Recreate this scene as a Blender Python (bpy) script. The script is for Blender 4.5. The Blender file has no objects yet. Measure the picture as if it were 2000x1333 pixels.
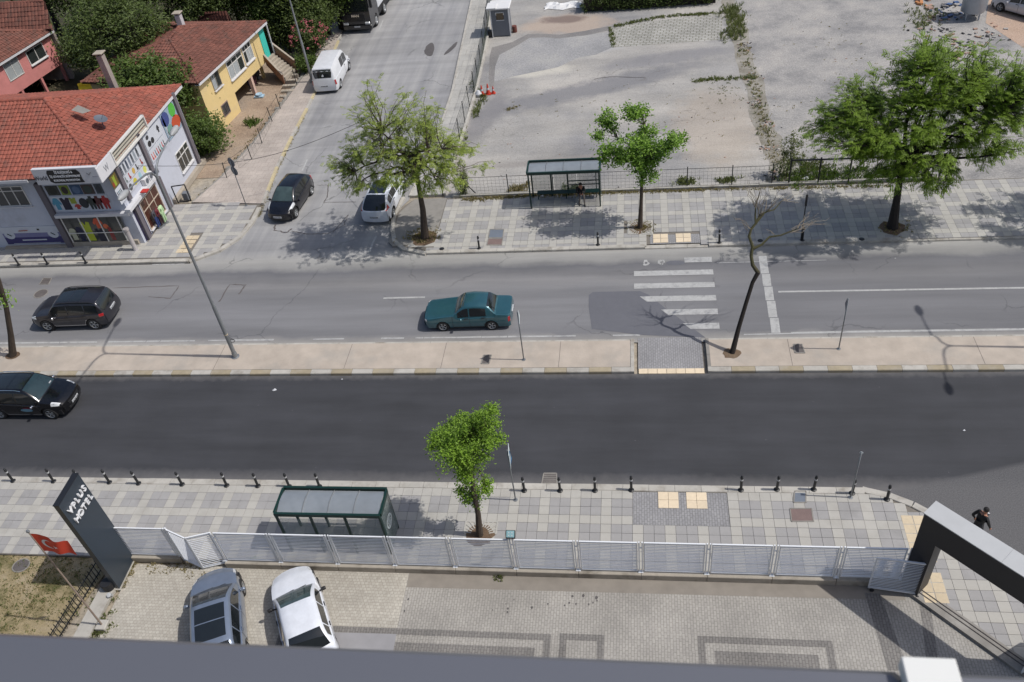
import bpy, math, random
from math import sin, cos, pi, radians
from mathutils import Vector, Matrix
random.seed(7)
S = bpy.context.scene
COL = S.collection
# ---------------------------------------------------------------- camera
CAMH = 27.3217
FPX = 1686.06
yaw, pitch, roll = -0.19733964652642916, 0.7239792043787363, -0.14323315561936556
_fw = Vector((sin(yaw)*cos(pitch), cos(yaw)*cos(pitch), -sin(pitch)))
_rt0 = Vector((cos(yaw), -sin(yaw), 0)); _up0 = _rt0.cross(_fw)
_rt = cos(roll)*_rt0 + sin(roll)*_up0
_up = -sin(roll)*_rt0 + cos(roll)*_up0
cam = bpy.data.cameras.new('camera'); camo = bpy.data.objects.new('camera', cam); COL.objects.link(camo)
camo.matrix_world = Matrix(((_rt.x, _up.x, -_fw.x, 0), (_rt.y, _up.y, -_fw.y, 0), (_rt.z, _up.z, -_fw.z, CAMH), (0, 0, 0, 1)))
cam.sensor_width = 36; cam.lens = FPX/2000*36; cam.clip_start = 0.05; cam.clip_end = 2000
cam.dof.use_dof = True; cam.dof.focus_distance = 42; cam.dof.aperture_fstop = 6.3
S.camera = camo
# ---------------------------------------------------------------- world, sun, exposure
SUN_EL = radians(55); SUN_DIR = Vector((cos(SUN_EL), -0.045*cos(SUN_EL), sin(SUN_EL))).normalized()
W = bpy.data.worlds.new('World'); S.world = W; W.use_nodes = True
wn = W.node_tree; bg = wn.nodes['Background']
sky = wn.nodes.new('ShaderNodeTexSky'); sky.sky_type = 'NISHITA'; sky.sun_disc = False
sky.sun_elevation = SUN_EL; sky.sun_rotation = math.atan2(SUN_DIR.x, SUN_DIR.y)
sky.air_density = 1.0; sky.dust_density = 2.5; sky.ozone_density = 1.0
wn.links.new(sky.outputs[0], bg.inputs[0]); bg.inputs[1].default_value = 0.112
sl = bpy.data.lights.new('sun', 'SUN'); sl.energy = 3.4; sl.angle = radians(0.6); sl.color = (1.0, 0.965, 0.91)
so = bpy.data.objects.new('sun', sl); COL.objects.link(so)
so.rotation_euler = SUN_DIR.to_track_quat('Z', 'Y').to_euler(); so.location = (60, 0, 60)
S.view_settings.view_transform = 'Standard'; S.view_settings.look = 'None'
S.view_settings.gamma = 1; S.view_settings.use_curve_mapping = False; S.view_settings.exposure = -0.04
S.render.engine = 'CYCLES'; S.cycles.max_bounces = 6; S.cycles.transparent_max_bounces = 12

# ---------------------------------------------------------------- helpers
def at(px, py, z=0.0):
    """world point at height z seen at photograph pixel px, py (survey of the site)"""
    d = (px-1000)/FPX*_rt - (py-666.5)/FPX*_up + _fw
    t = (z-CAMH)/d.z
    return Vector((d.x*t, d.y*t, z))
def atX(px, py, X):
    d = (px-1000)/FPX*_rt - (py-666.5)/FPX*_up + _fw
    t = X/d.x
    return Vector((X, d.y*t, CAMH+d.z*t))
def atY(px, py, Y):
    d = (px-1000)/FPX*_rt - (py-666.5)/FPX*_up + _fw
    t = Y/d.y
    return Vector((d.x*t, Y, CAMH+d.z*t))
def pix(p):
    d = Vector(p)-Vector((0, 0, CAMH)); z = d.dot(_fw)
    return (1000+FPX*d.dot(_rt)/z, 666.5-FPX*d.dot(_up)/z)
def lin(r, g, b, k=1.0):
    f = lambda c: (c/255/12.92) if c/255 < .04045 else ((c/255+.055)/1.055)**2.4
    return (f(r)*k, f(g)*k, f(b)*k, 1)

class NT:
    def __init__(s, name):
        s.m = bpy.data.materials.new(name); s.m.use_nodes = True
        s.t = s.m.node_tree; s.b = s.t.nodes['Principled BSDF']
    def n(s, typ, **kw):
        o = s.t.nodes.new('ShaderNode'+typ)
        for k, v in kw.items(): setattr(o, k, v)
        return o
    def l(s, a, b): s.t.links.new(a, b)
    def coord(s, scale=(1, 1, 1)):
        tc = s.n('TexCoord'); mp = s.n('Mapping'); mp.inputs['Scale'].default_value = scale
        s.l(tc.outputs['Object'], mp.inputs['Vector']); return mp.outputs[0]
    def noise(s, scale, detail=3, rough=.55, vec=None, stretch=(1, 1, 1)):
        nz = s.n('TexNoise'); nz.inputs['Scale'].default_value = scale
        nz.inputs['Detail'].default_value = detail; nz.inputs['Roughness'].default_value = rough
        s.l(vec or s.coord(stretch), nz.inputs['Vector']); return nz.outputs['Fac']
    def ramp(s, fac, stops):
        r = s.n('ValToRGB'); e = r.color_ramp.elements
        while len(e) < len(stops): e.new(.5)
        for q, (p, c) in zip(e, stops):
            q.position = p; q.color = c if len(c) == 4 else (*c, 1)
        s.l(fac, r.inputs[0]); return r.outputs[0]
    def mix(s, fac, a, b, mode='MIX'):
        m = s.n('Mix', data_type='RGBA', blend_type=mode)
        for inp, v in ((0, fac), (6, a), (7, b)):
            if hasattr(v, 'is_output') or hasattr(v, 'links'): s.l(v, m.inputs[inp])
            else: m.inputs[inp].default_value = v
        return m.outputs[2]
    def math(s, op, a, b=0.0):
        m = s.n('Math', operation=op)
        for i, v in ((0, a), (1, b)):
            if hasattr(v, 'links'): s.l(v, m.inputs[i])
            else: m.inputs[i].default_value = v
        return m.outputs[0]
    def bump(s, h, strength=.3, dist=.02):
        b = s.n('Bump'); b.inputs['Strength'].default_value = strength; b.inputs['Distance'].default_value = dist
        s.l(h, b.inputs['Height']); s.l(b.outputs[0], s.b.inputs['Normal'])
    def col(s, v):
        if hasattr(v, 'links'): s.l(v, s.b.inputs['Base Color'])
        else: s.b.inputs['Base Color'].default_value = v
G01 = lambda v: (v, v, v, 1)
def mat(name, color, rough=.7, var=.18, scale=6.0, metal=0.0, spec=.5, bump=0.0, coat=0.0, island=0.0, dirt=None):
    """procedural base: colour with two scales of noise, optional per-piece variation"""
    t = NT(name); c = color if len(color) == 4 else (*color, 1)
    a = t.noise(scale, 4); b = t.noise(scale*.13, 3)
    f = t.math('ADD', t.math('MULTIPLY', a, .6), t.math('MULTIPLY', b, .6))
    lo = tuple(x*(1-var) for x in c[:3])+(1,); hi = tuple(min(1, x*(1+var)) for x in c[:3])+(1,)
    o = t.ramp(f, [(.35, lo), (.85, hi)])
    if island:
        g = t.n('NewGeometry'); oi = t.n('ObjectInfo')
        r = t.math('FRACT', t.math('ADD', g.outputs['Random Per Island'], oi.outputs['Random']))
        o = t.mix(1.0, o, t.ramp(r, [(0, G01(1-island)), (1, G01(1+island))]), 'MULTIPLY')
    if dirt:
        d = t.noise(scale*.35, 5, .65); o = t.mix(t.ramp(d, [(.5, G01(0)), (.72, G01(.75))]), o, dirt)
    t.col(o); t.b.inputs['Roughness'].default_value = rough; t.b.inputs['Metallic'].default_value = metal
    t.b.inputs['Specular IOR Level'].default_value = spec; t.b.inputs['Coat Weight'].default_value = coat
    t.b.inputs['Coat Roughness'].default_value = .06
    if bump: t.bump(t.noise(scale*6, 3), bump)
    return t.m

class MB:
    """collects faces; build() links them as one mesh object"""
    def __init__(s): s.v = []; s.f = []; s.mi = []
    def add(s, vs, fs, mi=0, M=None):
        k = len(s.v); s.v += [tuple(M @ Vector(p)) if M else tuple(p) for p in vs]
        s.f += [tuple(i+k for i in f) for f in fs]; s.mi += [mi]*len(fs); return s
    def box(s, x0, x1, y0, y1, z0, z1, mi=0, M=None, bev=0.0):
        if bev:
            b = min(bev, (x1-x0)*.45, (y1-y0)*.45, (z1-z0)*.45)
            vs = []
            for z, q in ((z0, b), (z0+b, 0), (z1-b, 0), (z1, b)):
                for x, y in ((x0+b, y0+q*0+0), (x1-b, y0), (x1, y0+b), (x1, y1-b), (x1-b, y1), (x0+b, y1), (x0, y1-b), (x0, y0+b)):
                    cx, cy = (x0+x1)/2, (y0+y1)/2
                    kx = ((x1-x0)/2-q)/((x1-x0)/2); ky = ((y1-y0)/2-q)/((y1-y0)/2)
                    vs.append((cx+(x-cx)*kx, cy+(y-cy)*ky, z))
            fs = [tuple(reversed(range(8))), tuple(range(24, 32))]
            for r in range(3):
                for i in range(8): fs.append((r*8+i, r*8+(i+1) % 8, r*8+8+(i+1) % 8, r*8+8+i))
            return s.add(vs, fs, mi, M)
        vs = [(x0, y0, z0), (x1, y0, z0), (x1, y1, z0), (x0, y1, z0), (x0, y0, z1), (x1, y0, z1), (x1, y1, z1), (x0, y1, z1)]
        return s.add(vs, [(0, 3, 2, 1), (4, 5, 6, 7), (0, 1, 5, 4), (1, 2, 6, 5), (2, 3, 7, 6), (3, 0, 4, 7)], mi, M)
    def bar(s, a, b, w, h=None, mi=0, up=Vector((0, 0, 1))):
        """box section from a to b"""
        a = Vector(a); b = Vector(b); h = h or w; d = (b-a); L = d.length; d.normalize()
        x = d.cross(up)
        if x.length < 1e-4: x = Vector((1, 0, 0)) if abs(d.x) < .9 else Vector((0, 1, 0))
        x.normalize(); y = x.cross(d)
        vs = [tuple(p+x*(w/2*i)+y*(h/2*j)) for p in (a, b) for i, j in ((-1, -1), (1, -1), (1, 1), (-1, 1))]
        return s.add(vs, [(0, 1, 2, 3), (7, 6, 5, 4), (0, 4, 5, 1), (1, 5, 6, 2), (2, 6, 7, 3), (3, 7, 4, 0)], mi)
    def tube(s, pts, rad, n=8, mi=0, cap=True):
        pts = [Vector(p) for p in pts]; rs = rad if isinstance(rad, (list, tuple)) else [rad]*len(pts)
        base = len(s.v); prev = None
        for i, p in enumerate(pts):
            d = (pts[min(i+1, len(pts)-1)]-pts[max(i-1, 0)]).normalized()
            if prev is None:
                x = d.cross(Vector((0, 0, 1)))
                if x.length < 1e-3: x = Vector((1, 0, 0))
            else: x = prev - d*prev.dot(d)
            x.normalize(); prev = x; y = d.cross(x)
            for k in range(n):
                a = 2*pi*k/n; s.v.append(tuple(p+(x*cos(a)+y*sin(a))*rs[i]))
        fs = []
        for i in range(len(pts)-1):
            for k in range(n):
                fs.append((base+i*n+k, base+i*n+(k+1) % n, base+(i+1)*n+(k+1) % n, base+(i+1)*n+k))
        if cap:
            fs.append(tuple(base+k for k in reversed(range(n)))); fs.append(tuple(base+(len(pts)-1)*n+k for k in range(n)))
        s.f += fs; s.mi += [mi]*len(fs); return s
    def lathe(s, prof, n=16, mi=0, M=None, closed=False):
        """profile (r, z) turned about z"""
        vs = [(r*cos(2*pi*k/n), r*sin(2*pi*k/n), z) for r, z in prof for k in range(n)]
        fs = [(i*n+k, i*n+(k+1) % n, (i+1)*n+(k+1) % n, (i+1)*n+k) for i in range(len(prof)-1) for k in range(n)]
        if closed: fs += [((len(prof)-1)*n+k, (len(prof)-1)*n+(k+1) % n, (k+1) % n, k) for k in range(n)]
        else:
            if prof[0][0] > 1e-6: fs.append(tuple(reversed(range(n))))
            if prof[-1][0] > 1e-6: fs.append(tuple((len(prof)-1)*n+k for k in range(n)))
        return s.add(vs, fs, mi, M)
    def prism(s, poly, z0, z1, mi=0, M=None):
        n = len(poly); vs = [(p[0], p[1], z0) for p in poly]+[(p[0], p[1], z1) for p in poly]
        a = sum(poly[i][0]*poly[(i+1) % n][1]-poly[(i+1) % n][0]*poly[i][1] for i in range(n))
        if a < 0:
            vs = [(p[0], p[1], z0) for p in reversed(poly)]+[(p[0], p[1], z1) for p in reversed(poly)]
        fs = [tuple(reversed(range(n))), tuple(range(n, 2*n))]+[(i, (i+1) % n, n+(i+1) % n, n+i) for i in range(n)]
        return s.add(vs, fs, mi, M)
    def flat(s, poly, z, mi=0):
        return s.add([(p[0], p[1], z) for p in poly], [tuple(range(len(poly)))], mi)
    def quad(s, a, b, c, d, mi=0): return s.add([a, b, c, d], [(0, 1, 2, 3)], mi)
    def mesh(s, name, mats, smooth=False):
        me = bpy.data.meshes.new(name); me.from_pydata(s.v, [], s.f); me.update()
        for m in (mats if isinstance(mats, (list, tuple)) else [mats]): me.materials.append(m)
        me.polygons.foreach_set('material_index', s.mi)
        if smooth:
            me.polygons.foreach_set('use_smooth', [True]*len(s.f))
        return me
    def build(s, name, mats, parent=None, smooth=False, world=True, **tags):
        if world and parent:
            o0 = parent.location if not parent.parent else parent.parent.location+parent.location
            s.v = [(x-o0.x, y-o0.y, z-o0.z) for x, y, z in s.v]
        o = bpy.data.objects.new(name, s.mesh(name, mats, smooth)); COL.objects.link(o)
        if parent: o.parent = parent
        if smooth: auto_smooth(o)
        for k, v in tags.items(): o[k] = v
        return o
def auto_smooth(o, ang=38):
    """hard edges above ang degrees"""
    me = o.data
    import numpy as np
    nl = len(me.loops)
    ev = np.empty(nl, np.int32); me.loops.foreach_get('edge_index', ev)
    npoly = len(me.polygons); nor = np.empty(npoly*3, np.float32); me.polygons.foreach_get('normal', nor); nor = nor.reshape(-1, 3)
    lt = np.empty(npoly, np.int32); me.polygons.foreach_get('loop_total', lt)
    pl = np.repeat(np.arange(npoly), lt)
    order = np.argsort(ev, kind='stable'); e = ev[order]; p = pl[order]
    sharp = np.zeros(len(me.edges), bool)
    same = e[1:] == e[:-1]
    d = (nor[p[1:]]*nor[p[:-1]]).sum(1)
    sharp[e[1:][same & (d < cos(radians(ang)))]] = True
    me.edges.foreach_set('use_edge_sharp', sharp)
def thing(name, label, cat, loc=(0, 0, 0), rz=0, group=None):
    o = bpy.data.objects.new(name, None); COL.objects.link(o); o.empty_display_size = .2
    o.location = loc; o.rotation_euler = (0, 0, rz); o['label'] = label; o['category'] = cat
    if group: o['group'] = group
    return o
def tag(o, label, cat, group=None):
    o['label'] = label; o['category'] = cat
    if group: o['group'] = group
    return o
def struct(o): o['kind'] = 'structure'; return o
def stuff(o): o['kind'] = 'stuff'; return o
def inst(name, me, loc, parent=None, rz=0, scale=None, M=None):
    """one more object sharing mesh data me"""
    o = bpy.data.objects.new(name, me); COL.objects.link(o)
    if parent: o.parent = parent
    if M is not None: o.matrix_basis = M
    else:
        o.location = loc; o.rotation_euler = (0, 0, rz)
        if scale: o.scale = scale
    return o
def copy_tree(o, parent=None):
    c = o.copy(); COL.objects.link(c)
    if parent: c.parent = parent
    for ch in list(o.children): copy_tree(ch, c)
    return c
def text_mesh(s, size, depth=.01, mat_=None, bold=0.0, sx=1.0, shear=0.0):
    cu = bpy.data.curves.new('lettering', 'FONT'); cu.body = s; cu.size = size; cu.extrude = depth; cu.offset = bold
    cu.align_x = 'CENTER'; cu.align_y = 'CENTER'; cu.shear = shear; cu.resolution_u = 3
    o = bpy.data.objects.new('lettering', cu); COL.objects.link(o)
    bpy.context.view_layer.update()
    me = bpy.data.meshes.new_from_object(o.evaluated_get(bpy.context.evaluated_depsgraph_get()))
    bpy.data.objects.remove(o); me.materials.clear()
    if mat_: me.materials.append(mat_)
    for v in me.vertices: v.co.x *= sx
    return me
def frame_M(origin, xdir, ydir):
    """matrix with local x along xdir, y along ydir, z = x cross y"""
    x = Vector(xdir).normalized(); y = Vector(ydir); z = x.cross(y).normalized(); y = z.cross(x)
    o = Vector(origin)
    return Matrix(((x.x, y.x, z.x, o.x), (x.y, y.y, z.y, o.y), (x.z, y.z, z.z, o.z), (0, 0, 0, 1)))
def inside(pt, poly):
    x, y = pt; c = False; n = len(poly)
    for i in range(n):
        x1, y1 = poly[i][0], poly[i][1]; x2, y2 = poly[(i+1) % n][0], poly[(i+1) % n][1]
        if (y1 > y) != (y2 > y) and x < (x2-x1)*(y-y1)/(y2-y1)+x1: c = not c
    return c
# ================================================================ THE SETTING: ground, roads, pavements
def m_asphalt_new():
    t = NT('asphalt_new')
    a = t.noise(1.2, 4, .6, stretch=(.12, 1, 1)); b = t.noise(60, 3, .7); c = t.noise(.35, 4)
    o = t.ramp(t.math('ADD', t.math('MULTIPLY', a, .6), t.math('MULTIPLY', c, .4)), [(.35, lin(55, 56, 60, .8)), (.65, lin(69, 70, 75, .8))])
    o = t.mix(1.0, o, t.ramp(b, [(.3, G01(.8)), (.72, G01(1.3))]), 'MULTIPLY')
    # pale dust swept against the kerbs
    sp = t.n('SeparateXYZ'); tc = t.n('TexCoord'); t.l(tc.outputs['Object'], sp.inputs[0])
    y = t.math('ADD', sp.outputs[1], t.math('MULTIPLY', t.math('SUBTRACT', t.noise(2.5, 5, .6), .5), .5))
    lo = t.math('MULTIPLY', t.math('SUBTRACT', 22.35, y), 1.6)
    hi = t.math('MULTIPLY', t.math('SUBTRACT', y, 27.65), 2.4)
    m = t.math('MAXIMUM', lo, hi); m = t.ramp(m, [(0, G01(0)), (1, G01(.75))])
    o = t.mix(m, o, lin(118, 116, 116, .8))
    # older coarser surface of the side street at the right
    xr = t.math('MULTIPLY', t.math('SUBTRACT', t.math('SUBTRACT', sp.outputs[0], t.math('MULTIPLY', t.math('SUBTRACT', sp.outputs[1], 21.3), 3.5)), 8.0), 1.2)
    rr = t.ramp(xr, [(0, G01(0)), (1, G01(1))])
    old = t.ramp(t.noise(22, 5, .75), [(.3, lin(70, 70, 73, .8)), (.7, lin(122, 121, 122, .8))])
    o = t.mix(t.math('MULTIPLY', rr, .8), o, old)
    vor = t.n('TexVoronoi'); vor.inputs['Scale'].default_value = 1.6; t.l(t.coord(), vor.inputs['Vector'])
    spot = t.ramp(vor.outputs['Distance'], [(.008, G01(.8)), (.022, G01(0))])
    o = t.mix(spot, o, lin(165, 165, 165))
    t.col(o); t.b.inputs['Roughness'].default_value = .85; t.bump(b, .5, .01); return t.m
def m_asphalt_old():
    t = NT('asphalt_old')
    sp = t.n('SeparateXYZ'); tc = t.n('TexCoord'); t.l(tc.outputs['Object'], sp.inputs[0])
    along = t.noise(1.0, 5, .62, stretch=(.08, 1, 1)); blot = t.noise(.45, 5, .6); fine = t.noise(45, 3, .7)
    st = t.noise(1.1, 4, .6, stretch=(1, .07, 1))
    yy = t.math('ADD', sp.outputs[1], t.math('MULTIPLY', t.math('SUBTRACT', blot, .5), 1.0))
    f = t.math('DIVIDE', t.math('SUBTRACT', yy, 30.0), 8.0)
    main = t.ramp(f, [(0, lin(176, 173, 168, .82)), (.065, lin(150, 148, 146, .82)), (.11, lin(124, 124, 127, .82)), (.3, lin(132, 132, 135, .82)), (.5, lin(128, 128, 131, .82)),
                      (.62, lin(138, 137, 138, .82)), (.76, lin(112, 112, 116, .82)), (.82, lin(150, 149, 147, .82)), (.93, lin(172, 170, 166, .82))])
    side = t.ramp(st, [(.3, lin(140, 140, 143, .82)), (.7, lin(170, 169, 168, .82))])
    k = t.ramp(t.math('SUBTRACT', yy, 37.2), [(0, G01(0)), (1, G01(1))])
    o = t.mix(k, main, side)
    # right part of the main road is smoother and darker
    xr = t.ramp(t.math('MULTIPLY', t.math('SUBTRACT', sp.outputs[0], 2.5), .25), [(0, G01(0)), (1, G01(.5))])
    band = t.ramp(f, [(.08, G01(0)), (.16, G01(1)), (.74, G01(1)), (.8, G01(0))])
    o = t.mix(t.math('MULTIPLY', xr, band), o, lin(112, 112, 116, .82))
    o = t.mix(1.0, o, t.ramp(along, [(.3, G01(.84)), (.7, G01(1.14))]), 'MULTIPLY')
    o = t.mix(1.0, o, t.ramp(fine, [(.3, G01(.86)), (.7, G01(1.14))]), 'MULTIPLY')
    v = t.n('TexVoronoi', feature='DISTANCE_TO_EDGE'); v.inputs['Scale'].default_value = .22
    w = t.n('Mapping'); nz = t.n('TexNoise'); nz.inputs['Scale'].default_value = 1.2; nz.inputs['Detail'].default_value = 5
    add = t.n('VectorMath', operation='MULTIPLY_ADD'); t.l(tc.outputs['Object'], nz.inputs['Vector']); t.l(nz.outputs['Color'], add.inputs[0])
    add.inputs[1].default_value = (1.2, 1.2, 0); t.l(tc.outputs['Object'], add.inputs[2]); t.l(add.outputs[0], v.inputs['Vector'])
    cr = t.ramp(v.outputs['Distance'], [(.0, G01(.55)), (.012, G01(0))])
    o = t.mix(t.math('MULTIPLY', cr, t.ramp(t.noise(.3, 2), [(.5, G01(0)), (.6, G01(1))])), o, lin(70, 70, 72))
    t.col(o); t.b.inputs['Roughness'].default_value = .88; t.bump(fine, .35, .01); return t.m
def m_lot():
    t = NT('lot_concrete')
    big = t.noise(.12, 5, .6); strk = t.noise(.5, 5, .6, stretch=(.25, 1, 1)); fine = t.noise(7, 5, .7); f2 = t.noise(40, 3, .7)
    o = t.ramp(big, [(.35, lin(146, 145, 146, .81)), (.5, lin(170, 167, 163, .81)), (.65, lin(188, 183, 176, .81))])
    o = t.mix(1.0, o, t.ramp(strk, [(.3, G01(.78)), (.65, G01(1.1))]), 'MULTIPLY')
    o = t.mix(1.0, o, t.ramp(fine, [(.3, G01(.86)), (.65, G01(1.1))]), 'MULTIPLY')
    o = t.mix(1.0, o, t.ramp(f2, [(.3, G01(.9)), (.7, G01(1.1))]), 'MULTIPLY')
    tc = t.n('TexCoord'); sp = t.n('SeparateXYZ'); t.l(tc.outputs['Object'], sp.inputs[0])
    # brown silt where rain water gathers: right part near the strip, and the far puddle stain
    def blob(cx, cy, rx, ry, c, k, o):
        dx = t.math('DIVIDE', t.math('SUBTRACT', sp.outputs[0], cx), rx); dy = t.math('DIVIDE', t.math('SUBTRACT', sp.outputs[1], cy), ry)
        r = t.math('ADD', t.math('MULTIPLY', dx, dx), t.math('MULTIPLY', dy, dy))
        r = t.math('ADD', r, t.math('MULTIPLY', t.math('SUBTRACT', t.noise(.7, 5, .65), .5), 1.6))
        return t.mix(t.ramp(r, [(.35, G01(k)), (1.0, G01(0))]), o, c)
    o = blob(5.0, 50.5, 3.2, 6.0, lin(184, 168, 150, .82), .42, o)
    o = blob(-5.5, 68.0, 4.2, 2.4, lin(186, 168, 152, .8), .8, o)
    o = blob(-5.8, 69.0, 2.2, .9, lin(132, 116, 108, .8), .95, o)
    def band(cx, cy, ang_, rx, ry, c, k, o):
        X = t.math('SUBTRACT', sp.outputs[0], cx); Y = t.math('SUBTRACT', sp.outputs[1], cy)
        U = t.math('ADD', t.math('MULTIPLY', X, cos(ang_)/rx), t.math('MULTIPLY', Y, sin(ang_)/rx)); V = t.math('ADD', t.math('MULTIPLY', X, -sin(ang_)/ry), t.math('MULTIPLY', Y, cos(ang_)/ry))
        r = t.math('ADD', t.math('MULTIPLY', U, U), t.math('MULTIPLY', V, V)); r = t.math('ADD', r, t.math('MULTIPLY', t.math('SUBTRACT', t.noise(.9, 6, .68), .5), 1.5))
        return t.mix(t.ramp(r, [(.3, G01(k)), (1.0, G01(0))]), o, c)
    o = band(-3.2, 56.4, .38, 10.5, 1.5, lin(128, 128, 132, .8), .8, o)
    o = band(2.0, 60.6, .2, 5.5, 1.2, lin(138, 137, 140, .8), .7, o)
    o = band(-10.2, 53.0, 1.3, 4.5, 1.1, lin(134, 132, 134, .8), .7, o)
    o = band(-4.0, 47.0, .1, 6.0, .5, lin(150, 144, 140, .8), .6, o)
    o = blob(-7.5, 60.0, 3.2, 1.4, lin(205, 200, 188, .84), .8, o)
    o = blob(-5.5, 63.5, 5.0, 1.7, lin(176, 177, 180, .84), .9, o)
    v = t.n('TexVoronoi', feature='DISTANCE_TO_EDGE'); v.inputs['Scale'].default_value = .8
    nz = t.n('TexNoise'); nz.inputs['Scale'].default_value = 1.5; nz.inputs['Detail'].default_value = 5
    add = t.n('VectorMath', operation='MULTIPLY_ADD'); t.l(tc.outputs['Object'], nz.inputs['Vector']); t.l(nz.outputs['Color'], add.inputs[0])
    add.inputs[1].default_value = (1, 1, 0); t.l(tc.outputs['Object'], add.inputs[2]); t.l(add.outputs[0], v.inputs['Vector'])
    cr = t.ramp(v.outputs['Distance'], [(.0, G01(.6)), (.018, G01(0))])
    o = t.mix(t.math('MULTIPLY', cr, t.ramp(t.noise(.16, 2), [(.52, G01(0)), (.6, G01(1))])), o, lin(105, 102, 98))
    grit = t.noise(16, 4, .8); o = t.mix(1.0, o, t.ramp(grit, [(.32, G01(.62)), (.45, G01(1)), (.7, G01(1.1))]), 'MULTIPLY')
    t.col(o); t.b.inputs['Roughness'].default_value = .9; t.bump(fine, .5, .03); return t.m
def m_gravel(name, c1, c2, c3, s=1.0):
    t = NT(name); a = t.noise(.35*s, 5, .65); b = t.noise(9*s, 5, .75); c = t.noise(45, 2, .7)
    o = t.ramp(a, [(.32, c1), (.5, c2), (.68, c3)])
    o = t.mix(1.0, o, t.ramp(b, [(.3, G01(.68)), (.7, G01(1.22))]), 'MULTIPLY')
    o = t.mix(1.0, o, t.ramp(c, [(.3, G01(.8)), (.7, G01(1.2))]), 'MULTIPLY')
    t.col(o); t.b.inputs['Roughness'].default_value = .95; t.bump(b, .7, .04); return t.m
def m_paver(name, c1, c2, mortar, bw=.2, bh=.1, ms=.012, rot=0):
    t = NT(name); tc = t.n('TexCoord'); mp = t.n('Mapping'); mp.inputs['Rotation'].default_value = (0, 0, rot); t.l(tc.outputs['Object'], mp.inputs[0])
    br = t.n('TexBrick'); br.inputs['Scale'].default_value = 1; br.inputs['Brick Width'].default_value = bw; br.inputs['Row Height'].default_value = bh
    br.inputs['Mortar Size'].default_value = ms; br.inputs['Mortar Smooth'].default_value = .3; br.inputs['Color1'].default_value = c1; br.inputs['Color2'].default_value = c2
    br.inputs['Mortar'].default_value = mortar; br.inputs['Bias'].default_value = 0
    nz = t.n('TexNoise'); nz.inputs['Scale'].default_value = 5; t.l(mp.outputs[0], nz.inputs['Vector'])
    vm = t.n('VectorMath', operation='MULTIPLY_ADD'); t.l(nz.outputs['Color'], vm.inputs[0]); vm.inputs[1].default_value = (.03, .03, 0); t.l(mp.outputs[0], vm.inputs[2])
    t.l(vm.outputs[0], br.inputs['Vector'])
    o = t.mix(1.0, br.outputs['Color'], t.ramp(t.noise(.5, 5, .6), [(.3, G01(.82)), (.7, G01(1.12))]), 'MULTIPLY')
    o = t.mix(1.0, o, t.ramp(t.noise(12, 4, .7), [(.3, G01(.85)), (.7, G01(1.12))]), 'MULTIPLY')
    t.col(o); t.b.inputs['Roughness'].default_value = .88; t.bump(br.outputs['Fac'], -.25, .008); return t.m
A_NEW = m_asphalt_new(); A_OLD = m_asphalt_old(); M_LOT = m_lot()
M_GROUND = m_gravel('dry_ground', lin(150, 138, 120, .8), lin(176, 166, 150, .8), lin(160, 156, 150, .8), .5)
M_LOT2 = m_gravel('worn_lot', lin(134, 133, 134, .8), lin(170, 167, 164, .8), lin(186, 181, 175, .82), 1)
M_YARD = m_gravel('yard_dirt', lin(150, 130, 112, .8), lin(176, 156, 136, .8), lin(166, 152, 138, .8), 1)
M_GARDEN = m_gravel('dry_garden', lin(112, 108, 66, .7), lin(168, 152, 118, .8), lin(184, 168, 140, .8), 3.2)
M_SOIL = m_gravel('tree_soil', lin(92, 72, 56, .8), lin(120, 98, 78, .8), lin(130, 112, 92, .8), 2)
M_TL = mat('tile_light', lin(188, 185, 178, .80), .85, .08, 3, island=.035, bump=.15, dirt=lin(176, 172, 164, .79))
M_TD = mat('tile_grey', lin(169, 167, 166, .79), .85, .08, 3, island=.035, bump=.15, dirt=lin(152, 150, 148, .78))
M_GROUT = mat('grout', lin(128, 122, 114, .8), .9, .15, 9)
M_KERB = mat('kerb_concrete', lin(188, 184, 176, .82), .85, .14, 4, island=.06, bump=.2, dirt=lin(140, 132, 120, .8))
M_KERBD = mat('kerb_concrete_dark', lin(148, 144, 138, .8), .85, .2, 4, island=.06, bump=.2)
M_KYEL = mat('kerb_paint_ochre', lin(172, 160, 136, .78), .8, .2, 5, dirt=lin(176, 168, 154, .8))
M_KYEL2 = mat('kerb_paint_yellow', lin(204, 190, 152, .8), .75, .2, 5, dirt=lin(196, 184, 160, .8))
M_PINK = mat('median_concrete', lin(190, 178, 165, .81), .88, .2, 1.6, bump=.3, dirt=lin(172, 166, 158, .8))
M_WALKP = m_paver('walk_pavers_pink', lin(192, 181, 172, .82), lin(182, 172, 164, .82), lin(166, 155, 147, .8), .5, .5, .014)
M_WALKC = m_paver('walk_slabs', lin(192, 189, 182, .82), lin(180, 178, 173, .82), lin(150, 146, 138, .8), 1.0, 1.0, .014)
M_PV_BEIGE = m_paver('court_pavers_beige', lin(198, 193, 182, .82), lin(184, 178, 167, .8), lin(166, 160, 150, .8), .14, .12, .01)
M_PV_GREY = m_paver('court_pavers_grey', lin(180, 176, 169, .81), lin(170, 166, 160, .81), lin(150, 146, 140, .8), rot=pi/2)
M_PV_DARK = m_paver('court_pavers_dark', lin(146, 142, 138, .8), lin(134, 131, 128, .8), lin(112, 109, 105, .8), rot=pi/2)
M_PV_RAMP = m_paver('ramp_pavers', lin(164, 163, 164, .82), lin(154, 153, 155, .82), lin(132, 131, 132, .8), rot=pi/2)
M_WHITE_P = mat('road_paint', lin(190, 190, 189, .76), .75, .18, 9, dirt=lin(134, 134, 136, .8))
M_TACT = mat('tactile_yellow', lin(230, 212, 184, .86), .8, .1, 8, island=.06)
M_TACT2 = mat('tactile_orange', lin(214, 197, 168, .84), .8, .12, 8, island=.06)
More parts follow.
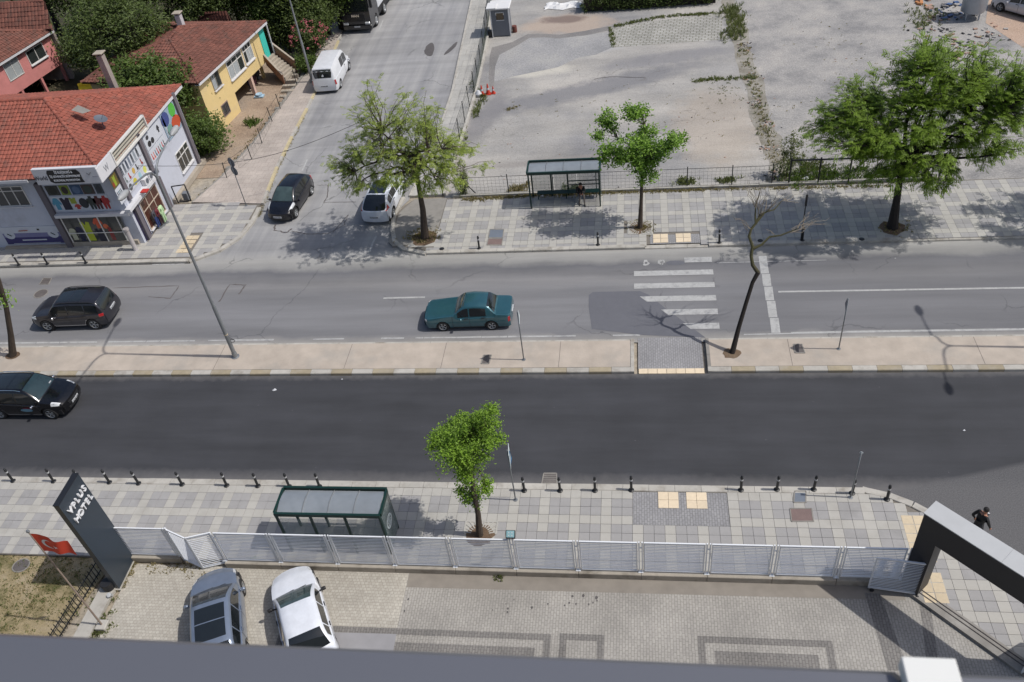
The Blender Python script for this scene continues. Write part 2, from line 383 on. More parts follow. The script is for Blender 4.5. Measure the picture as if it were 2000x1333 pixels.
M_PATCH = mat('asphalt_patch', lin(108, 109, 116, .8), .85, .08, 3, bump=.3)
M_STAIN = mat('oil_stain', lin(96, 92, 92, .8), .8, .25, 2)
M_IRON = mat('cast_iron', lin(104, 98, 96, .8), .75, .25, 20, bump=.5)
M_IRONB = mat('blue_grey_cover', lin(118, 126, 138, .8), .6, .1, 8)
M_IRONR = mat('red_brown_cover', lin(132, 112, 108, .8), .8, .15, 25, bump=.4)

g = MB(); g.flat([(-600, -200), (600, -200), (600, 900), (-600, 900)], -.06); struct(g.build('ground', M_GROUND))
KX = [(8.4, 21.65)]+[tuple(at(x, y, .1)[:2]) for x, y in ((1700, 956), (1745, 966), (1790, 983), (1830, 1004), (1905, 1043), (2010, 1105))]+[(17.0, 15.0), (17.5, 4.0)]
g = MB(); g.flat([(-140, 21.65)]+KX+[(30, 4), (30, 15), (140, 18), (140, 28.0), (-140, 28.0)], 0.0); lower = struct(g.build('lower_road', A_NEW))
CR = [tuple(at(x, y, .12)[:2]) for x, y in ((765, 420), (762, 450), (766, 473), (785, 488), (830, 497))]
CLc = [tuple(at(x, y, .12)[:2]) for x, y in ((370, 512), (430, 490), (470, 464), (495, 435), (510, 405))]
g = MB(); g.flat([(-140, 30.1), (140, 30.1), (140, 37.4), (-11.5, 37.4)]+CR[::-1]+[(-13.6, 43), (-13.2, 52.5), (-13.2, 60), (-14.2, 75), (-16, 110), (-30, 110), (-24.6, 72), (-23.8, 61.3), (-23.5, 51), (-23.2, 47)]+CLc[::-1]+[(-140, 37.4)], 0.002)
upper = struct(g.build('upper_road', A_OLD))
# dark repair patch, oil stains, longitudinal markings
pp = [tuple(at(x, y)[:2]) for x, y in ((1150, 577), (1158, 571), (1250, 569), (1268, 577), (1300, 603), (1378, 660), (1255, 655), (1156, 643), (1150, 600))]
for x, y in ((1262, 514), (1292, 513)):
    c = at(x, y); g = MB()
    for k in range(9): a_ = random.uniform(0, 6); g.quad(*[(c.x+.2*cos(a_+d_)*random.uniform(.4, 1.3), c.y+.24*sin(a_+d_)*random.uniform(.4, 1.3), .009+.0005*k) for d_ in (0, .5, 1.2, 2)])
    struct(g.build('paint_splash', M_WHITE_P))
blot_q = MB(); c = at(1320, 514); blot_q.flat([(c.x+.48*cos(k*pi/6)*random.uniform(.9, 1.1), c.y+.2*sin(k*pi/6)*random.uniform(.9, 1.1)) for k in range(12)], .008); struct(blot_q.build('asphalt_patch', M_PATCH))
g = MB(); g.flat(pp, .010); struct(g.build('asphalt_patch', M_PATCH))
def blot(name, pts, z, m, n=3):
    P = [Vector(at(x, y)[:2]) for x, y in pts]; out = []
    for i in range(len(P)):
        a, b, c, d = P[i-1], P[i], P[(i+1) % len(P)], P[(i+2) % len(P)]
        for k in range(n):
            t_ = k/n; q = .5*((2*b)+(c-a)*t_+(2*a-5*b+4*c-d)*t_*t_+(3*b-a-3*c+d)*t_**3)
            out.append((q.x+random.uniform(-.03, .03), q.y+random.uniform(-.03, .03)))
    g = MB(); g.flat(out, z); return struct(g.build(name, m))
blot('oil_stain', [(835, 88), (845, 84), (848, 98), (842, 110), (832, 108), (829, 100)], .006, M_STAIN)
blot('oil_stain', [(866, 108), (880, 92), (893, 82), (890, 92), (876, 104)], .006, M_STAIN)
def strip_line(px, w, z, m, name='road_marking', world=False, jag=0):
    P = [Vector(p[:2]) if world else Vector(at(*p)[:2]) for p in px]; g = MB(); L = []; R = []
    for i, p in enumerate(P):
        d = (P[min(i+1, len(P)-1)]-P[max(i-1, 0)]).normalized(); n_ = Vector((-d.y, d.x))*w/2
        L.append(p+n_+n_*random.uniform(-jag, jag)); R.append(p-n_+n_*random.uniform(-jag, jag))
    for i in range(len(P)-1): g.quad((*R[i], z), (*R[i+1], z), (*L[i+1], z), (*L[i], z))
    return struct(g.build(name, m))
def worn(px0, px1, w, z, gaps, name='road_marking'):
    a, b = Vector(at(*px0)[:2]), Vector(at(*px1)[:2]); g = MB(); d = (b-a); L = d.length; d.normalize(); n_ = Vector((-d.y, d.x))*w/2; s_ = 0
    while s_ < L:
        e = min(L, s_+random.uniform(.3, 2.2)); w0 = random.uniform(.6, 1); w1 = random.uniform(.6, 1)
        if random.random() > gaps:
            p, q = a+d*s_, a+d*e; g.quad((*(p-n_*w0), z), (*(q-n_*w1), z), (*(q+n_*w0), z), (*(p+n_*w1), z))
        s_ = e+random.uniform(.0, .05)
    return struct(g.build(name, M_WHITE_P))
strip_line([(749, 583), (830, 581)], .12, .008, M_WHITE_P)
strip_line([(1520, 570.5), (2040, 562)], .12, .008, M_WHITE_P)
strip_line([(1545, 651), (1700, 648), (2040, 643)], .13, .008, M_WHITE_P)
worn((-40, 671.5), (1250, 655), .13, .008, .12)
worn((1400, 655), (1545, 652), .1, .008, .5)
worn((210, 520), (360, 516), .1, .008, .6)
for a, b in (((545, 322), (531, 340)), ((560, 270), (575, 245)), ((592, 222), (602, 200)), ((620, 168), (632, 148)), ((590, 335), (600, 312)), ((740, 60), (748, 40))):
    strip_line([a, b], .1, .008, M_WHITE_P)
worn((1400, 514), (1750, 505), .05, .009, .2)
strip_line([(735, 461), (728, 475), (722, 492)], .12, .008, M_WHITE_P)
# zebra crossing and stop line
for i, yp in enumerate((35.3, 34.62, 33.93, 33.24, 32.5, 31.55)):
    yy = (36.35, 35.3, 34.28, 33.25, 32.22, 31.18)[i]; x1 = 3.68
    x0 = (2.3, -.28, -.28, .35, 1.35, 2.35)[i]
    g = MB(); g.flat([(x0-(.35 if i > 2 else 0), yy+.22), (x0, yy-.2), (x1, yy-.2), (x1, yy+.22)], .016); struct(g.build('crossing_stripe', M_WHITE_P))
for a, b in ((36.55, 35.1), (35.05, 34.1), (34.05, 33.0), (32.95, 31.75), (31.7, 30.65)):
    g = MB(); g.flat([(5.98, b), (6.38, b), (6.42, a), (6.02, a)], .008); struct(g.build('stop_line', M_WHITE_P))
# cracks
def crack(px, w=.05, m=None, z=.007):
    P = []
    for (x0, y0), (x1, y1) in zip(px, px[1:]):
        for k in range(6): P.append((x0+(x1-x0)*k/6+random.uniform(-.8, .8), y0+(y1-y0)*k/6+random.uniform(-.5, .5)))
    P.append(px[-1]); strip_line(P, w, z, m or M_IRON, 'asphalt_crack', jag=.7)
crack([(617, 362), (640, 362), (640, 385), (632, 396), (695, 395)])
crack([(428, 590), (449, 556), (480, 557), (466, 575)], .07)
crack([(220, 563), (350, 559), (333, 583), (290, 580)]); crack([(537, 440), (536, 450), (560, 455), (570, 447)], .09)
crack([(650, 455), (680, 420), (672, 440), (640, 457), (600, 458), (570, 452)]); crack([(480, 676), (600, 672), (760, 678), (1080, 669)], .04)
crack([(1160, 155), (1190, 150), (1260, 152)], .05); crack([(350, 679), (470, 677), (540, 674)], .05)

# --- pavements -----------------------------------------------------------------
TS = .4
def tile_mesh(m, nm):
    b = MB(); e = .005; b.box(-TS/2+e, TS/2-e, -TS/2+e, TS/2-e, -.03, 0.0, bev=.003); return b.mesh(nm, m)
def tiled(name, poly, ox, oy, ztop, holes=(), exclude=lambda x, y: False, near=None, pattern=True):
    """pavement slab with square tiles laid on it, 2x2 grey blocks between pale rows"""
    base = MB(); base.prism(poly, -.05, ztop-.028); root = struct(base.build(name, M_GROUT))
    xs = [p[0] for p in poly]; ys = [p[1] for p in poly]; cells = []
    i0 = int((min(xs)-ox)/TS)-1; i1 = int((max(xs)-ox)/TS)+1; j0 = int((oy-max(ys))/TS)-1; j1 = int((oy-min(ys))/TS)+1
    for i in range(i0, i1+1):
        for j in range(j0, j1+1):
            cx = ox+(i+.5)*TS; cy = oy-(j+.5)*TS
            if not inside((cx, cy), poly) or exclude(cx, cy): continue
            u, v = pix((cx, cy, ztop))
            if not (-60 < u < 2060 and -40 < v < 1373): continue
            dark = (i % 3 != 2) and (j % 3 != 2) and pattern
            if random.random() < .004: dark = not dark
            cells.append((cy+abs(cx)*.0, cx, cy, dark))
    cells.sort(key=lambda c: (Vector((c[1], c[2], 0))-Vector((0, 0, CAMH))).length)
    tm = {True: tile_mesh(M_TD, 'tile_grey'), False: tile_mesh(M_TL, 'tile_pale')}
    rest = MB(); e = .005
    for k, (_, cx, cy, dk) in enumerate(cells):
        dz = random.uniform(-.003, .003)
        if k < 300: inst('paving_tile', tm[dk], (cx, cy, ztop+dz), root)
        else: rest.box(cx-TS/2+e, cx+TS/2-e, cy-TS/2+e, cy+TS/2-e, ztop-.03, ztop+dz, 1 if dk else 0)
    if rest.v: stuff(rest.build('paving_tile_field', [M_TL, M_TD], root))
    return root
def kerb_run(root, pts, w=.3, z0=-.05, z1=.135, L=1.0, mats=(None,), seq=None, phase=0, name='kerb_stone', side=1):
    """kerb stones along a world polyline; stones lie on the side given"""
    P = [Vector(p) for p in pts]; acc = []
    for a, b in zip(P, P[1:]):
        n_ = max(1, int(round((b-a).length/L)))
        for k in range(n_): acc.append((a+(b-a)*(k/n_), a+(b-a)*((k+1)/n_)))
    for k, (a, b) in enumerate(acc):
        d = (b-a).normalized(); nn = Vector((-d.y, d.x))*w*side; e = d*.006
        m_ = seq(k, a) if seq else M_KERB
        u, v = pix(((a.x+b.x)/2, (a.y+b.y)/2, z1))
        if not (-150 < u < 2150 and -150 < v < 1450): continue
        dz = random.uniform(-.006, .006)
        q = MB(); c = [a+e, b-e, b-e+nn, a+e+nn]; q.prism([tuple(x) for x in c], z0, z1+dz-.02)
        c2 = [a+e+nn*.06, b-e+nn*.06, b-e+nn*.98, a+e+nn*.98]; q.prism([tuple(x) for x in c2], z1+dz-.021, z1+dz)
        q.build(name, m_, root)
# lower pavement
LOX, LOY = -4.7662, 20.9474
gate_diag = [(8.85, 17.5), (9.6, 16.8), (12.3, 14.2), (14.5, 12.0)]
lp_poly = [(-60, 17.72), (8.7, 17.72)]+gate_diag+[(17.2, 12.0), (16.8, 15.0)]+[(x-.25, y-.2) for x, y in KX[::-1][2:-1]]+[(8.3, 21.32), (-60, 21.32)]
ramp = lambda x, y: (-.37 < x < 3.23 and 19.75 < y < 21.4)
tree_pits = [(-6.15, 19.14, .55)]
def exl(x, y):
    return ramp(x, y) or any(abs(x-a) < r+.1 and abs(y-b) < r+.1 for a, b, r in tree_pits)
lowpave = tiled('lower_pavement', lp_poly, LOX, LOY, .12, exclude=exl)
kerb_run(lowpave, [(-60, 21.33), (8.3, 21.33)], .32, seq=lambda k, a: M_KERB)
kerb_run(lowpave, [(x-.22, y-.2) for x, y in KX[:-2]], .28, L=.9)
g = MB(); g.prism([(-.36, 19.76), (3.22, 19.76), (3.22, 21.3), (-.36, 21.3)], -.04, .105); g.build('ramp_pavers', M_PV_RAMP, lowpave)
for cx in (1.00, 2.07):
    for i in (-.5, .5):
        for j in (-.5, .5):
            q = MB(); q.box(cx-.19+i*.39, cx+.19+i*.39, 20.93-.19+j*.39, 20.93+.19+j*.39, .08, .125, bev=.006)
            q.build('tactile_tile', M_TACT, lowpave)
for i in range(9):
    for j in range(2):
        c = Vector((9.55+j*.4, 20.2-i*.4)); c.x += 0
        if i > 2 and 4 < i < 6: continue
        q = MB(); q.box(c.x-.19, c.x+.19, c.y-.19, c.y+.19, .1, .126, bev=.005); q.build('tactile_tile', M_TACT2, lowpave)
# upper pavement (right of the side street)
UOX, UOY = -9.204, 41.547
up_poly = [(-11.5, 37.72)]+[(x+.25, y+.12) for x, y in CR[::-1]][1:]+[(-13.7, 42.3), (-13.2, 42.95), (60, 42.75), (60, 37.72)]
pits_u = [(-11.85, 38.88, .75), (.06, 39.24, .62), (12.91, 38.55, .65)]
def exu(x, y):
    return (x < -11.2 and y > 38.4) or any(abs(x-a) < r+.05 and abs(y-b) < r+.05 for a, b, r in pits_u) or (.55 < x < 3.2 and y < 38.55)
uppave = tiled('upper_pavement', up_poly, UOX, UOY, .12, exclude=exu)
crn = [(-11.5, 37.4)]+CR[::-1]+[(-14.1, 43.2)]
kerb_run(uppave, [(x, y) for x, y in crn[1:]], .26, side=-1, L=.8)
kerb_run(uppave, [(-11.6, 37.4), (.3, 37.4)], .3)
kerb_run(uppave, [(.3, 37.4), (3.6, 37.4)], .3, z1=.06)
kerb_run(uppave, [(3.6, 37.4), (13.4, 37.4)], .3)
kerb_run(uppave, [(13.4, 37.4), (50, 37.4)], .3, z1=.08)
g = MB(); g.prism([(.57, 37.72), (3.18, 37.72), (3.18, 38.53), (.57, 38.53)], -.04, .1); g.build('ramp_pavers', M_PV_RAMP, uppave)
g = MB(); g.prism([(-13.9, 38.6), (-13.6, 38.2), (-11.25, 38.4), (-11.25, 42.9), (-13.2, 42.9), (-13.85, 41.5)], -.04, .117); g.build('patched_slab', M_KERBD, uppave)
for cx in (1.13, 2.32):
    for i in (-.5, .5):
        for j in (-.5, .5):
            q = MB(); q.box(cx-.19+i*.4, cx+.19+i*.4, 38.2-.19+j*.4, 38.2+.19+j*.4, .08, .122, bev=.006); q.build('tactile_tile', M_TACT, uppave)
for a, b, r in pits_u+tree_pits:
    q = MB(); n_ = 18; q.flat([(a+r*cos(k*2*pi/n_)*random.uniform(.85, 1.12), b+r*sin(k*2*pi/n_)*random.uniform(.8, 1.1)) for k in range(n_)], .118 if r > .7 else .124)
    q.build('tree_pit_soil', M_SOIL, lowpave if b < 25 else uppave)
    q = MB(); q.box(a-r-.08, a+r+.08, b-r-.08, b+r+.08, .05, .114); q.build('tree_pit_bed', M_TL, lowpave if b < 25 else uppave)
# cast grate around the pavement trees: four corner pieces with radial slots
for a, b, r0 in ((.06, 39.24, .62), (-6.15, 19.14, .55)):
    for sx in (-1, 1):
        for sy in ((-1, 1) if b > 30 else (1,)):
            q = MB(); q.box(a+sx*.62-.03, a+sx*.62+.03, b+(.02 if sy > 0 else -.6), b+(.6 if sy > 0 else -.02), .1, .14); q.box(min(a+sx*.1, a+sx*.65), max(a+sx*.1, a+sx*.65), b+sy*.6-.03, b+sy*.6+.03, .1, .138)
            for k in range(6):
                an = radians(12+k*13.2); x0, y0 = cos(an)*.36, sin(an)*.36; rr = min(.6/max(cos(an), .01), .58/max(sin(an), .01))
                q.bar((a+sx*x0, b+sy*y0, .125), (a+sx*cos(an)*rr, b+sy*sin(an)*rr, .125), .045, .02)
            tag(q.build('tree_grate', M_TL), ('pale slotted grate corner %s of the small tree %s' % ('left' if sx < 0 else 'right', 'beside the upper bus stop' if b > 30 else 'beside the lower bus stop')) + ('' if b < 30 else (', far side' if sy > 0 else ', near side')), 'tree grate', 'slotted grates round the pavement trees')
# left pavement round the shop corner
lf_poly = [(-60, 37.72), (-25.4, 37.5)]+[(x-.22, y+.1) for x, y in CLc[1:]]+[(-22.95, 43.0), (-27.0, 43.3), (-28.85, 43.2), (-28.85, 39.2), (-60, 39.3)]
def exf(x, y): return (-26.55 < x < -25.75 and 38.1 < y < 39.9)
lfpave = tiled('left_pavement', lf_poly, UOX-.35, UOY+.55, .12, exclude=exf)
kerb_run(lfpave, [(-60, 37.4), (-25.4, 37.25)], .3)
kerb_run(lfpave, [tuple(p) for p in CLc], .26, L=.9)
for i in range(4):
    for j in range(2):
        q = MB(); q.box(-26.54+j*.4+.01+i*.02, -26.16+j*.4+i*.02, 38.12+i*.44, 38.5+i*.44, .09, .124, bev=.005); q.build('tactile_tile', M_TACT2, lfpave)
# sidewalks of the side street
wl = [(-22.95, 43.05), (-23.4, 47.4), (-23.6, 51.4), (-23.7, 55.5), (-23.95, 61.3), (-24.5, 68.6), (-26.5, 110)]
wo = [(-28.5, 110), (-25.5, 72.0), (-25.4, 66.7), (-25.4, 61.0), (-25.65, 56.9), (-26.0, 50.9), (-26.7, 46.6), (-27.6, 43.5)]
g = MB(); g.prism(wl+wo, -.05, .118); lw = struct(g.build('left_sidewalk', M_WALKP))
kerb_run(lw, wl[:-1], .18, seq=lambda k, a: (M_KYEL2 if k % 3 else M_KERB), side=-1, L=1.3)
wr_ = [(-13.65, 43.3), (-13.2, 52.5), (-13.2, 57), (-13.6, 64), (-14.2, 74.6), (-16.5, 110)]
wr2 = [(-14.0, 110), (-12.35, 74.5), (-11.95, 66), (-11.55, 60), (-11.5, 52), (-11.6, 43.3)]
g = MB(); g.prism(wr_+wr2, -.05, .118); rw = struct(g.build('right_sidewalk', M_WALKC))
kerb_run(rw, wr_[:-1], .16, side=-1, L=1.2)
# median islands
def median(x0, x1, label):
    g = MB(); g.prism([(x0+.1, 28.33), (x1-.1, 28.33), (x1-.1, 30.1), (x0+.1, 30.1)], -.05, .13); r = struct(g.build('median_island', M_PINK))
    ph = at(111, 730, .15).x
    kerb_run(r, [(x0, 28.0), (x1, 28.0)], .3, z1=.15, L=1.02, seq=lambda k, a: M_KYEL if int(math.floor((a.x-ph)/1.02+.5)) % 2 == 0 else M_KERB)
    kerb_run(r, [(x1, 30.22), (x0, 30.22)], .12, z1=.11, L=1.4)
    return r
# gate rail across the entrance, set in a concrete strip
g = MB(); g.prism([(8.85, 17.25), (12.45, 13.6), (12.85, 13.95), (9.2, 17.6)], -.03, .124); gt = struct(g.build('gate_track_strip', mat('track_concrete', lin(150, 146, 140, .8), .9, .25, 2, bump=.3, dirt=lin(190, 187, 181, .8))))
for o_ in (.0, .1):
    g = MB(); g.bar((9.1+o_, 17.35+o_, .135), (12.6+o_, 13.85+o_, .135), .025, .03); g.build('gate_rail', M_IRON, gt)
m1 = median(-60, -.28, ''); m2 = median(2.95, 60, '')
kerb_run(m1, [(-.28, 30.2), (-.28, 28.0)], .16, side=-1, z1=.15); kerb_run(m2, [(2.95, 28.0), (2.95, 30.2)], .16, side=-1, z1=.15, seq=lambda k, a: M_KERBD)
for x in (-33.1, -20.5, -13.9, -9.2, -3.7, 6.6, 14.5):
    g = MB(); g.box(x-.008, x+.008, 28.34, 30.08, .131, .134); g.build('expansion_joint', M_IRON, m1 if x < 0 else m2)
g = MB(); g.prism([(-.1, 28.3), (2.8, 28.3), (2.8, 30.4), (-.1, 30.4)], -.05, .02); cross = struct(g.build('median_crossing', M_PV_RAMP))
for i in range(7):
    q = MB(); q.box(-.08+i*.413, .32+i*.413, 27.98, 28.3, .0, .045, bev=.005); q.build('tactile_tile', M_TACT, cross)
# parking lot and worn yard beyond the low wall
g = MB(); g.flat([(-11.45, 43.1), (7.7, 43.1), (7.7, 110), (-14, 110), (-11.9, 66), (-11.45, 60)], -.01); struct(g.build('parking_lot', M_LOT))
g = MB(); g.flat([(7.6, 43.0), (90, 42.8), (90, 110), (7.6, 110)], -.012); struct(g.build('worn_lot', M_LOT2))
M_RUBS = m_gravel('rubble_soil', lin(128, 122, 108, .8), lin(156, 151, 141, .8), lin(176, 171, 162, .8), 2)
rnd = random.Random(2); ys_ = [43.15+k*.9 for k in range(60)]; xc_ = lambda y: 8.05-.7*min(1, (y-43)/24)+.15*math.sin(y*.7)
g = MB(); L_ = [(xc_(y)-.42-rnd.uniform(0, .35), y) for y in ys_]; R_ = [(xc_(y)+.4+rnd.uniform(0, .35), y) for y in ys_]
for k in range(59): g.quad((*L_[k], -.004), (*R_[k], -.004), (*R_[k+1], -.004), (*L_[k+1], -.004))
struct(g.build('rubble_strip', M_RUBS))
M_OLDPV = m_paver('old_lot_pavers', lin(182, 180, 174, .84), lin(166, 165, 158, .82), lin(116, 112, 98, .8), .45, .3, .03, rot=.1)
g = MB(); g.flat([(-2.1, 66.9), (6.6, 68.2), (6.2, 63.2), (-1.75, 63.0)], -.004); struct(g.build('old_paver_patch', M_OLDPV))
M_TERRA = m_gravel('pinkish_paving', lin(184, 158, 138, .82), lin(196, 170, 150, .82), lin(178, 160, 148, .82), 1)
g = MB(); g.flat([tuple(at(x, y)[:2]) for x, y in ((1925, 45), (2100, 160), (2300, -60), (1940, -60))], -.004); struct(g.build('tank_yard', M_TERRA))
def zone(name, pts, m, z): g = MB(); g.flat([tuple(at(x+random.uniform(-1.5, 1.5), y+random.uniform(-1, 1))[:2]) for x, y in pts], z); return struct(g.build(name, m))
M_SLAB = m_gravel('pale_slab', lin(152, 152, 153, .81), lin(168, 167, 167, .81), lin(180, 178, 174, .81), .8)
zone('concrete_slab', [(964, 112), (985, 92), (1004, 82), (1030, 72), (1092, 72), (1140, 70), (1189, 63), (1196, 92), (1165, 106), (1130, 112), (1090, 132), (1040, 142), (1000, 150), (966, 160)], M_SLAB, -.006)
zone('wet_strip', [(953, 152), (957, 110), (962, 94), (1000, 82), (1030, 66), (1060, 66), (1092, 69), (1143, 61), (1189, 52), (1189, 60), (1145, 69), (1092, 75), (1062, 73), (1036, 74), (1006, 90), (975, 108), (966, 130), (965, 168), (956, 170)], m_gravel('wet_concrete', lin(128, 126, 125, .8), lin(142, 139, 137, .8), lin(150, 146, 143, .8), 1), -.003)
# yard of the yellow house, dark bare soil behind the shop
g = MB(); g.flat([(-32, 46.5), (-26.8, 46.6), (-25.9, 51), (-25.6, 60), (-25.6, 66), (-34, 66), (-34, 52)], -.03); struct(g.build('house_yard', M_YARD))
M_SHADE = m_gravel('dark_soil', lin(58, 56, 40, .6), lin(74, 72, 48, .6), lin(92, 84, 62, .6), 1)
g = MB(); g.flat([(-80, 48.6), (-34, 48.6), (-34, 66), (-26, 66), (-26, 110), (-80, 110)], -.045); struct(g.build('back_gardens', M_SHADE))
# hotel forecourt
g = MB(); g.flat([(-19.75, .7), (-8.62, .7), (-8.62, 17.5), (-19.75, 17.5)], 0.0); struct(g.build('forecourt_pavers_beige', M_PV_BEIGE))
g = MB(); g.flat([(-8.62, .7), (16, .7), (16, 12), (12.3, 14.2), (9.6, 16.8), (8.8, 17.5), (-8.62, 17.5)], 0.0); struct(g.build('forecourt_pavers_grey', M_PV_GREY))
def frame_band(x0, x1, y1, y0, w, fill=None):
    g = MB(); z = .005
    g.flat([(x0, y1-w), (x1, y1-w), (x1, y1), (x0, y1)], z)
    g.flat([(x1-w, y0), (x1, y0), (x1, y1-w), (x1-w, y1-w)], z); g.flat([(x0, y0), (x0+w, y0), (x0+w, y1-w), (x0, y1-w)], z)
    if fill: g.flat([(x0+fill, y0), (x1-fill, y0), (x1-fill, y1-fill), (x0+fill, y1-fill)], z)
    struct(g.build('dark_paver_band', M_PV_DARK))
frame_band(-12.9, -3.15, 15.2, 12.0, .24, .52)
frame_band(-2.85, -1.33, 15.25, 12.0, .24)
frame_band(1.8, 6.15, 15.35, 12.0, .24, .52)
for a, b, c, d in (((1688, 1158), (1718, 1160), (1775, 1310), (1735, 1310)), ((1795, 1168), (1815, 1168), (1835, 1310), (1812, 1310))):
    g = MB(); g.flat([tuple(at(*p)[:2]) for p in (a, b, c, d)], .005); struct(g.build('dark_paver_band', M_PV_DARK))
g = MB(); g.flat([(-8.6, 16.85), (8.8, 16.95), (8.8, 17.45), (-8.6, 17.45)], .004); struct(g.build('gutter_strip', mat('gutter', lin(150, 143, 134, .8), .9, .2, 2)))
g = MB(); g.flat([(-11.2, 12), (-8.5, 12), (-8.6, 14.98), (-10.9, 14.95)], .006); struct(g.build('concrete_pad', M_PATCH if False else mat('pad', lin(158, 157, 160, .82), .9, .12, 2)))
for x, y, r in ((992, 1189, .035), (991, 1196, .03), (1039, 1187, .05), (962, 1192, .02), (988, 1180, .02), (1118, 1165, .045), (1139, 1164, .05), (1165, 1168, .055), (1112, 1178, .035), (1125, 1180, .035), (1150, 1181, .035), (1158, 1178, .03), (1166, 1174, .03), (1103, 1183, .03), (966, 1118, .03), (1070, 1180, .025), (1004, 1172, .02), (797, 1171, .04), (790, 1194, .035)):
    p = at(x, y); g = MB(); g.flat([(p.x+r*cos(k)*random.uniform(.7, 1.3), p.y+r*1.3*sin(k)*random.uniform(.7, 1.3)) for k in range(6)], .007); struct(g.build('oil_spot', M_STAIN))
# garden left of the hotel sign
g = MB(); g.flat([(-80, -5), (-21.3, -5), (-21.3, 14), (-20.6, 17.72), (-80, 17.72)], 0.02); struct(g.build('dry_garden', M_GARDEN))
g = MB(); g.prism([(-21.0, 4), (-20.35, 4), (-19.9, 17.3), (-20.5, 17.5)], -.02, .14); struct(g.build('garden_kerb', M_KERB))
# ================================================================ VEHICLES
def paint(name, c, metal=.3, rough=.32):
    t = NT(name); a = t.noise(3, 4)
    lo = tuple(x*.93 for x in c[:3])+(1,); hi = tuple(min(1, x*1.06) for x in c[:3])+(1,)
    o = t.ramp(a, [(.3, lo), (.7, hi)])
    d = t.ramp(t.noise(11, 5, .7), [(.5, G01(0)), (.85, G01(.12))]); o = t.mix(d, o, lin(150, 145, 138, .6))
    t.col(o); t.b.inputs['Metallic'].default_value = metal; t.b.inputs['Roughness'].default_value = rough
    t.b.inputs['Coat Weight'].default_value = .8; t.b.inputs['Coat Roughness'].default_value = .05; return t.m
M_GLASS = mat('car_glass', (.012, .015, .017), .06, .1, 3, spec=.6, coat=.6)
M_GLASSG = mat('car_glass_green', (.05, .075, .075), .08, .5, 2.2, spec=.6, coat=.6)
M_RUB = mat('tyre_rubber', (.018, .018, .019), .85, .2, 12)
M_BLK = mat('black_plastic', (.016, .016, .018), .55, .2, 9)
M_RIM = mat('alloy_rim', (.48, .49, .50), .35, .1, 9, metal=.7)
M_CHROME = mat('chrome', (.7, .7, .72), .18, .05, 9, metal=1.0)
M_LAMP = mat('headlamp_glass', (.62, .64, .66), .12, .25, 30, spec=.7, coat=.7)
M_TAIL = mat('tail_lamp_glass', (.34, .012, .015), .15, .2, 20, spec=.6, coat=.6)
M_PLATE = mat('number_plate', lin(200, 202, 206, .85), .5, .05, 9)
M_INK = mat('plate_ink', (.02, .02, .02), .6, .05, 9)
def smooth_interp(pts, x):
    if x <= pts[0][0]: return pts[0][1]
    for (a, va), (b, vb) in zip(pts, pts[1:]):
        if x <= b:
            t_ = (x-a)/(b-a) if b > a else 0; t_ = t_*t_*(3-2*t_) if abs(vb-va) > 1e9 else t_
            return va+(vb-va)*t_
    return pts[-1][1]
def rim_mesh(R, w, spokes=5, m=None):
    q = MB()
    q.lathe([(R*.62, w*.15), (R*.64, w*.5), (R*.60, w*.5), (R*.58, w*.2)], 20, 0, closed=True)
    q.lathe([(.001, w*.36), (R*.14, w*.38), (R*.16, w*.2)], 10, 0)
    for k in range(spokes):
        a = 2*pi*k/spokes
        for da in (-.14, .14): q.bar((R*.1*cos(a), R*.1*sin(a), w*.33), (R*.61*cos(a+da), R*.61*sin(a+da), w*.40), R*.10, .02)
    q.lathe([(.001, w*.16), (R*.62, w*.16)], 20, 1)
    return q.mesh('rim', [m or M_RIM, M_BLK], True)
def tyre_mesh(R, w):
    q = MB(); q.lathe([(R*.64, -w/2), (R*.92, -w/2), (R*.985, -w*.38), (R, -w*.2), (R, w*.2), (R*.985, w*.38), (R*.92, w/2), (R*.64, w/2), (R*.62, 0)], 26, closed=True)
    return q.mesh('tyre', M_RUB, True)
PLATES = 'ABDEFGHKLMNPRSTUVYZ'
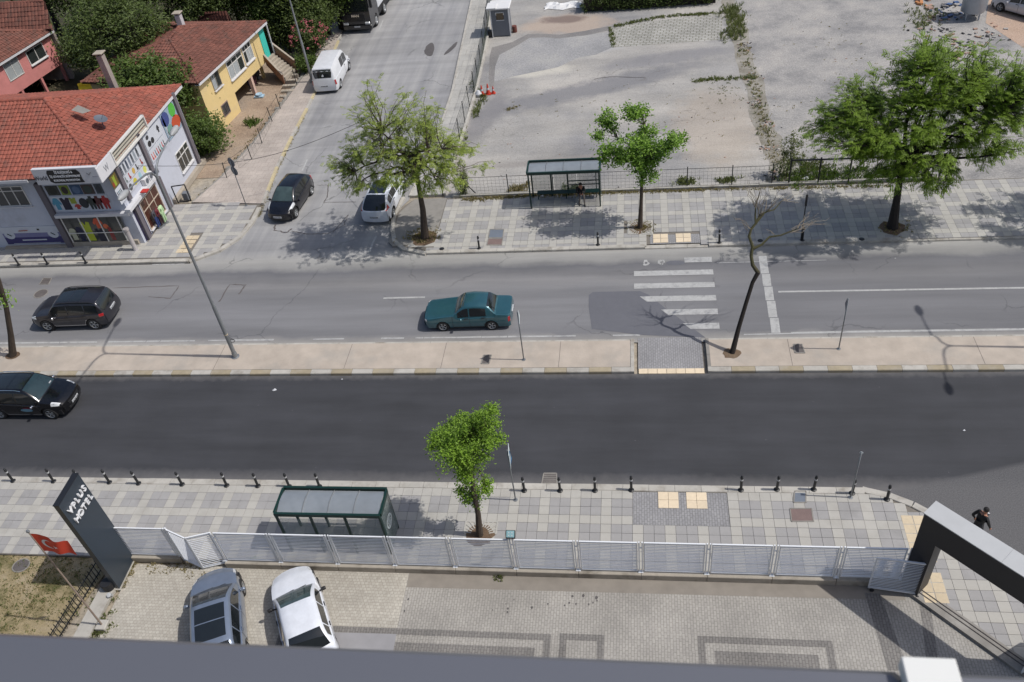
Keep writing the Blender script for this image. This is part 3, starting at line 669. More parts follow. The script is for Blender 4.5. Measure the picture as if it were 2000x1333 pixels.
def car(name, label, cat, loc, heading, L, Wd, H, pnt, deck, roofp, belt, wheels, R=.31, zs=.2, rr=.78, doors=(), pillars=(), nose=.22, tail=.15, plan=.5,
        glass=None, rimm=None, spokes=5, sunroof=None, roofmat=None, head=None, tailm='side', plate_f=None, plate_r=None, group=None, rails=False, boxy=0.0, grille=True, extras=None, lampz=None, chrome_sill=False, tumble=.93, bumper_m=None, side_glass=True, gtop=.10):
    """loft a car body. x forward, origin at the middle between the wheels on the road.
    deck: height of bonnet/boot line; roofp: (x windscreen base, x roof front, x roof rear, x rear glass base) ; belt: (x, z)"""
    root = thing(name, label, cat, loc, heading, group)
    xw, xf, xr, xb = roofp; hl = L/2
    keys = {-hl, hl, xw, xf, xr, xb}
    for p in list(pillars)+[d for d in doors]: keys.add(p)
    for w in wheels:
        for k in range(-6, 7): keys.add(round(w+(R+.055)*sin(k*pi/12), 4))
    k = -hl
    while k < hl: keys.add(round(k, 3)); k += .11
    for d in (.02, .06, .12): keys.add(-hl+d); keys.add(hl-d)
    xs = sorted(keys); xs = [x for i, x in enumerate(xs) if i == 0 or x-xs[i-1] > .012]
    def hw(x):   # plan half width
        a = (hl-x)/max(nose, .01); b = (x+hl)/max(tail, .01)
        f = 1.0
        if a < 4: f = min(f, 1-(.18*(1-min(a/4, 1))**2.2)*(1.0))
        if b < 4: f = min(f, 1-(.14*(1-min(b/4, 1))**2.2))
        return Wd/2*f
    def dk(x): return smooth_interp(deck, x)
    def bl(x): return min(smooth_interp(belt, x), dk(x)-.02 if not (xb < x < xw) else 9)
    def roof(x):
        if x >= xw or x <= xb: return None
        z0 = dk(xw) if x > xf else dk(xb)
        if x > xf: t_ = (xw-x)/(xw-xf); e = 1-(1-t_)**1.35; return dk(xw)+(H-.03-dk(xw))*e
        if x < xr: t_ = (x-xb)/(xr-xb); e = 1-(1-t_)**1.5; return dk(xb)+(H-.06-dk(xb))*e
        t_ = (x-xr)/(xf-xr); return (H-.06)+(.03)*t_+.045*math.sin(pi*t_)**.8
    def low(x):
        z = zs
        if hl-x < .1: z = zs+.02
        for w in wheels:
            dx = abs(x-w)
            if dx < R+.055: z = max(z, R+math.sqrt((R+.055)**2-dx*dx)-.01)
        return z
    def bow(x, y, w):
        s_ = 0
        if x > 0: s_ = nose*(x/hl)**2
        else: s_ = -tail*(x/hl)**2
        return x-s_*(abs(y)/(Wd/2))**2.2
    def ring(x):
        w = hw(x); zl = low(x); zb = bl(x); r_ = roof(x); d_ = dk(x)
        full = zs
        def side(fr):
            z = zl+(zb-zl)*fr; g_ = (z-zs)/max(.1, zb-zs)
            b_ = 1-.05*(1-min(1, g_*2.2))**2-.035*max(0, g_-.55)/.45
            return (w*b_, z)
        P = [side(0), side(.3), side(.62), side(1)]
        wt = w*tumble
        if r_ is None:
            P += [(w*.93, d_-.012), (w*.86, d_+.004), (w*.74, d_+.012), (w*.4, d_+.022), (0, d_+.026)]
        else:
            hgt = r_-d_ if x > xf or x < xr else r_-zb
            base = max(zb, min(d_, r_)) if not (xr <= x <= xf) else zb
            kk = max(0, min(1, (r_-zb)/(H-.03-zb)))
            wr = w*(.93+(rr-.93)*kk)
            P += [(w*.93, zb+.015), (wr+.0, max(zb+.02, r_-gtop*kk)), (wr-.07*kk-.02, r_-.02*kk+.002), (wr*.5, r_+.004), (0, r_+.008)]
        return P
    rings = [ring(x) for x in xs]
    def S(xi, r, sgn):  # surface point at station float xi (x value), ring r
        import bisect
        i = min(max(bisect.bisect_right(xs, xi)-1, 0), len(xs)-2); t_ = (xi-xs[i])/(xs[i+1]-xs[i])
        j = min(int(r), 7); u = r-j
        def P(ii):
            a, b = rings[ii][j], rings[ii][j+1]; return (a[0]+(b[0]-a[0])*u, a[1]+(b[1]-a[1])*u)
        p, q = P(i), P(i+1); y = p[0]+(q[0]-p[0])*t_; z = p[1]+(q[1]-p[1])*t_
        return Vector((bow(xi, y, 0), y*sgn, z))
    body = MB(); n = 9
    for x, rg in zip(xs, rings):
        for j in range(n): body.v.append((bow(x, rg[j][0], 0), -rg[j][0], rg[j][1]))
        for j in range(n-2, -1, -1): body.v.append((bow(x, rg[j][0], 0), rg[j][0], rg[j][1]))
    m_ = 2*n-1
    for i in range(len(xs)-1):
        for j in range(m_-1):
            a = i*m_+j; body.f.append((a, a+m_, a+m_+1, a+1))
            jj = j if j < n-1 else m_-2-j
            ix = (xs[i]+xs[i+1])/2
            mi = 0
            if jj >= 6 and xr < ix < xf and roofmat: mi = 1
            body.mi.append(mi)
    # end caps as small grids
    for ie, sg in ((0, -1), (len(xs)-1, 1)):
        rg = rings[ie]; x = xs[ie]; rows = []
        ys = [-rg[j][0] for j in range(3, 9)]+[rg[j][0] for j in range(7, 2, -1)]
        zt = [rg[j][1] for j in range(3, 9)]+[rg[j][1] for j in range(7, 2, -1)]
        for lv in range(4):
            w_ = rg[lv][0]; z_ = rg[lv][1]; row = []
            for y0, z0 in zip(ys, zt):
                y = y0/rg[3][0]*w_; z = z_ if lv < 3 else z0
                bulge = sg*(.05*math.sin(pi*(lv+.3)/3.6))
                row.append(len(body.v)); body.v.append((bow(x, y, 0)+bulge*(1 if 0 < lv < 3 else .0), y, z))
            rows.append(row)
        for lv in range(3):
            for c in range(len(ys)-1):
                q = (rows[lv][c], rows[lv][c+1], rows[lv+1][c+1], rows[lv+1][c])
                body.f.append(q if sg > 0 else q[::-1]); body.mi.append(2 if lv == 0 and bumper_m else 0)
    body.build('body', [pnt, roofmat or pnt, bumper_m or pnt], root, True, world=False)
    # dark floor and wheel wells
    q = MB(); q.box(-hl+.2, hl-.25, -Wd/2+.09, Wd/2-.09, zs-.02, zs+.28); 
    for w in wheels: q.box(w-R-.06, w+R+.06, -Wd/2+.10, Wd/2-.10, zs, R*2+.12)
    q.build('underbody', M_BLK, root, world=False)
    def patch(name, x0, x1, r0, r1, m, off=.006, sides=(1, -1), nx=None, nr=None, par=None, across=False, skew=0.0, edge=True):
        res = []
        nx = nx or max(2, int(abs(x1-x0)/.08)); nr = nr or max(2, int(abs(r1-r0)*2))
        if across:
            rs = [(r0+(8-r0)*k/6, -1) for k in range(7)]+[(8-(8-r0)*k/6, 1) for k in range(1, 7)]; groups = [rs]
        else: groups = [[(r0+(r1-r0)*k/nr, s_) for k in range(nr+1)] for s_ in sides]
        for gs in groups:
            q = MB(); cols = len(gs)
            G_ = [[S(x0+(x1-x0)*i/nx+skew*(r-r0), r, s_) for r, s_ in gs] for i in range(nx+1)]
            N_ = []
            for i in range(nx+1):
                rw_ = []
                for c in range(cols):
                    a = G_[min(i+1, nx)][c]-G_[max(i-1, 0)][c]; b = G_[i][min(c+1, cols-1)]-G_[i][max(c-1, 0)]
                    nn = a.cross(b)
                    if nn.length < 1e-9: nn = Vector((0, 0, 1))
                    nn.normalize()
                    cen = Vector((G_[i][c].x*.6, 0, .5))
                    if nn.dot(G_[i][c]-cen) < 0: nn = -nn
                    rw_.append(G_[i][c]+nn*off)
                N_.append(rw_)
            for row in N_: q.v += [tuple(p) for p in row]
            for i in range(nx):
                for c in range(cols-1):
                    a = i*cols+c; q.f.append((a, a+cols, a+cols+1, a+1)); q.mi.append(0)
            if edge:   # skirt down to the body so the piece has thickness
                loop = [i*cols for i in range(nx+1)]+[nx*cols+c for c in range(1, cols)]+[i*cols+cols-1 for i in range(nx-1, -1, -1)]+[c for c in range(cols-2, 0, -1)]
                fl = [p for row in G_ for p in row]; k0 = len(q.v)
                for ii in loop: q.v.append(tuple(fl[ii]+(fl[ii]-Vector(q.v[ii]))*.2))
                for a in range(len(loop)):
                    b = (a+1) % len(loop); q.f.append((loop[a], loop[b], k0+b, k0+a)); q.mi.append(0)
            res.append(q.build(name, m, par or root, True, world=False))
        return res
    gl = glass or M_GLASS
    patch('windscreen', xw-.05, xf+.02, 6.12, 8, gl, .007, across=True)
    if xb > -hl+.02 or True: patch('rear_window', xb+(.06 if xb > -hl+.26 else .012), xr-.02, 6.12, 8, M_GLASS, .007, across=True)
    if side_glass:
        P_ = list(pillars)
        for a, b in zip(P_, P_[1:]): patch('side_window', a+.03, b-.03, 4.12, 4.95, M_GLASS, .007, nr=2)
    if sunroof: patch('sunroof', sunroof[0], sunroof[1], 6.35, 8, M_GLASS, .006, across=True)
    if sunroof and len(sunroof) > 2: patch('roof_bar', sunroof[2]-.02, sunroof[2]+.02, 6.35, 8, pnt, .009, across=True)
    D_ = list(doors)
    for a, b in zip(D_, D_[1:]):
        ds = patch('door', a+.012, b-.012, .35, 3.92, pnt, .006, nr=7)
        for s_, d_ in zip((1, -1), ds):
            h = S(a+.14, 3.25, s_); q = MB(); q.box(-.09, .09, -.018, .018, -.014, .014, M=Matrix.Translation(h+Vector((0, s_*.02, 0)))); q.build('door_handle', M_BLK if rimm is None else M_CHROME, d_, world=False)
    for dx in D_:
        patch('door_seam', dx-.009, dx+.009, .35, 3.98, M_BLK, .003, nx=2, nr=7, edge=False)
    if D_: patch('sill_trim', D_[0], D_[-1], .02, .28, M_CHROME if chrome_sill else M_BLK, .008, nr=2)
    patch('bonnet', xw+.04, hl-max(.12, nose*.7), 5.6, 8, pnt, .005, across=True)
    if xb > -hl+.25: patch('boot_lid', -hl+.05, xb-.03, 5.6, 8, pnt, .005, across=True)
    hz = head or (.36, .04, 3.0, 4.9)
    patch('headlight', hl-hz[0], hl-hz[1], hz[2], hz[3], M_LAMP, .010, nr=3)
    if tailm == 'side': patch('taillight', -hl+.02, -hl+.24, 2.5, 3.95, M_TAIL, .010, nr=3)
    elif tailm == 'tall': patch('taillight', -hl+.02, -hl+.16, 2.3, 4.7, M_TAIL, .012, nr=4)
    elif tailm == 'low': patch('taillight', -hl+.01, -hl+.10, 1.7, 2.9, M_TAIL, .012, nr=3)
    # face panels on the end caps
    def face(name, sg, y0, y1, z0, z1, m, off=.03, par=None):
        q = MB(); ny = 6; x = xs[-1] if sg > 0 else xs[0]
        for i in range(ny+1):
            y = y0+(y1-y0)*i/ny
            for z in (z0, z1): q.v.append((bow(x, y, 0)+sg*(off+.03), y, z))
            for z in (z1, z0): q.v.append((bow(x, y, 0)-sg*.06, y, z))
        for i in range(ny):
            for k in range(4):
                a = i*4+k; b = i*4+(k+1) % 4; q.f.append((a, b, b+4, a+4)); q.mi.append(0)
        q.f += [(0, 1, 2, 3), (ny*4+3, ny*4+2, ny*4+1, ny*4)]; q.mi += [0, 0]
        return q.build(name, m, par or root, world=False)
    zf = dk(hl)
    if grille:
        face('grille', 1, -.42, .42, zf-.22, zf-.07, M_BLK); face('lower_grille', 1, -.5, .5, zs+.08, zs+.2, M_BLK)
        face('badge', 1, -.05, .05, zf-.19, zf-.10, M_CHROME, .045)
    pf = face('number_plate', 1, -.26, .26, zs+.22, zs+.33, M_PLATE, .05)
    zr = plate_r or (dk(-hl)-.28)
    pr_ = face('number_plate', -1, -.26, .26, zr, zr+.11, M_PLATE, .04)
    rnd = random.Random(hash_(name+label))
    s_ = '34 %s%s %03d' % (rnd.choice(PLATES), rnd.choice(PLATES), rnd.randint(100, 999))
    for sg, zc, par_ in ((1, zs+.275, pf), (-1, zr+.055, pr_)):
        tm = text_mesh(s_, .11, .002, M_INK)
        M = frame_M((sg*(hl+.085+.0), 0, zc), (0, sg, 0), (0, 0, 1))
        stuff(inst('plate_text', tm, None, par_, M=M))
    # mirrors
    for s_ in (1, -1):
        p = S(xw-.35, 3.95, s_); q = MB(); q.bar(p, p+Vector((0, s_*.1, .04)), .05, .03)
        q.box(p.x-.05, p.x+.06, min(p.y+s_*.08, p.y+s_*.25), max(p.y+s_*.08, p.y+s_*.25), p.z-.01, p.z+.13, bev=.03)
        q.build('wing_mirror', extras['mirror'] if extras and 'mirror' in extras else pnt, root, world=False)
        if rails:
            q = MB(); q.tube([S(x, 5.6, s_)+Vector((0, 0, .01 if i in (0, 8) else .055)) for i, x in enumerate([xr+.05+(xf-xr-.1)*k/8 for k in range(9)])], .018, 6)
            q.build('roof_rail', M_CHROME if rails == 'chrome' else M_BLK, root, True, world=False)
    tm_, rm_ = tyre_mesh(R, .21), rim_mesh(R, .21, spokes, rimm)
    for w in wheels:
        for s_ in (1, -1):
            e = bpy.data.objects.new('wheel', tm_); COL.objects.link(e); e.parent = root
            e.location = (w, s_*(Wd/2-.115), R); e.rotation_euler = (-s_*pi/2, random.uniform(0, 6) if False else 0, 0)
            r_ = inst('rim', rm_, (0, 0, 0), e, rz=random.uniform(0, 1))
    q = MB(); q.bar((xw-.02, -.45, dk(xw)+.03), (xw-.10, .05, dk(xw)+.07), .02, .012); q.bar((xw-.02, .0, dk(xw)+.035), (xw-.10, .5, dk(xw)+.06), .02, .012)
    q.build('wiper', M_BLK, root, world=False)
    root['_S'] = 1; del root['_S']
    return root, S, patch, face
def hash_(s):
    h = 0
    for c in s: h = (h*131+ord(c)) % 1000003
    return h
P_TEAL = paint('paint_teal', lin(50, 98, 110, .85), .35, .3)
P_WHITE = paint('paint_white', lin(226, 230, 238, .88), 0, .35)
P_BLACK = paint('paint_black_blue', lin(16, 17, 26, .8), .2, .25)
P_BLACK2 = paint('paint_black', lin(14, 14, 20, .7), .2, .22)
P_GREY = paint('paint_dark_grey', lin(52, 52, 60, .8), .4, .28)
P_SILVER = paint('paint_silver_blue', lin(146, 158, 178, .8), .5, .32)
def by_wheels(f, r, side, wheels, Wd):
    """car position and heading from the two wheel contacts seen on one side (+1 its left, -1 its right)"""
    a = at(*f, 0); b = at(*r, 0); d = (a-b).normalized(); left = Vector((-d.y, d.x, 0))
    c = (a+b)/2-d*((wheels[0]+wheels[1])/2)-left*side*(Wd/2-.02)
    return (c.x, c.y, .003), math.atan2(d.y, d.x)
P_VAN = paint('paint_van_white', lin(224, 226, 230, .88), 0, .4)
# teal three-box saloon on the far carriageway
ang = lambda a, b: math.atan2(b[1]-a[1], b[0]-a[0])
def place(a, b, off=0): return ((a[0]+b[0])/2, (a[1]+b[1])/2)
car('saloon_car', 'boxy teal saloon car driving left on the far carriageway', 'car', *by_wheels((865, 648), (964.5, 645.5), 1, (-1.18, 1.24), 1.64), 4.26, 1.64, 1.40, P_TEAL,
    [(-2.13, .90), (-1.5, .93), (-1.3, .94), (.55, .93), (.6, .92), (2.0, .76), (2.13, .72)], (.62, .08, -.98, -1.42), [(-2.13, .84), (2.13, .70)], (-1.18, 1.24), .295, .22, .76,
    doors=(-.95, -.12, .72), pillars=(-.98, -.12, .48), nose=.05, tail=.04, head=(.1, .01, 2.6, 3.8), tailm='low', glass=M_GLASSG, tumble=.93)
# dark grey off-roader
r_, S_, patch_, face_ = car('suv_car', 'dark grey off-roader with glass roof turning left by the manholes', 'car', *by_wheels((101, 648), (187, 645), 1, (-1.33, 1.33), 1.9), 4.28, 1.88, 1.68, P_GREY,
    [(-2.14, 1.02), (-2.0, 1.05), (.9, 1.08), (1.8, .98), (2.14, .84)], (1.02, .45, -1.82, -2.12), [(-2.14, 1.0), (2.14, .82)], (-1.33, 1.33), .365, .32, .80,
    doors=(-1.1, -.15, .92), pillars=(-1.9, -1.12, -.15, .82), nose=.10, tail=.08, spokes=5, sunroof=(-.95, .38, -.3), rails=True, tailm='side', plate_r=.82, chrome_sill=True, extras={'mirror': M_CHROME})
# black SUV cut by the left edge
r_, S_, patch_, face_ = car('suv_car', 'black SUV with chrome rails and a door logo on the near road', 'car', *by_wheels((102, 819.5), (9, 819), -1, (-1.3, 1.34), 1.82), 4.41, 1.82, 1.66, P_BLACK2,
    [(-2.2, 1.02), (-2.0, 1.05), (1.0, 1.06), (1.9, .93), (2.2, .78)], (1.12, .35, -1.6, -2.12), [(-2.2, 1.02), (-1.0, .98), (2.2, .76)], (-1.30, 1.34), .345, .27, .76,
    doors=(-1.05, -.1, .95), pillars=(-1.75, -1.07, -.1, .85), nose=.22, tail=.15, glass=mat('tinted_windscreen', lin(40, 60, 65, .75), .1, .35, 3, spec=.6, coat=.5), sunroof=(-1.3, .3, -.45), rails='chrome', chrome_sill=True, extras={'mirror': M_CHROME}, head=(.5, .12, 3.1, 5.4))
def side_sign(S_, root, x, r, s_, w, h, col_m, name='door_logo'):
    p = S_(x, r, s_); q = MB(); n_ = 16
    q.add([(p.x+w/2*cos(2*pi*k/n_), p.y+s_*.016, p.z+h/2*sin(2*pi*k/n_)) for k in range(n_)], [tuple(range(n_))])
    return q.build(name, col_m, root, world=False)
side_sign(S_, r_, .30, 1.9, -1, .62, .20, mat('logo_blue', lin(120, 160, 180, .8), .5)); side_sign(S_, r_, .38, 2.4, -1, .5, .12, mat('logo_red', lin(120, 20, 40, .8), .5))
q = MB(); p = S_(.92, 7.2, -1); p2 = S_(.75, 7.2, 1); p = S_(1.02, 7.0, 1); q.box(p.x-.12, p.x+.02, p.y-.05, p.y+.12, p.z+.0, p.z+.03); q.build('windscreen_sticker', M_PLATE, r_, world=False)
# black hatchback coming down the side street
car('hatchback_car', 'small black hatchback coming down the side street', 'car', *by_wheels((582, 424), (611, 381), 1, (-1.24, 1.25), 1.72), 3.95, 1.72, 1.48, P_BLACK,
    [(-1.97, 1.0), (-1.8, 1.02), (.75, .98), (1.55, .82), (1.97, .62)], (1.08, .18, -1.3, -1.86), [(-1.97, 1.02), (-.8, .95), (1.97, .62)], (-1.24, 1.25), .315, .2, .72,
    doors=(-.75, .95), pillars=(-1.4, -.72, .65), nose=.30, tail=.18, head=(.85, .2, 3.3, 5.2), tailm='tall', glass=M_GLASSG)
# white car under the tree, rear to the camera
r_, S_, patch_, face_ = car('estate_car', 'white car with black glass roof parked under the sparse tree', 'car', (at(735, 440).x+.12, at(735, 440).y+2.15, .003), radians(90-3), 4.35, 1.82, 1.48, P_WHITE,
    [(-2.17, .88), (-2.0, .90), (.9, .96), (1.8, .82), (2.17, .66)], (1.15, .3, -1.15, -2.1), [(-2.17, .86), (-.8, .92), (2.17, .66)], (-1.34, 1.34), .33, .2, .74,
    doors=(-.9, .0, 1.0), pillars=(-1.5, -.9, 0, .8), nose=.24, tail=.20, tailm=None, sunroof=(-1.05, .25), plate_r=.5, group=None)
patch_('taillight', -2.15, -1.75, 3.0, 5.3, M_TAIL, .012, nr=4)
# white van
r_, S_, patch_, face_ = car('delivery_van', 'white van parked by the left kerb, rear window with a small white motif', 'van', *by_wheels((684, 137), (668, 171), -1, (-1.5, 1.55), 1.9), 4.9, 1.9, 1.95, P_VAN,
    [(-2.45, 1.1), (1.5, 1.1), (2.0, 1.02), (2.45, .78)], (1.75, .95, -2.28, -2.44), [(-2.45, 1.08), (2.45, .8)], (-1.5, 1.55), .33, .25, .84,
    doors=(.35, 1.4), pillars=(-.35, .45, 1.35), nose=.2, tail=.05, tailm='low', plate_r=.6, gtop=.2, tumble=.95)
q = MB(); b = S_(-2.36, 7.6, 1); q.add([(b.x-.07, .02, 1.33), (b.x-.06, -.1, 1.36), (b.x-.0, -.03, 1.62), (b.x-.05, .1, 1.37)], [(0, 1, 2), (0, 2, 3)]); q.build('window_sticker', M_PLATE, r_, world=False)
# silver and white cars on the forecourt
car('parked_car', 'silver blue car with dark panoramic roof parked on the forecourt', 'car', *by_wheels((482, 1170), (490, 1265), -1, (-1.32, 1.36), 1.84), 4.45, 1.84, 1.62, P_SILVER,
    [(-2.2, .98), (1.0, 1.02), (1.85, .90), (2.2, .70)], (1.25, .22, -1.5, -2.1), [(-2.2, .98), (-.9, .96), (2.2, .72)], (-1.32, 1.36), .34, .22, .76,
    doors=(-1.0, -.05, 1.0), pillars=(-1.7, -1.0, -.05, .85), nose=.34, tail=.22, sunroof=(-1.3, .05, -.6), spokes=5, rimm=M_RIM, glass=mat('windscreen_reflect', (.045, .048, .05), .1, .6, 9, coat=.6))
car('parked_car', 'white saloon parked on the forecourt beside the silver car', 'car', *by_wheels((629, 1152), (664, 1268), -1, (-1.32, 1.33), 1.76), 4.55, 1.76, 1.45, P_WHITE,
    [(-2.27, .92), (-1.75, .96), (.95, .94), (1.85, .80), (2.27, .62)], (1.12, .2, -1.05, -1.72), [(-2.27, .92), (-.8, .9), (2.27, .62)], (-1.32, 1.33), .31, .19, .74,
    doors=(-.95, -.02, .95), pillars=(-1.4, -.95, -.02, .75), nose=.34, tail=.2, glass=M_GLASSG, extras={'mirror': M_BLK})
# car top right
car('parked_car', 'pale silver car parked beyond the water tank at the top right', 'car', (at(1975, 36).x+1.05, at(1975, 36).y+.75, .003), radians(128), 4.5, 1.82, 1.5, paint('paint_silver_pale', lin(196, 198, 204, .86), .2, .35),
    [(-2.2, .98), (1.0, .96), (1.85, .82), (2.2, .66)], (1.18, .3, -1.4, -2.0), [(-2.2, .98), (2.2, .66)], (-1.32, 1.33), .32, .2, .76, doors=(-.95, 0, .95), pillars=(-1.5, -.95, 0, .8))
# lorry
TK = at(702, 65); tr = thing('lorry', 'black lorry with white body parked by the left kerb at the top', 'lorry', (TK.x, TK.y, 0), radians(-90-3))
b = MB(); prof = [(0, .42), (.06, 1.0), (.02, 1.75), (-.12, 2.75), (-.3, 3.35), (-.9, 3.72), (-2.2, 3.75), (-2.2, .5), (-1.85, .5), (-1.7, .95), (-1.4, 1.1), (-1.1, .95), (-.95, .42)]
M_TRK = paint('paint_lorry', lin(34, 36, 42, .8), .2, .3)
hwT = 1.24
vs = [(x, -hwT if abs(x) > .01 or True else 0, z) for x, z in prof]+[(x, hwT, z) for x, z in prof]; n_ = len(prof)
b.add(vs, [tuple(range(n_))[::-1], tuple(range(n_, 2*n_))]+[(i, (i+1) % n_, n_+(i+1) % n_, n_+i) for i in range(n_)])
b.build('cab', M_TRK, tr, world=False)
b = MB(); b.add([(.035, -1.1, 1.82), (.035, 1.1, 1.82), (-.10, 1.05, 2.72), (-.10, -1.05, 2.72)], [(0, 1, 2, 3)]); b.build('windscreen', M_GLASS, tr, world=False)
b = MB(); b.box(-.05, .09, -.8, .8, .98, 1.62, bev=.03); gr = b.build('grille', M_BLK, tr, world=False)
for z in (1.05, 1.15, 1.25): b = MB(); b.box(.08, .11, -.75, .75, z, z+.03); b.build('slat', M_TRK, gr, world=False)
inst('lettering', text_mesh('MAN', .3, .01, M_CHROME, .004), None, gr, M=frame_M((.105, 0, 1.46), (0, 1, 0), (0, 0, 1)))
b = MB(); b.box(-.1, .14, -1.25, 1.25, .3, .72, bev=.06); bp = b.build('bumper', M_TRK, tr, world=False)
b = MB(); b.box(.13, .15, -.26, .26, .52, .63); b.build('number_plate', M_PLATE, tr, world=False)
for s_ in (-1, 1):
    b = MB(); b.box(.05, .16, min(s_*.72, s_*1.15), max(s_*.72, s_*1.15), .74, .94, bev=.04); b.build('headlight', M_LAMP, tr, world=False)
    b = MB(); b.box(-.35, -.2, min(s_*1.28, s_*1.5), max(s_*1.28, s_*1.5), 1.95, 2.75, bev=.04); b.bar((-.3, s_*1.2, 2.7), (-.28, s_*1.4, 2.65), .04); b.build('wing_mirror', M_BLK, tr, world=False)
    b = MB(); b.add([(-.25, s_*1.245, 1.9), (-1.15, s_*1.245, 1.9), (-1.15, s_*1.245, 2.7), (-.42, s_*1.245, 2.7)], [(0, 1, 2, 3)]); b.build('side_window', M_GLASS, tr, world=False)
b = MB(); b.box(-9.5, -2.35, -1.25, 1.25, 1.15, 3.6, bev=.03); b.build('cargo_box', mat('lorry_white', lin(214, 216, 220, .85), .5), tr, world=False)
b = MB(); b.box(-9.4, -2.0, -1.15, 1.15, .55, 1.1); b.build('chassis', M_BLK, tr, world=False)
tm_, rm_ = tyre_mesh(.5, .3), rim_mesh(.5, .3, 10)
for x in (-1.4, -4.0, -7.5, -8.8):
    for s_ in (1, -1):
        e = bpy.data.objects.new('wheel', tm_); COL.objects.link(e); e.parent = tr; e.location = (x, s_*1.08, .5); e.rotation_euler = (-s_*pi/2, 0, 0); inst('rim', rm_, (0, 0, 0), e)
# ================================================================ VEGETATION
def leaf_mat(name, c, var=.35, trans=.35, hue=None):
    t = NT(name); g = t.n('NewGeometry'); c2 = hue or tuple(x*.55 for x in c[:3])
    r = g.outputs['Random Per Island']
    n_ = t.noise(.9, 3)
    f = t.math('ADD', t.math('MULTIPLY', r, .6), t.math('MULTIPLY', n_, .4))
    o = t.ramp(f, [(.15, (*c2[:3], 1)), (.5, c), (.85, tuple(min(1, x*(1+var)) for x in c[:3])+(1,))])
    t.col(o); t.b.inputs['Roughness'].default_value = .55; t.b.inputs['Specular IOR Level'].default_value = .35
    tr = t.n('BsdfTranslucent'); t.l(t.mix(1.0, o, (1.2, 1.3, .6, 1), 'MULTIPLY'), tr.inputs['Color']); mx = t.n('MixShader'); mx.inputs[0].default_value = trans
    out = t.t.nodes['Material Output']; t.l(t.b.outputs[0], mx.inputs[1]); t.l(tr.outputs[0], mx.inputs[2]); t.l(mx.outputs[0], out.inputs[0])
    return t.m
L_BRIGHT = leaf_mat('leaf_bright', (.19, .31, .05, 1), .55, hue=(.06, .13, .025)); L_LOCUST = leaf_mat('leaf_locust', (.24, .29, .06, 1), .5, hue=(.11, .17, .035))
L_BIG = leaf_mat('leaf_big_tree', (.165, .25, .032, 1), .5); L_DARK = leaf_mat('leaf_dark', (.085, .118, .032, 1), .5, .3); L_MID = leaf_mat('leaf_mid', (.10, .15, .035, 1), .45)
L_SMALL = leaf_mat('leaf_small_tree', (.20, .32, .04, 1), .6, hue=(.07, .14, .02)); L_YEL = leaf_mat('leaf_dry', (.26, .22, .12, 1), .4); L_PINK = leaf_mat('blossom_pink', (.55, .16, .20, 1), .5)
L_WEED = leaf_mat('weed_leaf', (.15, .17, .07, 1), .4)
B_BARK = mat('bark', lin(88, 76, 66, .7), .9, .35, 9, bump=.8); B_DARK = mat('bark_dark', lin(52, 46, 42, .7), .9, .35, 9, bump=.8); B_MOSS = mat('bark_mossy', lin(84, 82, 52, .7), .9, .4, 5, bump=.8, dirt=lin(70, 62, 52, .6))
B_TWIG = mat('twig_pale', lin(150, 140, 126, .7), .9, .2, 9)
def leaves(q, rnd, c, r, n, sz, drop=0.0, flat=.8, asp=.5):
    """n small leaves in a puff around c"""
    for _ in range(n):
        d = Vector((rnd.gauss(0, 1), rnd.gauss(0, 1), rnd.gauss(0, 1)*flat)); p = c+d*r*.5
        u = Vector((rnd.gauss(0, 1), rnd.gauss(0, 1), rnd.gauss(0, .6)-drop)).normalized()
        w = u.cross(Vector((rnd.gauss(0, .4), rnd.gauss(0, .4), 1))).normalized()
        s = sz*rnd.uniform(.6, 1.35); k = len(q.v); nn = u.cross(w)*s*.18
        q.v += [tuple(p-u*s*.5), tuple(p+w*s*asp*.5+nn), tuple(p+u*s*.5), tuple(p-w*s*asp*.5+nn)]
        q.f.append((k, k+1, k+2, k+3)); q.mi.append(0)
def frond(q, rnd, c, d, L, sz, droop):
    """one compound leaf: leaflets along a drooping midrib"""
    p = Vector(c); d = Vector(d).normalized(); n_ = max(3, int(L/(sz*.55)))
    for i in range(n_):
        d = (d+Vector((0, 0, -droop/n_))).normalized(); p = p+d*(L/n_)
        w = d.cross(Vector((0, 0, 1)))
        if w.length < .1: w = Vector((1, 0, 0))
        w.normalize()
        s = sz*rnd.uniform(.8, 1.2)
        for sg in (-1, 1):
            a = p; tip = p+(w*sg+d*.4+Vector((0, 0, -.15))).normalized()*s; h = d*s*.28; k = len(q.v)
            q.v += [tuple(a-h*.4), tuple((a+tip)/2+h), tuple(tip), tuple((a+tip)/2-h)]; q.f.append((k, k+1, k+2, k+3)); q.mi.append(0)
def bend(rnd, a, b, n, wob):
    a, b = Vector(a), Vector(b); L = (b-a).length; P = []
    for i in range(n+1):
        t_ = i/n; p = a+(b-a)*t_; k = math.sin(pi*t_)
        P.append(p+Vector((rnd.gauss(0, 1), rnd.gauss(0, 1), rnd.gauss(0, .5)+.7))*wob*L*k)
    return P
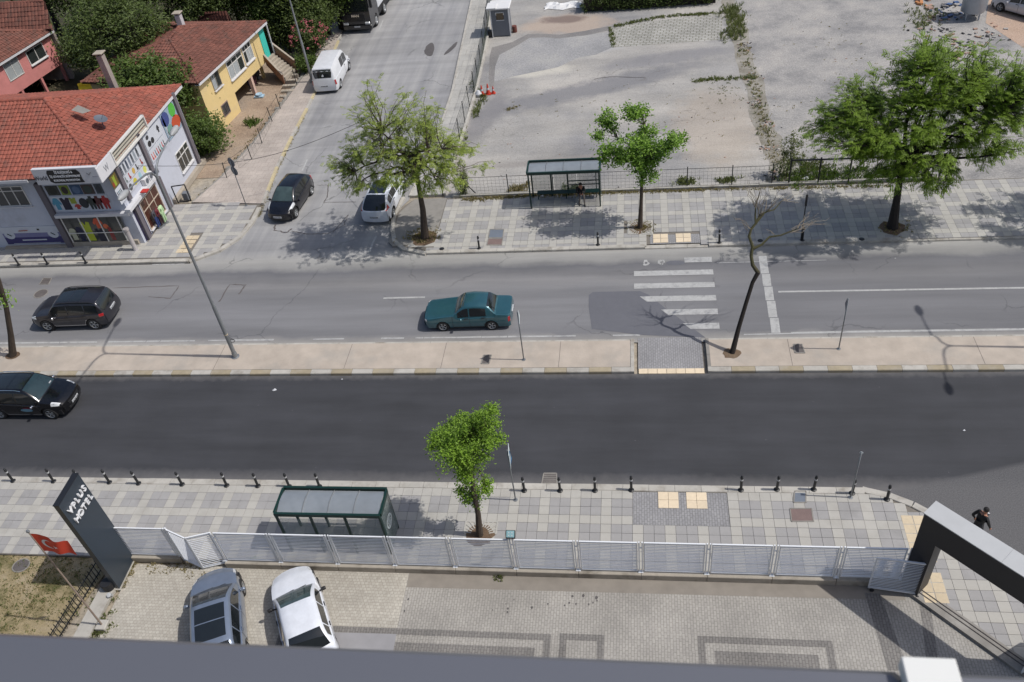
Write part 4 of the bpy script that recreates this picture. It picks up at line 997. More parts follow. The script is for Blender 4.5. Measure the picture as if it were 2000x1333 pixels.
def tree(label, base, trunk, blobs, nclump, kind, leafm, bark, r0, seed, cat='tree', name='tree', lsz=.12, nl=22, clr=.5, group=None, limbs=9, twig_out=0.0, bare=0, lowbias=0.0, rim=.6):
    """trunk: world polyline; blobs: list of (centre, radii, weight) filled with leaf clumps on branch ends"""
    rnd = random.Random(seed); base = Vector(base); trunk = [Vector(p) for p in trunk]
    root = thing(name, label, cat, base, 0, group)
    tk = MB(); n_ = len(trunk); tk.tube(trunk, [r0*(1.25 if i == 0 else 1)*(1-.5*i/(n_-1)) for i in range(n_)], 9)
    tops = []; W_ = [b[2] for b in blobs]
    lf = MB(); br = MB(); start = [trunk[-1], trunk[max(0, n_-2)]*.5+trunk[-1]*.5]
    clumps = []
    for i in range(nclump):
        c, rad, _ = rnd.choices(blobs, W_)[0]
        while True:
            d = Vector((rnd.uniform(-1, 1), rnd.uniform(-1, 1), rnd.uniform(-1, 1)))
            if .02 < d.length < 1: break
        rr = rim+(1-rim)*rnd.random() if rnd.random() < .72 else rnd.random()
        d = d.normalized()*rr**(1/1.5)
        if rnd.random() < twig_out: d *= rnd.uniform(1.1, 1.45)
        clumps.append(Vector(c)+Vector((d.x*rad[0], d.y*rad[1], d.z*rad[2])))
    limb = []
    for k in range(limbs):
        tgt = clumps[rnd.randrange(len(clumps))]; c0 = start[k % 2]; end = c0+(tgt-c0)*.72
        P = bend(rnd, c0, end, 6, .07); tk.tube(P, [r0*.5*(1-.7*i/6) for i in range(7)], 6); limb.append(P)
    for i, c in enumerate(clumps):
        best = min((p for P in limb for p in P[1:]), key=lambda p: (p-c).length_squared)
        if i % 2 == 0 or kind == 'locust': br.tube(bend(rnd, best, c, 4, .06), [r0*.13, r0*.11, r0*.08, r0*.06, r0*.035], 4, cap=False)
        if kind == 'locust':
            out = (c-Vector(blobs[0][0])).normalized()
            for _ in range(nl):
                st = best+(c-best)*rnd.uniform(.45, 1.05)+Vector((rnd.gauss(0, .12), rnd.gauss(0, .12), rnd.gauss(0, .1)))
                frond(lf, rnd, st, out*.6+Vector((rnd.gauss(0, .8), rnd.gauss(0, .8), rnd.uniform(-.3, .5))), rnd.uniform(.22, .42), lsz, rnd.uniform(.1, .9))
        else: leaves(lf, rnd, c, clr*rnd.uniform(.7, 1.3), nl, lsz, .3)
    for P in limb:   # leaves close to the limbs too
        for p in P[2:]: leaves(lf, rnd, p, clr, int(nl*.4), lsz, .3)
    tk.build('trunk', bark, root, True)
    if br.v: stuff(br.build('branches', bark, root, True))
    lf.build('crown', leafm, root)
    return root
def W3(px, py, z): return at(px, py, z)
# sparse locust on the corner
b = Vector((-11.85, 38.88, .1)); t1 = atY(819, 372, 38.9); t0 = atY(826, 410, 38.88)
tree('sparse feathery tree on the pavement corner over the white car', b, [b, t0, t1, atY(808, 300, 38.9)],
     [((-12.0, 39.0, 5.6), (3.3, 2.6, 1.8), 5), ((-13.9, 38.8, 5.0), (2.5, 2.0, 1.5), 2.5), ((-10.0, 39.0, 5.0), (2.5, 2.0, 1.6), 2.5), ((-12.2, 39.3, 7.4), (2.6, 2.0, 1.4), 2.0), ((-11.9, 38.9, 3.7), (2.0, 1.5, .7), .7), ((-12.4, 39.4, 8.6), (1.6, 1.4, .8), .5)],
     290, 'locust', L_LOCUST, B_BARK, .19, 11, lsz=.095, nl=11, twig_out=.10, limbs=16)
# big tree at the right
b = Vector((12.91, 38.55, .1))
tree('largest street tree, wide green crown over the upper pavement at the right', b, [b, atY(1750, 400, 38.6), atY(1757, 355, 38.6), atY(1765, 300, 38.7)],
     [((13.2, 38.9, 6.0), (4.0, 3.0, 1.9), 6), ((10.2, 38.8, 5.9), (2.5, 2.2, 1.3), 2.6), ((16.2, 39.1, 5.6), (2.5, 2.2, 1.7), 2.6), ((13.8, 39.3, 8.0), (2.8, 2.1, 1.4), 2.4), ((17.0, 39.3, 7.8), (1.8, 1.6, 1.1), 1.1), ((10.8, 38.9, 7.4), (1.6, 1.6, .9), .8), ((13.0, 38.3, 3.4), (2.4, 1.5, .8), 1.2), ((12.8, 39.2, 9.3), (1.2, 1, .7), .4)],
     780, 'locust', L_BIG, B_DARK, .23, 5, lsz=.105, nl=15, twig_out=.10, limbs=24)
# small broadleaf by the bus stop
b = Vector((.06, 39.24, .1))
Ydep = 39.24
def YB(x, y, r, w, Y=Ydep, k=.8): c = atY(x, y, Y); return ((c.x, c.y, c.z), (r, r*k, r*k), w)
tree('young broadleaf tree in the pavement beside the upper bus stop', b, [b, atY(1252, 400, 39.24), atY(1254, 345, 39.24), atY(1256, 310, 39.3)],
     [YB(1255, 300, 1.1, 4), YB(1255, 300, 1.0, 2, 40.2), YB(1196, 304, .75, 1.6, 39.0), YB(1190, 235, .62, 1.2, 40.6), YB(1245, 222, .5, 1.3, 40.4), YB(1232, 215, .4, .5, 40.0), YB(1262, 260, .6, 1, 40.2), YB(1310, 276, .6, 1.0, 38.8), YB(1330, 272, .3, .4, 39.9), YB(1175, 262, .38, .5, 39.8), YB(1262, 345, .6, .6, 38.9), YB(1225, 275, .5, .6, 38.6)],
     210, 'leaf', L_BRIGHT, B_BARK, .12, 3, lsz=.17, nl=38, clr=.34, limbs=12, rim=.3)
# small tree at the lower pavement
b = Vector((-6.15, 19.14, .1))
def YC(x, y, r, w, Y=19.3, k=.85): c = atY(x, y, Y); return ((c.x, c.y, c.z), (r, r*k, r*k), w)
tree('small bushy tree with lime green leaves beside the lower bus stop', b, [b, atY(934, 1005, 19.14), atY(926, 965, 19.16), atY(922, 930, 19.2), atY(915, 890, 19.2)],
     [YC(908, 865, .98, 5), YC(905, 850, .8, 3, 20.1), YC(945, 820, .52, 2, 20.0), YC(872, 850, .45, 1.2, 19.9), YC(878, 890, .48, 1.2, 18.7), YC(955, 860, .5, 1.3), YC(905, 920, .42, .7, 18.8), YC(950, 950, .35, .6), YC(922, 975, .38, .8), YC(848, 870, .22, .35), YC(960, 800, .25, .4), YC(900, 825, .45, 1, 20.2), YC(905, 960, .25, .3)],
     230, 'leaf', L_SMALL, B_BARK, .12, 9, lsz=.095, nl=64, clr=.25, limbs=10, rim=.35)
# tree at the left edge on the median
b = Vector((-31.9, 29.49, .12))
tree('slim tree on the median cut by the left edge', b, [b, atY(21, 655, 29.5), atY(12, 600, 29.5), atY(-2, 550, 29.5), atY(-25, 480, 29.5)],
     [((atY(-85, 500, 29.5)), (1.1, 1.1, 1.0), 3), (tuple(atY(2, 582, 29.5)), (.22, .22, .35), .35)], 50, 'leaf', L_BRIGHT, B_BARK, .16, 21, lsz=.15, nl=30, clr=.4, limbs=6)
# trees right of the frame that throw their shade onto the far pavement
b = Vector((22.5, 38.7, .1))
tree('street tree just outside the right edge of the upper pavement', b, [b, b+Vector((0, 0, 1.6)), b+Vector((.1, 0, 3))],
     [((22.7, 38.9, 5.0), (2.6, 2.4, 1.5), 3)], 90, 'locust', L_BIG, B_DARK, .2, 31, lsz=.12, nl=13, limbs=10)
# the bare leaning tree on the median
b = Vector((4.09, 29.19, .12)); root = thing('bare_tree', 'leafless leaning tree with crooked upper branches on the median', 'tree', b)
YY = 29.2
def A(x, y, dy=0): return atY(x, y, YY+dy+(1.1*max(0, (691-y)/159) if y >= 532 else 1.1+(532-y)/170*2.0))
q = MB()
q.tube([A(1430, 691), A(1443, 640), A(1458, 590), A(1470, 552), A(1481, 532)], [.13, .10, .09, .085, .10], 9)
q.build('trunk', B_DARK, root, True)
q = MB()
q.tube([A(1481, 534), A(1470, 518), A(1467, 500), A(1470, 482), A(1463, 462), A(1467, 448), A(1480, 432), A(1492, 418)], [.095, .08, .07, .068, .06, .055, .045, .035], 8)
q.tube([A(1471, 486), A(1488, 478), A(1503, 463), A(1525, 460), A(1545, 452), A(1560, 446, .2)], [.07, .05, .045, .035, .03, .02], 7)
q.tube([A(1476, 438), A(1484, 420), A(1500, 413), A(1512, 410), A(1528, 392, .2)], [.055, .045, .035, .03, .015], 6)
q.tube([A(1476, 436), A(1475, 420), A(1476, 405), A(1481, 385), A(1487, 365, .3)], [.05, .035, .025, .02, .01], 6)
q.build('limbs', B_MOSS, root, True)
q = MB(); rnd = random.Random(4)
for (x, y), (ex, ey), n_ in (((1484, 420), (1488, 370), 9), ((1500, 413), (1530, 375), 6), ((1545, 452), (1610, 430), 7), ((1465, 450), (1440, 425), 5), ((1476, 405), (1470, 360), 6), ((1512, 461), (1508, 440), 2), ((1560, 446), (1590, 415), 4), ((1528, 392), (1555, 385), 4)):
    for k in range(n_):
        s_ = A(x+rnd.uniform(-4, 4), y+rnd.uniform(-4, 4)); e = A(ex+rnd.uniform(-16, 16), ey+rnd.uniform(-12, 12), rnd.uniform(-.6, .8)); q.tube(bend(rnd, s_, e, 4, .08), [.014, .012, .01, .007, .004], 4, cap=False)
q.build('twigs', B_TWIG, root, True)
q = MB(); q.flat([(b.x-.05+.42*cos(k*.45)*random.uniform(.8, 1.2), b.y-.03+.33*sin(k*.45)*random.uniform(.8, 1.2)) for k in range(14)], .1365); q.build('tree_pit_soil', M_SOIL, m2)
b2 = at(25, 695, .12); q = MB(); q.flat([(b2.x+.4*cos(k*.5), b2.y+.3*sin(k*.5)) for k in range(12)], .1365); q.build('tree_pit_soil', M_SOIL, m1)
# dense garden trees at the upper left
def mass(label, px, py, zc, r, n, m, seed, h=None, cat='tree', nl=34, lsz=.26, name='tree', group=None, clr=.8, drop=None, kz=.75):
    c = at(px, py, zc); z0 = 0.0; b_ = Vector((c.x, c.y, -.03))
    return tree(label, b_, [b_, b_+Vector((.05, 0, zc*.35)), b_+Vector((0, .1, zc*.7))], [((c.x, c.y, c.z), (r, r, r*kz), 1.0), ((c.x+r*.35, c.y-r*.3, c.z+r*.2), (r*.6, r*.6, r*.5), .5), ((c.x-r*.4, c.y+r*.2, c.z+r*.25), (r*.6, r*.6, r*.45), .4)],
                n, 'leaf', m, B_DARK, max(.05, .05*zc), seed, lsz=lsz, nl=nl, clr=clr, limbs=8, cat=cat, name=name, group=group)
gt_ = 'garden trees round the old houses'
mass('big dark broadleaf tree between the pink house and the yellow house', 232, 62, 5.2, 3.9, 330, L_DARK, 41, group=gt_)
mass('bright fig tree behind the shop roof and its tall chimney', 275, 165, 3.6, 2.4, 170, L_MID, 42, lsz=.3, group=gt_, clr=.7)
mass('bushy tree at the left flank of the yellow house', 345, 170, 3.4, 1.9, 120, L_MID, 52, lsz=.3, group=gt_, clr=.7)
mass('dark tree behind the ridge of the yellow house', 440, -40, 5.0, 3.6, 230, L_DARK, 43, group=gt_)
mass('dark tree reaching over the top edge above the turquoise wall', 565, -25, 4.6, 3.0, 240, L_DARK, 44, group=gt_)
mass('dark tree over the sidewalk beside the lorry', 615, -25, 4.0, 2.8, 180, L_DARK, 45, group=gt_)
mass('dark tree top rising behind the pink house roof', 60, -60, 6.0, 3.6, 160, L_DARK, 46, group=gt_)
mass('dark tree beyond the chimney of the yellow house', 340, -30, 5.0, 3.8, 230, L_DARK, 47, group=gt_)
mass('shaded low tree in the dark gap behind the yellow house stairs', 556, 60, 1.8, 1.5, 100, L_DARK, 48, group=gt_)
mass('low dark tree left of the yellow house between the roofs', 160, 92, 2.6, 1.7, 90, L_DARK, 49, group=gt_)
for k, (x, y, z, r) in enumerate(((470, -60, 6, 4.0), (640, -60, 5, 3.4), (250, -60, 6.5, 4.2), (130, -50, 6, 4.0), (395, 0, 4.5, 2.6), (520, 20, 3.0, 2.0), (600, 30, 3.0, 1.9), (630, 10, 2.6, 1.6))):
    mass(('dark crown ' + ('behind the low outbuilding roof', 'at the top edge left of the lorry', 'at the top edge right of the pink house', 'above the back house roof', 'just behind the yellow house chimney', 'between the turquoise wall and the top edge', 'behind the oleander', 'beside the lorry cab')[k]), x, y, z, r, int(24*r*r/1.1+40), (L_DARK, L_MID)[k % 4 == 1], 70+k, group=gt_)
mass('round shrub in front of the yellow house corner', 395, 262, 1.3, 1.75, 150, L_MID, 50, cat='shrub', name='shrub', lsz=.2, clr=.5)
mass('dark shrub against the yellow house flank', 385, 200, 1.8, 1.3, 80, L_DARK, 51, cat='shrub', name='shrub', lsz=.2, clr=.5)
mass('low green shrub at the foot of the street lamp', 594, 122, .8, .75, 60, L_MID, 53, cat='shrub', name='shrub', lsz=.18, clr=.4)
ol = mass('oleander shrub with pink flowers beside the sidewalk', 604, 75, 2.0, 1.35, 90, L_DARK, 54, cat='shrub', name='flowering_shrub', lsz=.2, clr=.5)
q = MB(); rnd = random.Random(8); c = at(604, 72, 2.2)
for k in range(90):
    d = Vector((rnd.gauss(0, 1), rnd.gauss(0, 1), rnd.gauss(0, 1))).normalized()
    if d.z < -.3 or d.y > .6: continue
    p = c+Vector((d.x*1.5, d.y*1.5, d.z*1.25)); leaves(q, rnd, p, .16, 7, .11, asp=.9)
q.build('blossom', L_PINK, ol)
# weeds, sapling, grass
def weeds(label, pts, r, n, m, seed, h=.35, name='weeds', cat='weeds', st=True, z=0):
    rnd = random.Random(seed); q = MB()
    for _ in range(n):
        i = rnd.randrange(len(pts)-1) if len(pts) > 1 else 0
        if len(pts) > 1:
            t_ = rnd.random(); a = pts[i]; b = pts[i+1]; c = at(a[0]+(b[0]-a[0])*t_, a[1]+(b[1]-a[1])*t_, z)
        else: c = at(*pts[0], z)
        c += Vector((rnd.gauss(0, r), rnd.gauss(0, r), 0)); k = rnd.uniform(.25, .8)*h
        for _ in range(rnd.randint(3, 7)):
            d = Vector((rnd.gauss(0, .5), rnd.gauss(0, .5), 1)).normalized(); w = d.cross(Vector((rnd.gauss(0, 1), rnd.gauss(0, 1), .1))).normalized()*.02; kk = len(q.v)
            o = c+Vector((rnd.gauss(0, .05), rnd.gauss(0, .05), 0)); q.v += [tuple(o-w), tuple(o+w), tuple(o+d*k+w*1.6), tuple(o+d*k*1.2-w*.3)]; q.f.append((kk, kk+1, kk+2, kk+3)); q.mi.append(0)
    o = q.build(name, m)
    if st: stuff(o); return o
    return tag(o, label, cat)
weeds('', [(1425, 15), (1440, 45), (1432, 75)], .4, 230, L_WEED, 1, .5); weeds('', [(1200, 52), (1290, 34), (1410, 26)], .12, 260, L_WEED, 2, .22); weeds('', [(1192, 55), (1198, 92)], .08, 60, L_WEED, 3, .2)
weeds('', [(1355, 160), (1400, 155), (1480, 152)], .14, 150, L_WEED, 4, .2); weeds('', [(1450, 80), (1468, 150), (1490, 230), (1512, 320)], .28, 150, L_YEL, 5, .16); weeds('', [(1450, 90), (1475, 170), (1500, 270)], .3, 55, L_WEED, 6, .22)
weeds('', [(905, 391), (1020, 384), (1180, 378)], .1, 420, L_YEL, 7, .12, z=.12); weeds('', [(1180, 378), (1400, 371), (1740, 364)], .07, 420, L_YEL, 8, .1, z=.12)
weeds('', [(1000, 375), (1020, 368)], .25, 70, L_YEL, 9, .35); weeds('', [(1100, 372), (1130, 370)], .2, 50, L_WEED, 10, .3); weeds('', [(1325, 360), (1350, 355)], .2, 70, L_WEED, 11, .35); weeds('', [(1400, 355), (1440, 352)], .2, 50, L_WEED, 12, .3)
weeds('', [(1540, 350), (1640, 348), (1800, 345)], .5, 420, L_MID, 13, .45); weeds('', [(1545, 325), (1620, 330)], .5, 160, L_WEED, 14, .3)
weeds('', [(600, 218), (572, 272), (542, 332), (516, 398), (505, 425)], .05, 200, L_YEL, 15, .06); weeds('', [(395, 385), (440, 340), (500, 270), (560, 195)], .2, 90, L_YEL, 16, .15); weeds('', [(490, 240), (495, 243)], .2, 60, L_MID, 17, .5)
weeds('', [(190, 1180), (200, 1230), (185, 1235)], .3, 160, L_WEED, 18, .14); weeds('', [(262, 1095), (235, 1150)], .1, 90, L_YEL, 19, .12); weeds('', [(290, 1100), (400, 1108)], .25, 90, L_YEL, 20, .08)
weeds('', [(0, 1060), (60, 1080), (130, 1120), (60, 1190), (20, 1220)], .9, 700, L_WEED, 22, .09); weeds('', [(20, 1070), (120, 1100), (80, 1160), (0, 1200)], .9, 500, L_YEL, 23, .08); weeds('', [(840, 462), (800, 465), (855, 455)], .35, 130, L_YEL, 24, .12, z=.12)
weeds('', [(497, 1097)], .05, 30, L_BRIGHT, 25, .2); weeds('', [(535, 1101)], .08, 25, L_WEED, 26, .14); weeds('', [(975, 1125)], .1, 22, L_WEED, 28, .12)
weeds('', [(920, 165), (945, 195), (925, 230)], .15, 80, L_WEED, 29, .35); weeds('', [(1780, 10), (1800, 60), (1830, 20)], .5, 90, L_WEED, 30, .35); weeds('', [(1730, 445), (1770, 440)], .3, 60, L_YEL, 31, .1, z=.12); weeds('', [(905, 250), (900, 330), (912, 370)], .15, 70, L_WEED, 32, .3)
weeds('', [(1245, 440), (1258, 446)], .3, 80, L_YEL, 33, .08, z=.12)
b = at(1535, 345, 0)
tree('thin sapling growing through the fence line beside the rubble strip', b, [b, b+Vector((.05, 0, .7)), b+Vector((.2, 0, 1.5))], [((b.x+.2, b.y, 1.7), (.6, .5, 1.0), 1), ((b.x-.2, b.y, .7), (.7, .5, .5), .6)], 44, 'leaf', L_WEED, B_BARK, .03, 61, lsz=.13, nl=20, clr=.28, limbs=4, name='sapling', cat='sapling')
b = at(905, 380, .1)
tree('ivy covered fence corner post at the left end of the upper pavement', b, [b, b+Vector((0, 0, .6)), b+Vector((0, 0, 1.2))], [((b.x, b.y, .8), (.35, .3, .8), 1)], 30, 'leaf', L_WEED, B_BARK, .03, 62, lsz=.12, nl=26, clr=.22, limbs=3, name='climbing_plant', cat='climber')
# clipped hedge at the top
h0 = at(1138, 26); h1 = at(1400, 6)
hr = thing('hedge', 'long dark clipped hedge at the far side of the empty lot', 'hedge', ((h0.x+h1.x)/2, h0.y+.8, 0))
q = MB(); q.box(h0.x+.1, h1.x-.1, h0.y+.25, h0.y+1.8, 0, 1.0); q.build('inner_stems', B_DARK, hr)
q = MB(); rnd = random.Random(77)
for k in range(340):
    x = rnd.uniform(h0.x, h1.x); f = rnd.random()
    p = Vector((x, h0.y+rnd.uniform(0, .3), rnd.uniform(.1, 1.2))) if f < .45 else Vector((x, h0.y+rnd.uniform(0, 2.0), rnd.uniform(1.0, 1.35)))
    leaves(q, rnd, p, .34, 26, .16)
q.build('foliage', L_DARK, hr)

weeds('', [(1000, 230), (1150, 180), (1300, 260), (1400, 220)], 1.6, 60, L_YEL, 41, .06); weeds('', [(1395, 170), (1440, 190)], .8, 50, L_WEED, 42, .08); weeds('', [(1600, 60), (1700, 150), (1560, 230)], 1.5, 70, L_YEL, 43, .07); weeds('', [(990, 215), (1010, 208)], .12, 45, L_YEL, 44, .08)
# ================================================================ STREET FURNITURE
M_STEEL = mat('galvanised_steel', lin(150, 154, 158, .8), .45, .12, 8, metal=.5)
M_GREEN = mat('shelter_green', lin(14, 52, 46, .8), .45, .12, 6)
M_BOL = mat('bollard_black', (.014, .015, .017), .45, .2, 9)
M_BAND = mat('bollard_band', lin(200, 202, 204, .8), .4, .1, 9)
M_ANTH = mat('anthracite_panel', lin(50, 61, 73, .8), .42, .08, 2, coat=.15)
M_ANTHD = mat('anthracite_dark', lin(34, 36, 42, .8), .5, .1, 2)
M_SHEEN = mat('sky_sheen_grey', lin(186, 188, 190, .86), .7, .08, 2, bump=.1)  # pale grey with the sky's reflection on the portal top painted in
M_FEN = mat('fence_white_grey', lin(226, 229, 234, .92), .5, .06, 5)
M_FENB = mat('fence_footing', lin(176, 168, 156, .8), .9, .18, 3, bump=.3, dirt=lin(120, 112, 100, .7))
def gmat(name, c, alpha, rough=.1):
    t = NT(name); t.col(t.ramp(t.noise(1.3, 4), [(.3, tuple(x*.8 for x in c[:3])+(1,)), (.7, c)])); t.b.inputs['Alpha'].default_value = alpha; t.b.inputs['Roughness'].default_value = rough
    t.b.inputs['Coat Weight'].default_value = .4; return t.m
M_PANE = gmat('shelter_glass', lin(150, 168, 166, .8), .28)
M_ROOFP = gmat('shelter_roof_panel', lin(158, 166, 174, .8), .82, .35)
# bollards
def bollard():
    r = thing('bollard', 'b', 'bollard')
    b = MB(); b.lathe([(.135, 0), (.135, .025), (.115, .04), (.075, .055)], 14); b.build('foot', M_BOL, r, True, world=False)
    b = MB(); b.lathe([(.062, .04), (.062, .62)], 12); b.build('post', M_BOL, r, True, world=False)
    b = MB(); b.lathe([(.064, .62), (.066, .63), (.066, .69), (.064, .70)], 12); b.build('reflective_band', M_BAND, r, True, world=False)
    b = MB(); b.lathe([(.062, .70), (.062, .76), (.072, .775), (.06, .80), (.045, .825), (.06, .86), (.03, .895), (.001, .90)], 12); b.build('cap', M_BOL, r, True, world=False)
    return r
bp = bollard(); first = True
LOWB = [(26, 940, 'at the left edge of the near pavement'), (105, 941, 'second from the left on the near pavement'), (157, 943, 'just behind the tip of the hotel sign'), (214, 943, 'first to the right of the hotel sign tip'), (271, 945, 'second to the right of the hotel sign tip'), (356, 947, 'third to the right of the hotel sign tip'), (443, 949, 'fourth to the right of the hotel sign, left of the bus shelter'), (504, 950, 'fifth to the right of the hotel sign, left of the shelter roof'),
        (565, 951, 'behind the left corner of the near bus shelter roof'), (624, 951, 'behind the middle of the near bus shelter roof'), (1024, 959, 'right of the small sign by the lime green tree'), (1094, 959, 'beside the road drain grate'), (1162, 959, 'between the drain grate and the ramp'), (1233, 958, 'at the left end of the tactile ramp'), (1447, 958, 'at the right end of the tactile ramp'), (1517, 957, 'left of the blue grey cover in the near pavement'), (1589, 957, 'right of the blue grey cover in the near pavement'), (1664, 964, 'behind the bare sign pole'), (1732, 976, 'last at the curved corner near the portal')]
UPB = [(936, 486, 'left of the tree shade on the upper pavement'), (1168, 479, 'in the tree shade before the upper bus stop'), (1405, 475, 'right of the tactile ramp on the upper pavement'), (1567, 470, 'at the foot of the dark pole on the upper pavement')]
LFB = [(37, 518, 'leftmost before the shop'), (93, 516, 'middle one of three before the shop'), (168, 514, 'rightmost of three before the shop')]
for grp, lst in (('bollards along the near pavement', LOWB), ('bollards along the upper pavement', UPB), ('bollards before the shop', LFB)):
    for x, y, l in lst:
        o = bp if first else copy_tree(bp); first = False
        p = at(x, y, .12); o.location = (p.x, p.y, .12); o['label'] = 'black bollard '+l; o['group'] = grp
        o.rotation_euler = (random.uniform(-.03, .03), random.uniform(-.03, .03), random.uniform(0, 6)); o.scale = (.86, .86, .94)
for x, y, l in ((863, 487, 'on the corner below the sparse tree'), (1485, 471, 'left of the dark pole'), (1683, 468, 'left of the largest tree')):
    p = at(x, y, .12); b = MB(); b.lathe([(.14, 0), (.14, .03), (.09, .05), (.05, .05)], 12, M=Matrix.Translation((p.x, p.y, .12))); tag(b.build('bollard_stump', M_BOL), 'leftover bollard foot '+l+' on the upper kerb', 'bollard foot')
# lamp posts with two arms
def lamp_post(p, label, H_=10.0, arms=((0, -1), (0, 1)), r=.105, hoop=True, h0=.12):
    t_ = thing('street_lamp', label, 'street lamp', (p[0], p[1], h0), group='tall street lamps')
    b = MB(); b.tube([(0, 0, 0), (0, 0, 3.2), (0, 0, 3.25), (0, 0, H_)], [r, r*.86, r*.72, r*.42], 12); b.build('pole', M_STEEL, t_, True, world=False)
    b = MB(); b.lathe([(.2, 0), (.2, .03), (.13, .05), (.12, .3)], 12); b.build('foot', M_STEEL, t_, True, world=False)
    for dx, dy in arms:
        b = MB(); P = [Vector((dx*s, dy*s, H_-.1+h)) for s, h in ((0, 0), (.05, .35), (.25, .62), (.6, .78), (1.5, .93), (2.2, 1.0))]
        b.tube(P, [.045]*4+[.035, .03], 8); ar = b.build('arm', M_STEEL, t_, True, world=False)
        e = P[-1]; q = MB(); d = Vector((dx, dy, .06)).normalized(); n_ = 8
        pts = [e+d*s for s in (-.05, .08, .35, .6, .72)]; q.tube(pts, [.04, .11, .15, .11, .03], 10); o = q.build('lamp_head', mat('lamp_head_grey', lin(168, 170, 172, .8), .5), ar, True, world=False)
    return t_
lp = lamp_post((-19.66, 29.25), 'tall steel street lamp on the median with two arms over the shop front')
q = MB(); n_ = 22; q.tube([(.14+.16*cos(k*2*pi/n_), .02*sin(k), 1.05+.05*sin(k*2*pi/n_)+.16*sin(k*2*pi/n_)*.3) for k in range(n_+1)], .012, 6, cap=False)
for k in range(3): q.tube([(0, 0, 1.1+k*.15), (.32, .1-.1*k, 1.0+k*.12)], .008, 5)
q.build('wire_hoop', M_BLK, lp, world=False)
q = MB(); q.lathe([(.098, 1.45), (.1, 1.46), (.1, 1.5), (.098, 1.51)], 12); q.build('yellow_band', M_TACT2, lp, world=False)
lamp_post((20.45, 29.2), 'tall steel street lamp on the median just beyond the right edge')
l2 = lamp_post(tuple(at(610, 160, .12)[:2]), 'pale street lamp rising over the top edge beside the white van', H_=9.0, arms=((1, 0),), r=.10)
# sign posts
def disc_sign(parent, z, r, facing, m, name='sign_disc', shape='disc', tilt=0):
    q = MB(); M = Matrix.Translation((0, 0, z)) @ Matrix.Rotation(facing, 4, 'Z') @ Matrix.Translation((.05, 0, 0)) @ Matrix.Rotation(pi/2, 4, 'Y')
    if shape == 'disc': q.lathe([(.001, -.006), (r, -.006), (r, .006), (.001, .006)], 20, M=M)
    elif shape == 'tri': q.add([(r*cos(a), r*sin(a), s) for s in (-.008, .008) for a in (radians(180), radians(60), radians(-60))], [(0, 1, 2), (5, 4, 3), (0, 3, 4, 1), (1, 4, 5, 2), (2, 5, 3, 0)], M=M)
    else: q.box(-r, r, -r*.8, r*.8, -.008, .008, M=M)
    return q.build(name, m, parent, world=False)
def post(label, p, h, signs=(), m=None, r=.028, lean=(0, 0), name='sign_post', cat='sign', cap=False, arm=None):
    t_ = thing(name, label, cat, p); b = MB(); b.tube([(0, 0, 0), (lean[0], lean[1], h)], r, 8); b.build('pole', m or M_STEEL, t_, True, world=False)
    q = MB(); q.lathe([(.09, 0), (.09, .015), (.03, .02)], 10); q.build('foot', m or M_STEEL, t_, world=False)
    for z, rr, f, mm, sh in signs: disc_sign(t_, z, rr, f, mm, 'sign_plate', sh)
    return t_
M_SIGNB = mat('sign_back_grey', lin(112, 118, 128, .8), .5, .1, 5, metal=.3)
M_SIGNW = mat('sign_face_white', lin(214, 224, 226, .85), .5, .05, 5); M_SIGNBL = mat('sign_face_blue', lin(60, 110, 150, .8), .5, .05, 5)
post('sign post with two grey round sign backs on the pink sidewalk', tuple(at(481, 402, .12)), 3.1, ((3.0, .30, radians(60), M_SIGNB, 'disc'), (2.42, .30, radians(60), M_SIGNB, 'disc')))
t_ = post('sign on the median, seen edge on, behind the teal saloon', tuple(at(1023, 703, .13)), 2.95, ((2.62, .36, radians(5), M_SIGNW, 'tri'),))
t_ = post('dark backed warning sign on the median right of the bare tree', tuple(at(1638, 682, .13)), 2.9, ((2.55, .36, radians(172), M_SIGNB, 'tri'),))
t_ = post('pedestrian sign on the near pavement beside the lime green tree', tuple(at(1007, 977, .12)), 3.0, ((2.65, .38, radians(8), M_SIGNW, 'square'), ))
q = MB(); q.tube([(.07, -.28, 2.35), (.07, .22, 2.35), (.07, .0, 2.95), (.07, -.28, 2.35)], .015, 5); q.build('sign_symbol', M_SIGNBL, t_, world=False)
post('bare thin pole with a small round cap at the pavement corner', tuple(at(1661, 972, .12)), 2.55, ((2.5, .06, 1.2, M_SIGNW, 'disc'),), name='pole', cat='pole')
t_ = post('dark pole with a slim black head on the shaded upper pavement', tuple(at(1564, 470, .12)), 2.75, (), m=M_BOL, name='pole', cat='pole')
q = MB(); q.box(-.05, .05, -.05, .05, 2.1, 2.75, bev=.02); q.build('head', M_BOL, t_, world=False)
# covers and grates set in the ground
def cover(name, pts, z, m, label, rim=None, slots=0):
    P = [at(x, y, z) for x, y in pts]; c = sum(P, Vector())/len(P); t_ = thing(name, label, 'cover' if name != 'road_drain' else 'drain', (c.x, c.y, z))
    q = MB(); q.prism([(p.x-c.x, p.y-c.y) for p in P], -.03, .012); q.build('plate', m, t_, world=False)
    q = MB(); n_ = len(P)
    for i in range(n_): a, b = P[i]-c, P[(i+1) % n_]-c; q.bar((a.x, a.y, .006), (b.x, b.y, .006), .045, .03)
    q.build('rim', rim or M_KERBD, t_, world=False)
    for k in range(slots):
        u = (k+.5)/slots; a = (P[0].lerp(P[1], u)-c); b = (P[3].lerp(P[2], u)-c); q = MB(); q.bar((a.x, a.y, .016), (b.x, b.y, .016), .03, .012); q.build('grate_bar', rim or M_IRON, t_, world=False)
    return t_
cover('manhole_cover', [(77, 556), (85, 544), (101, 544), (95, 556)], .004, M_IRON, 'square iron manhole cover in the road above the round one', slots=4)
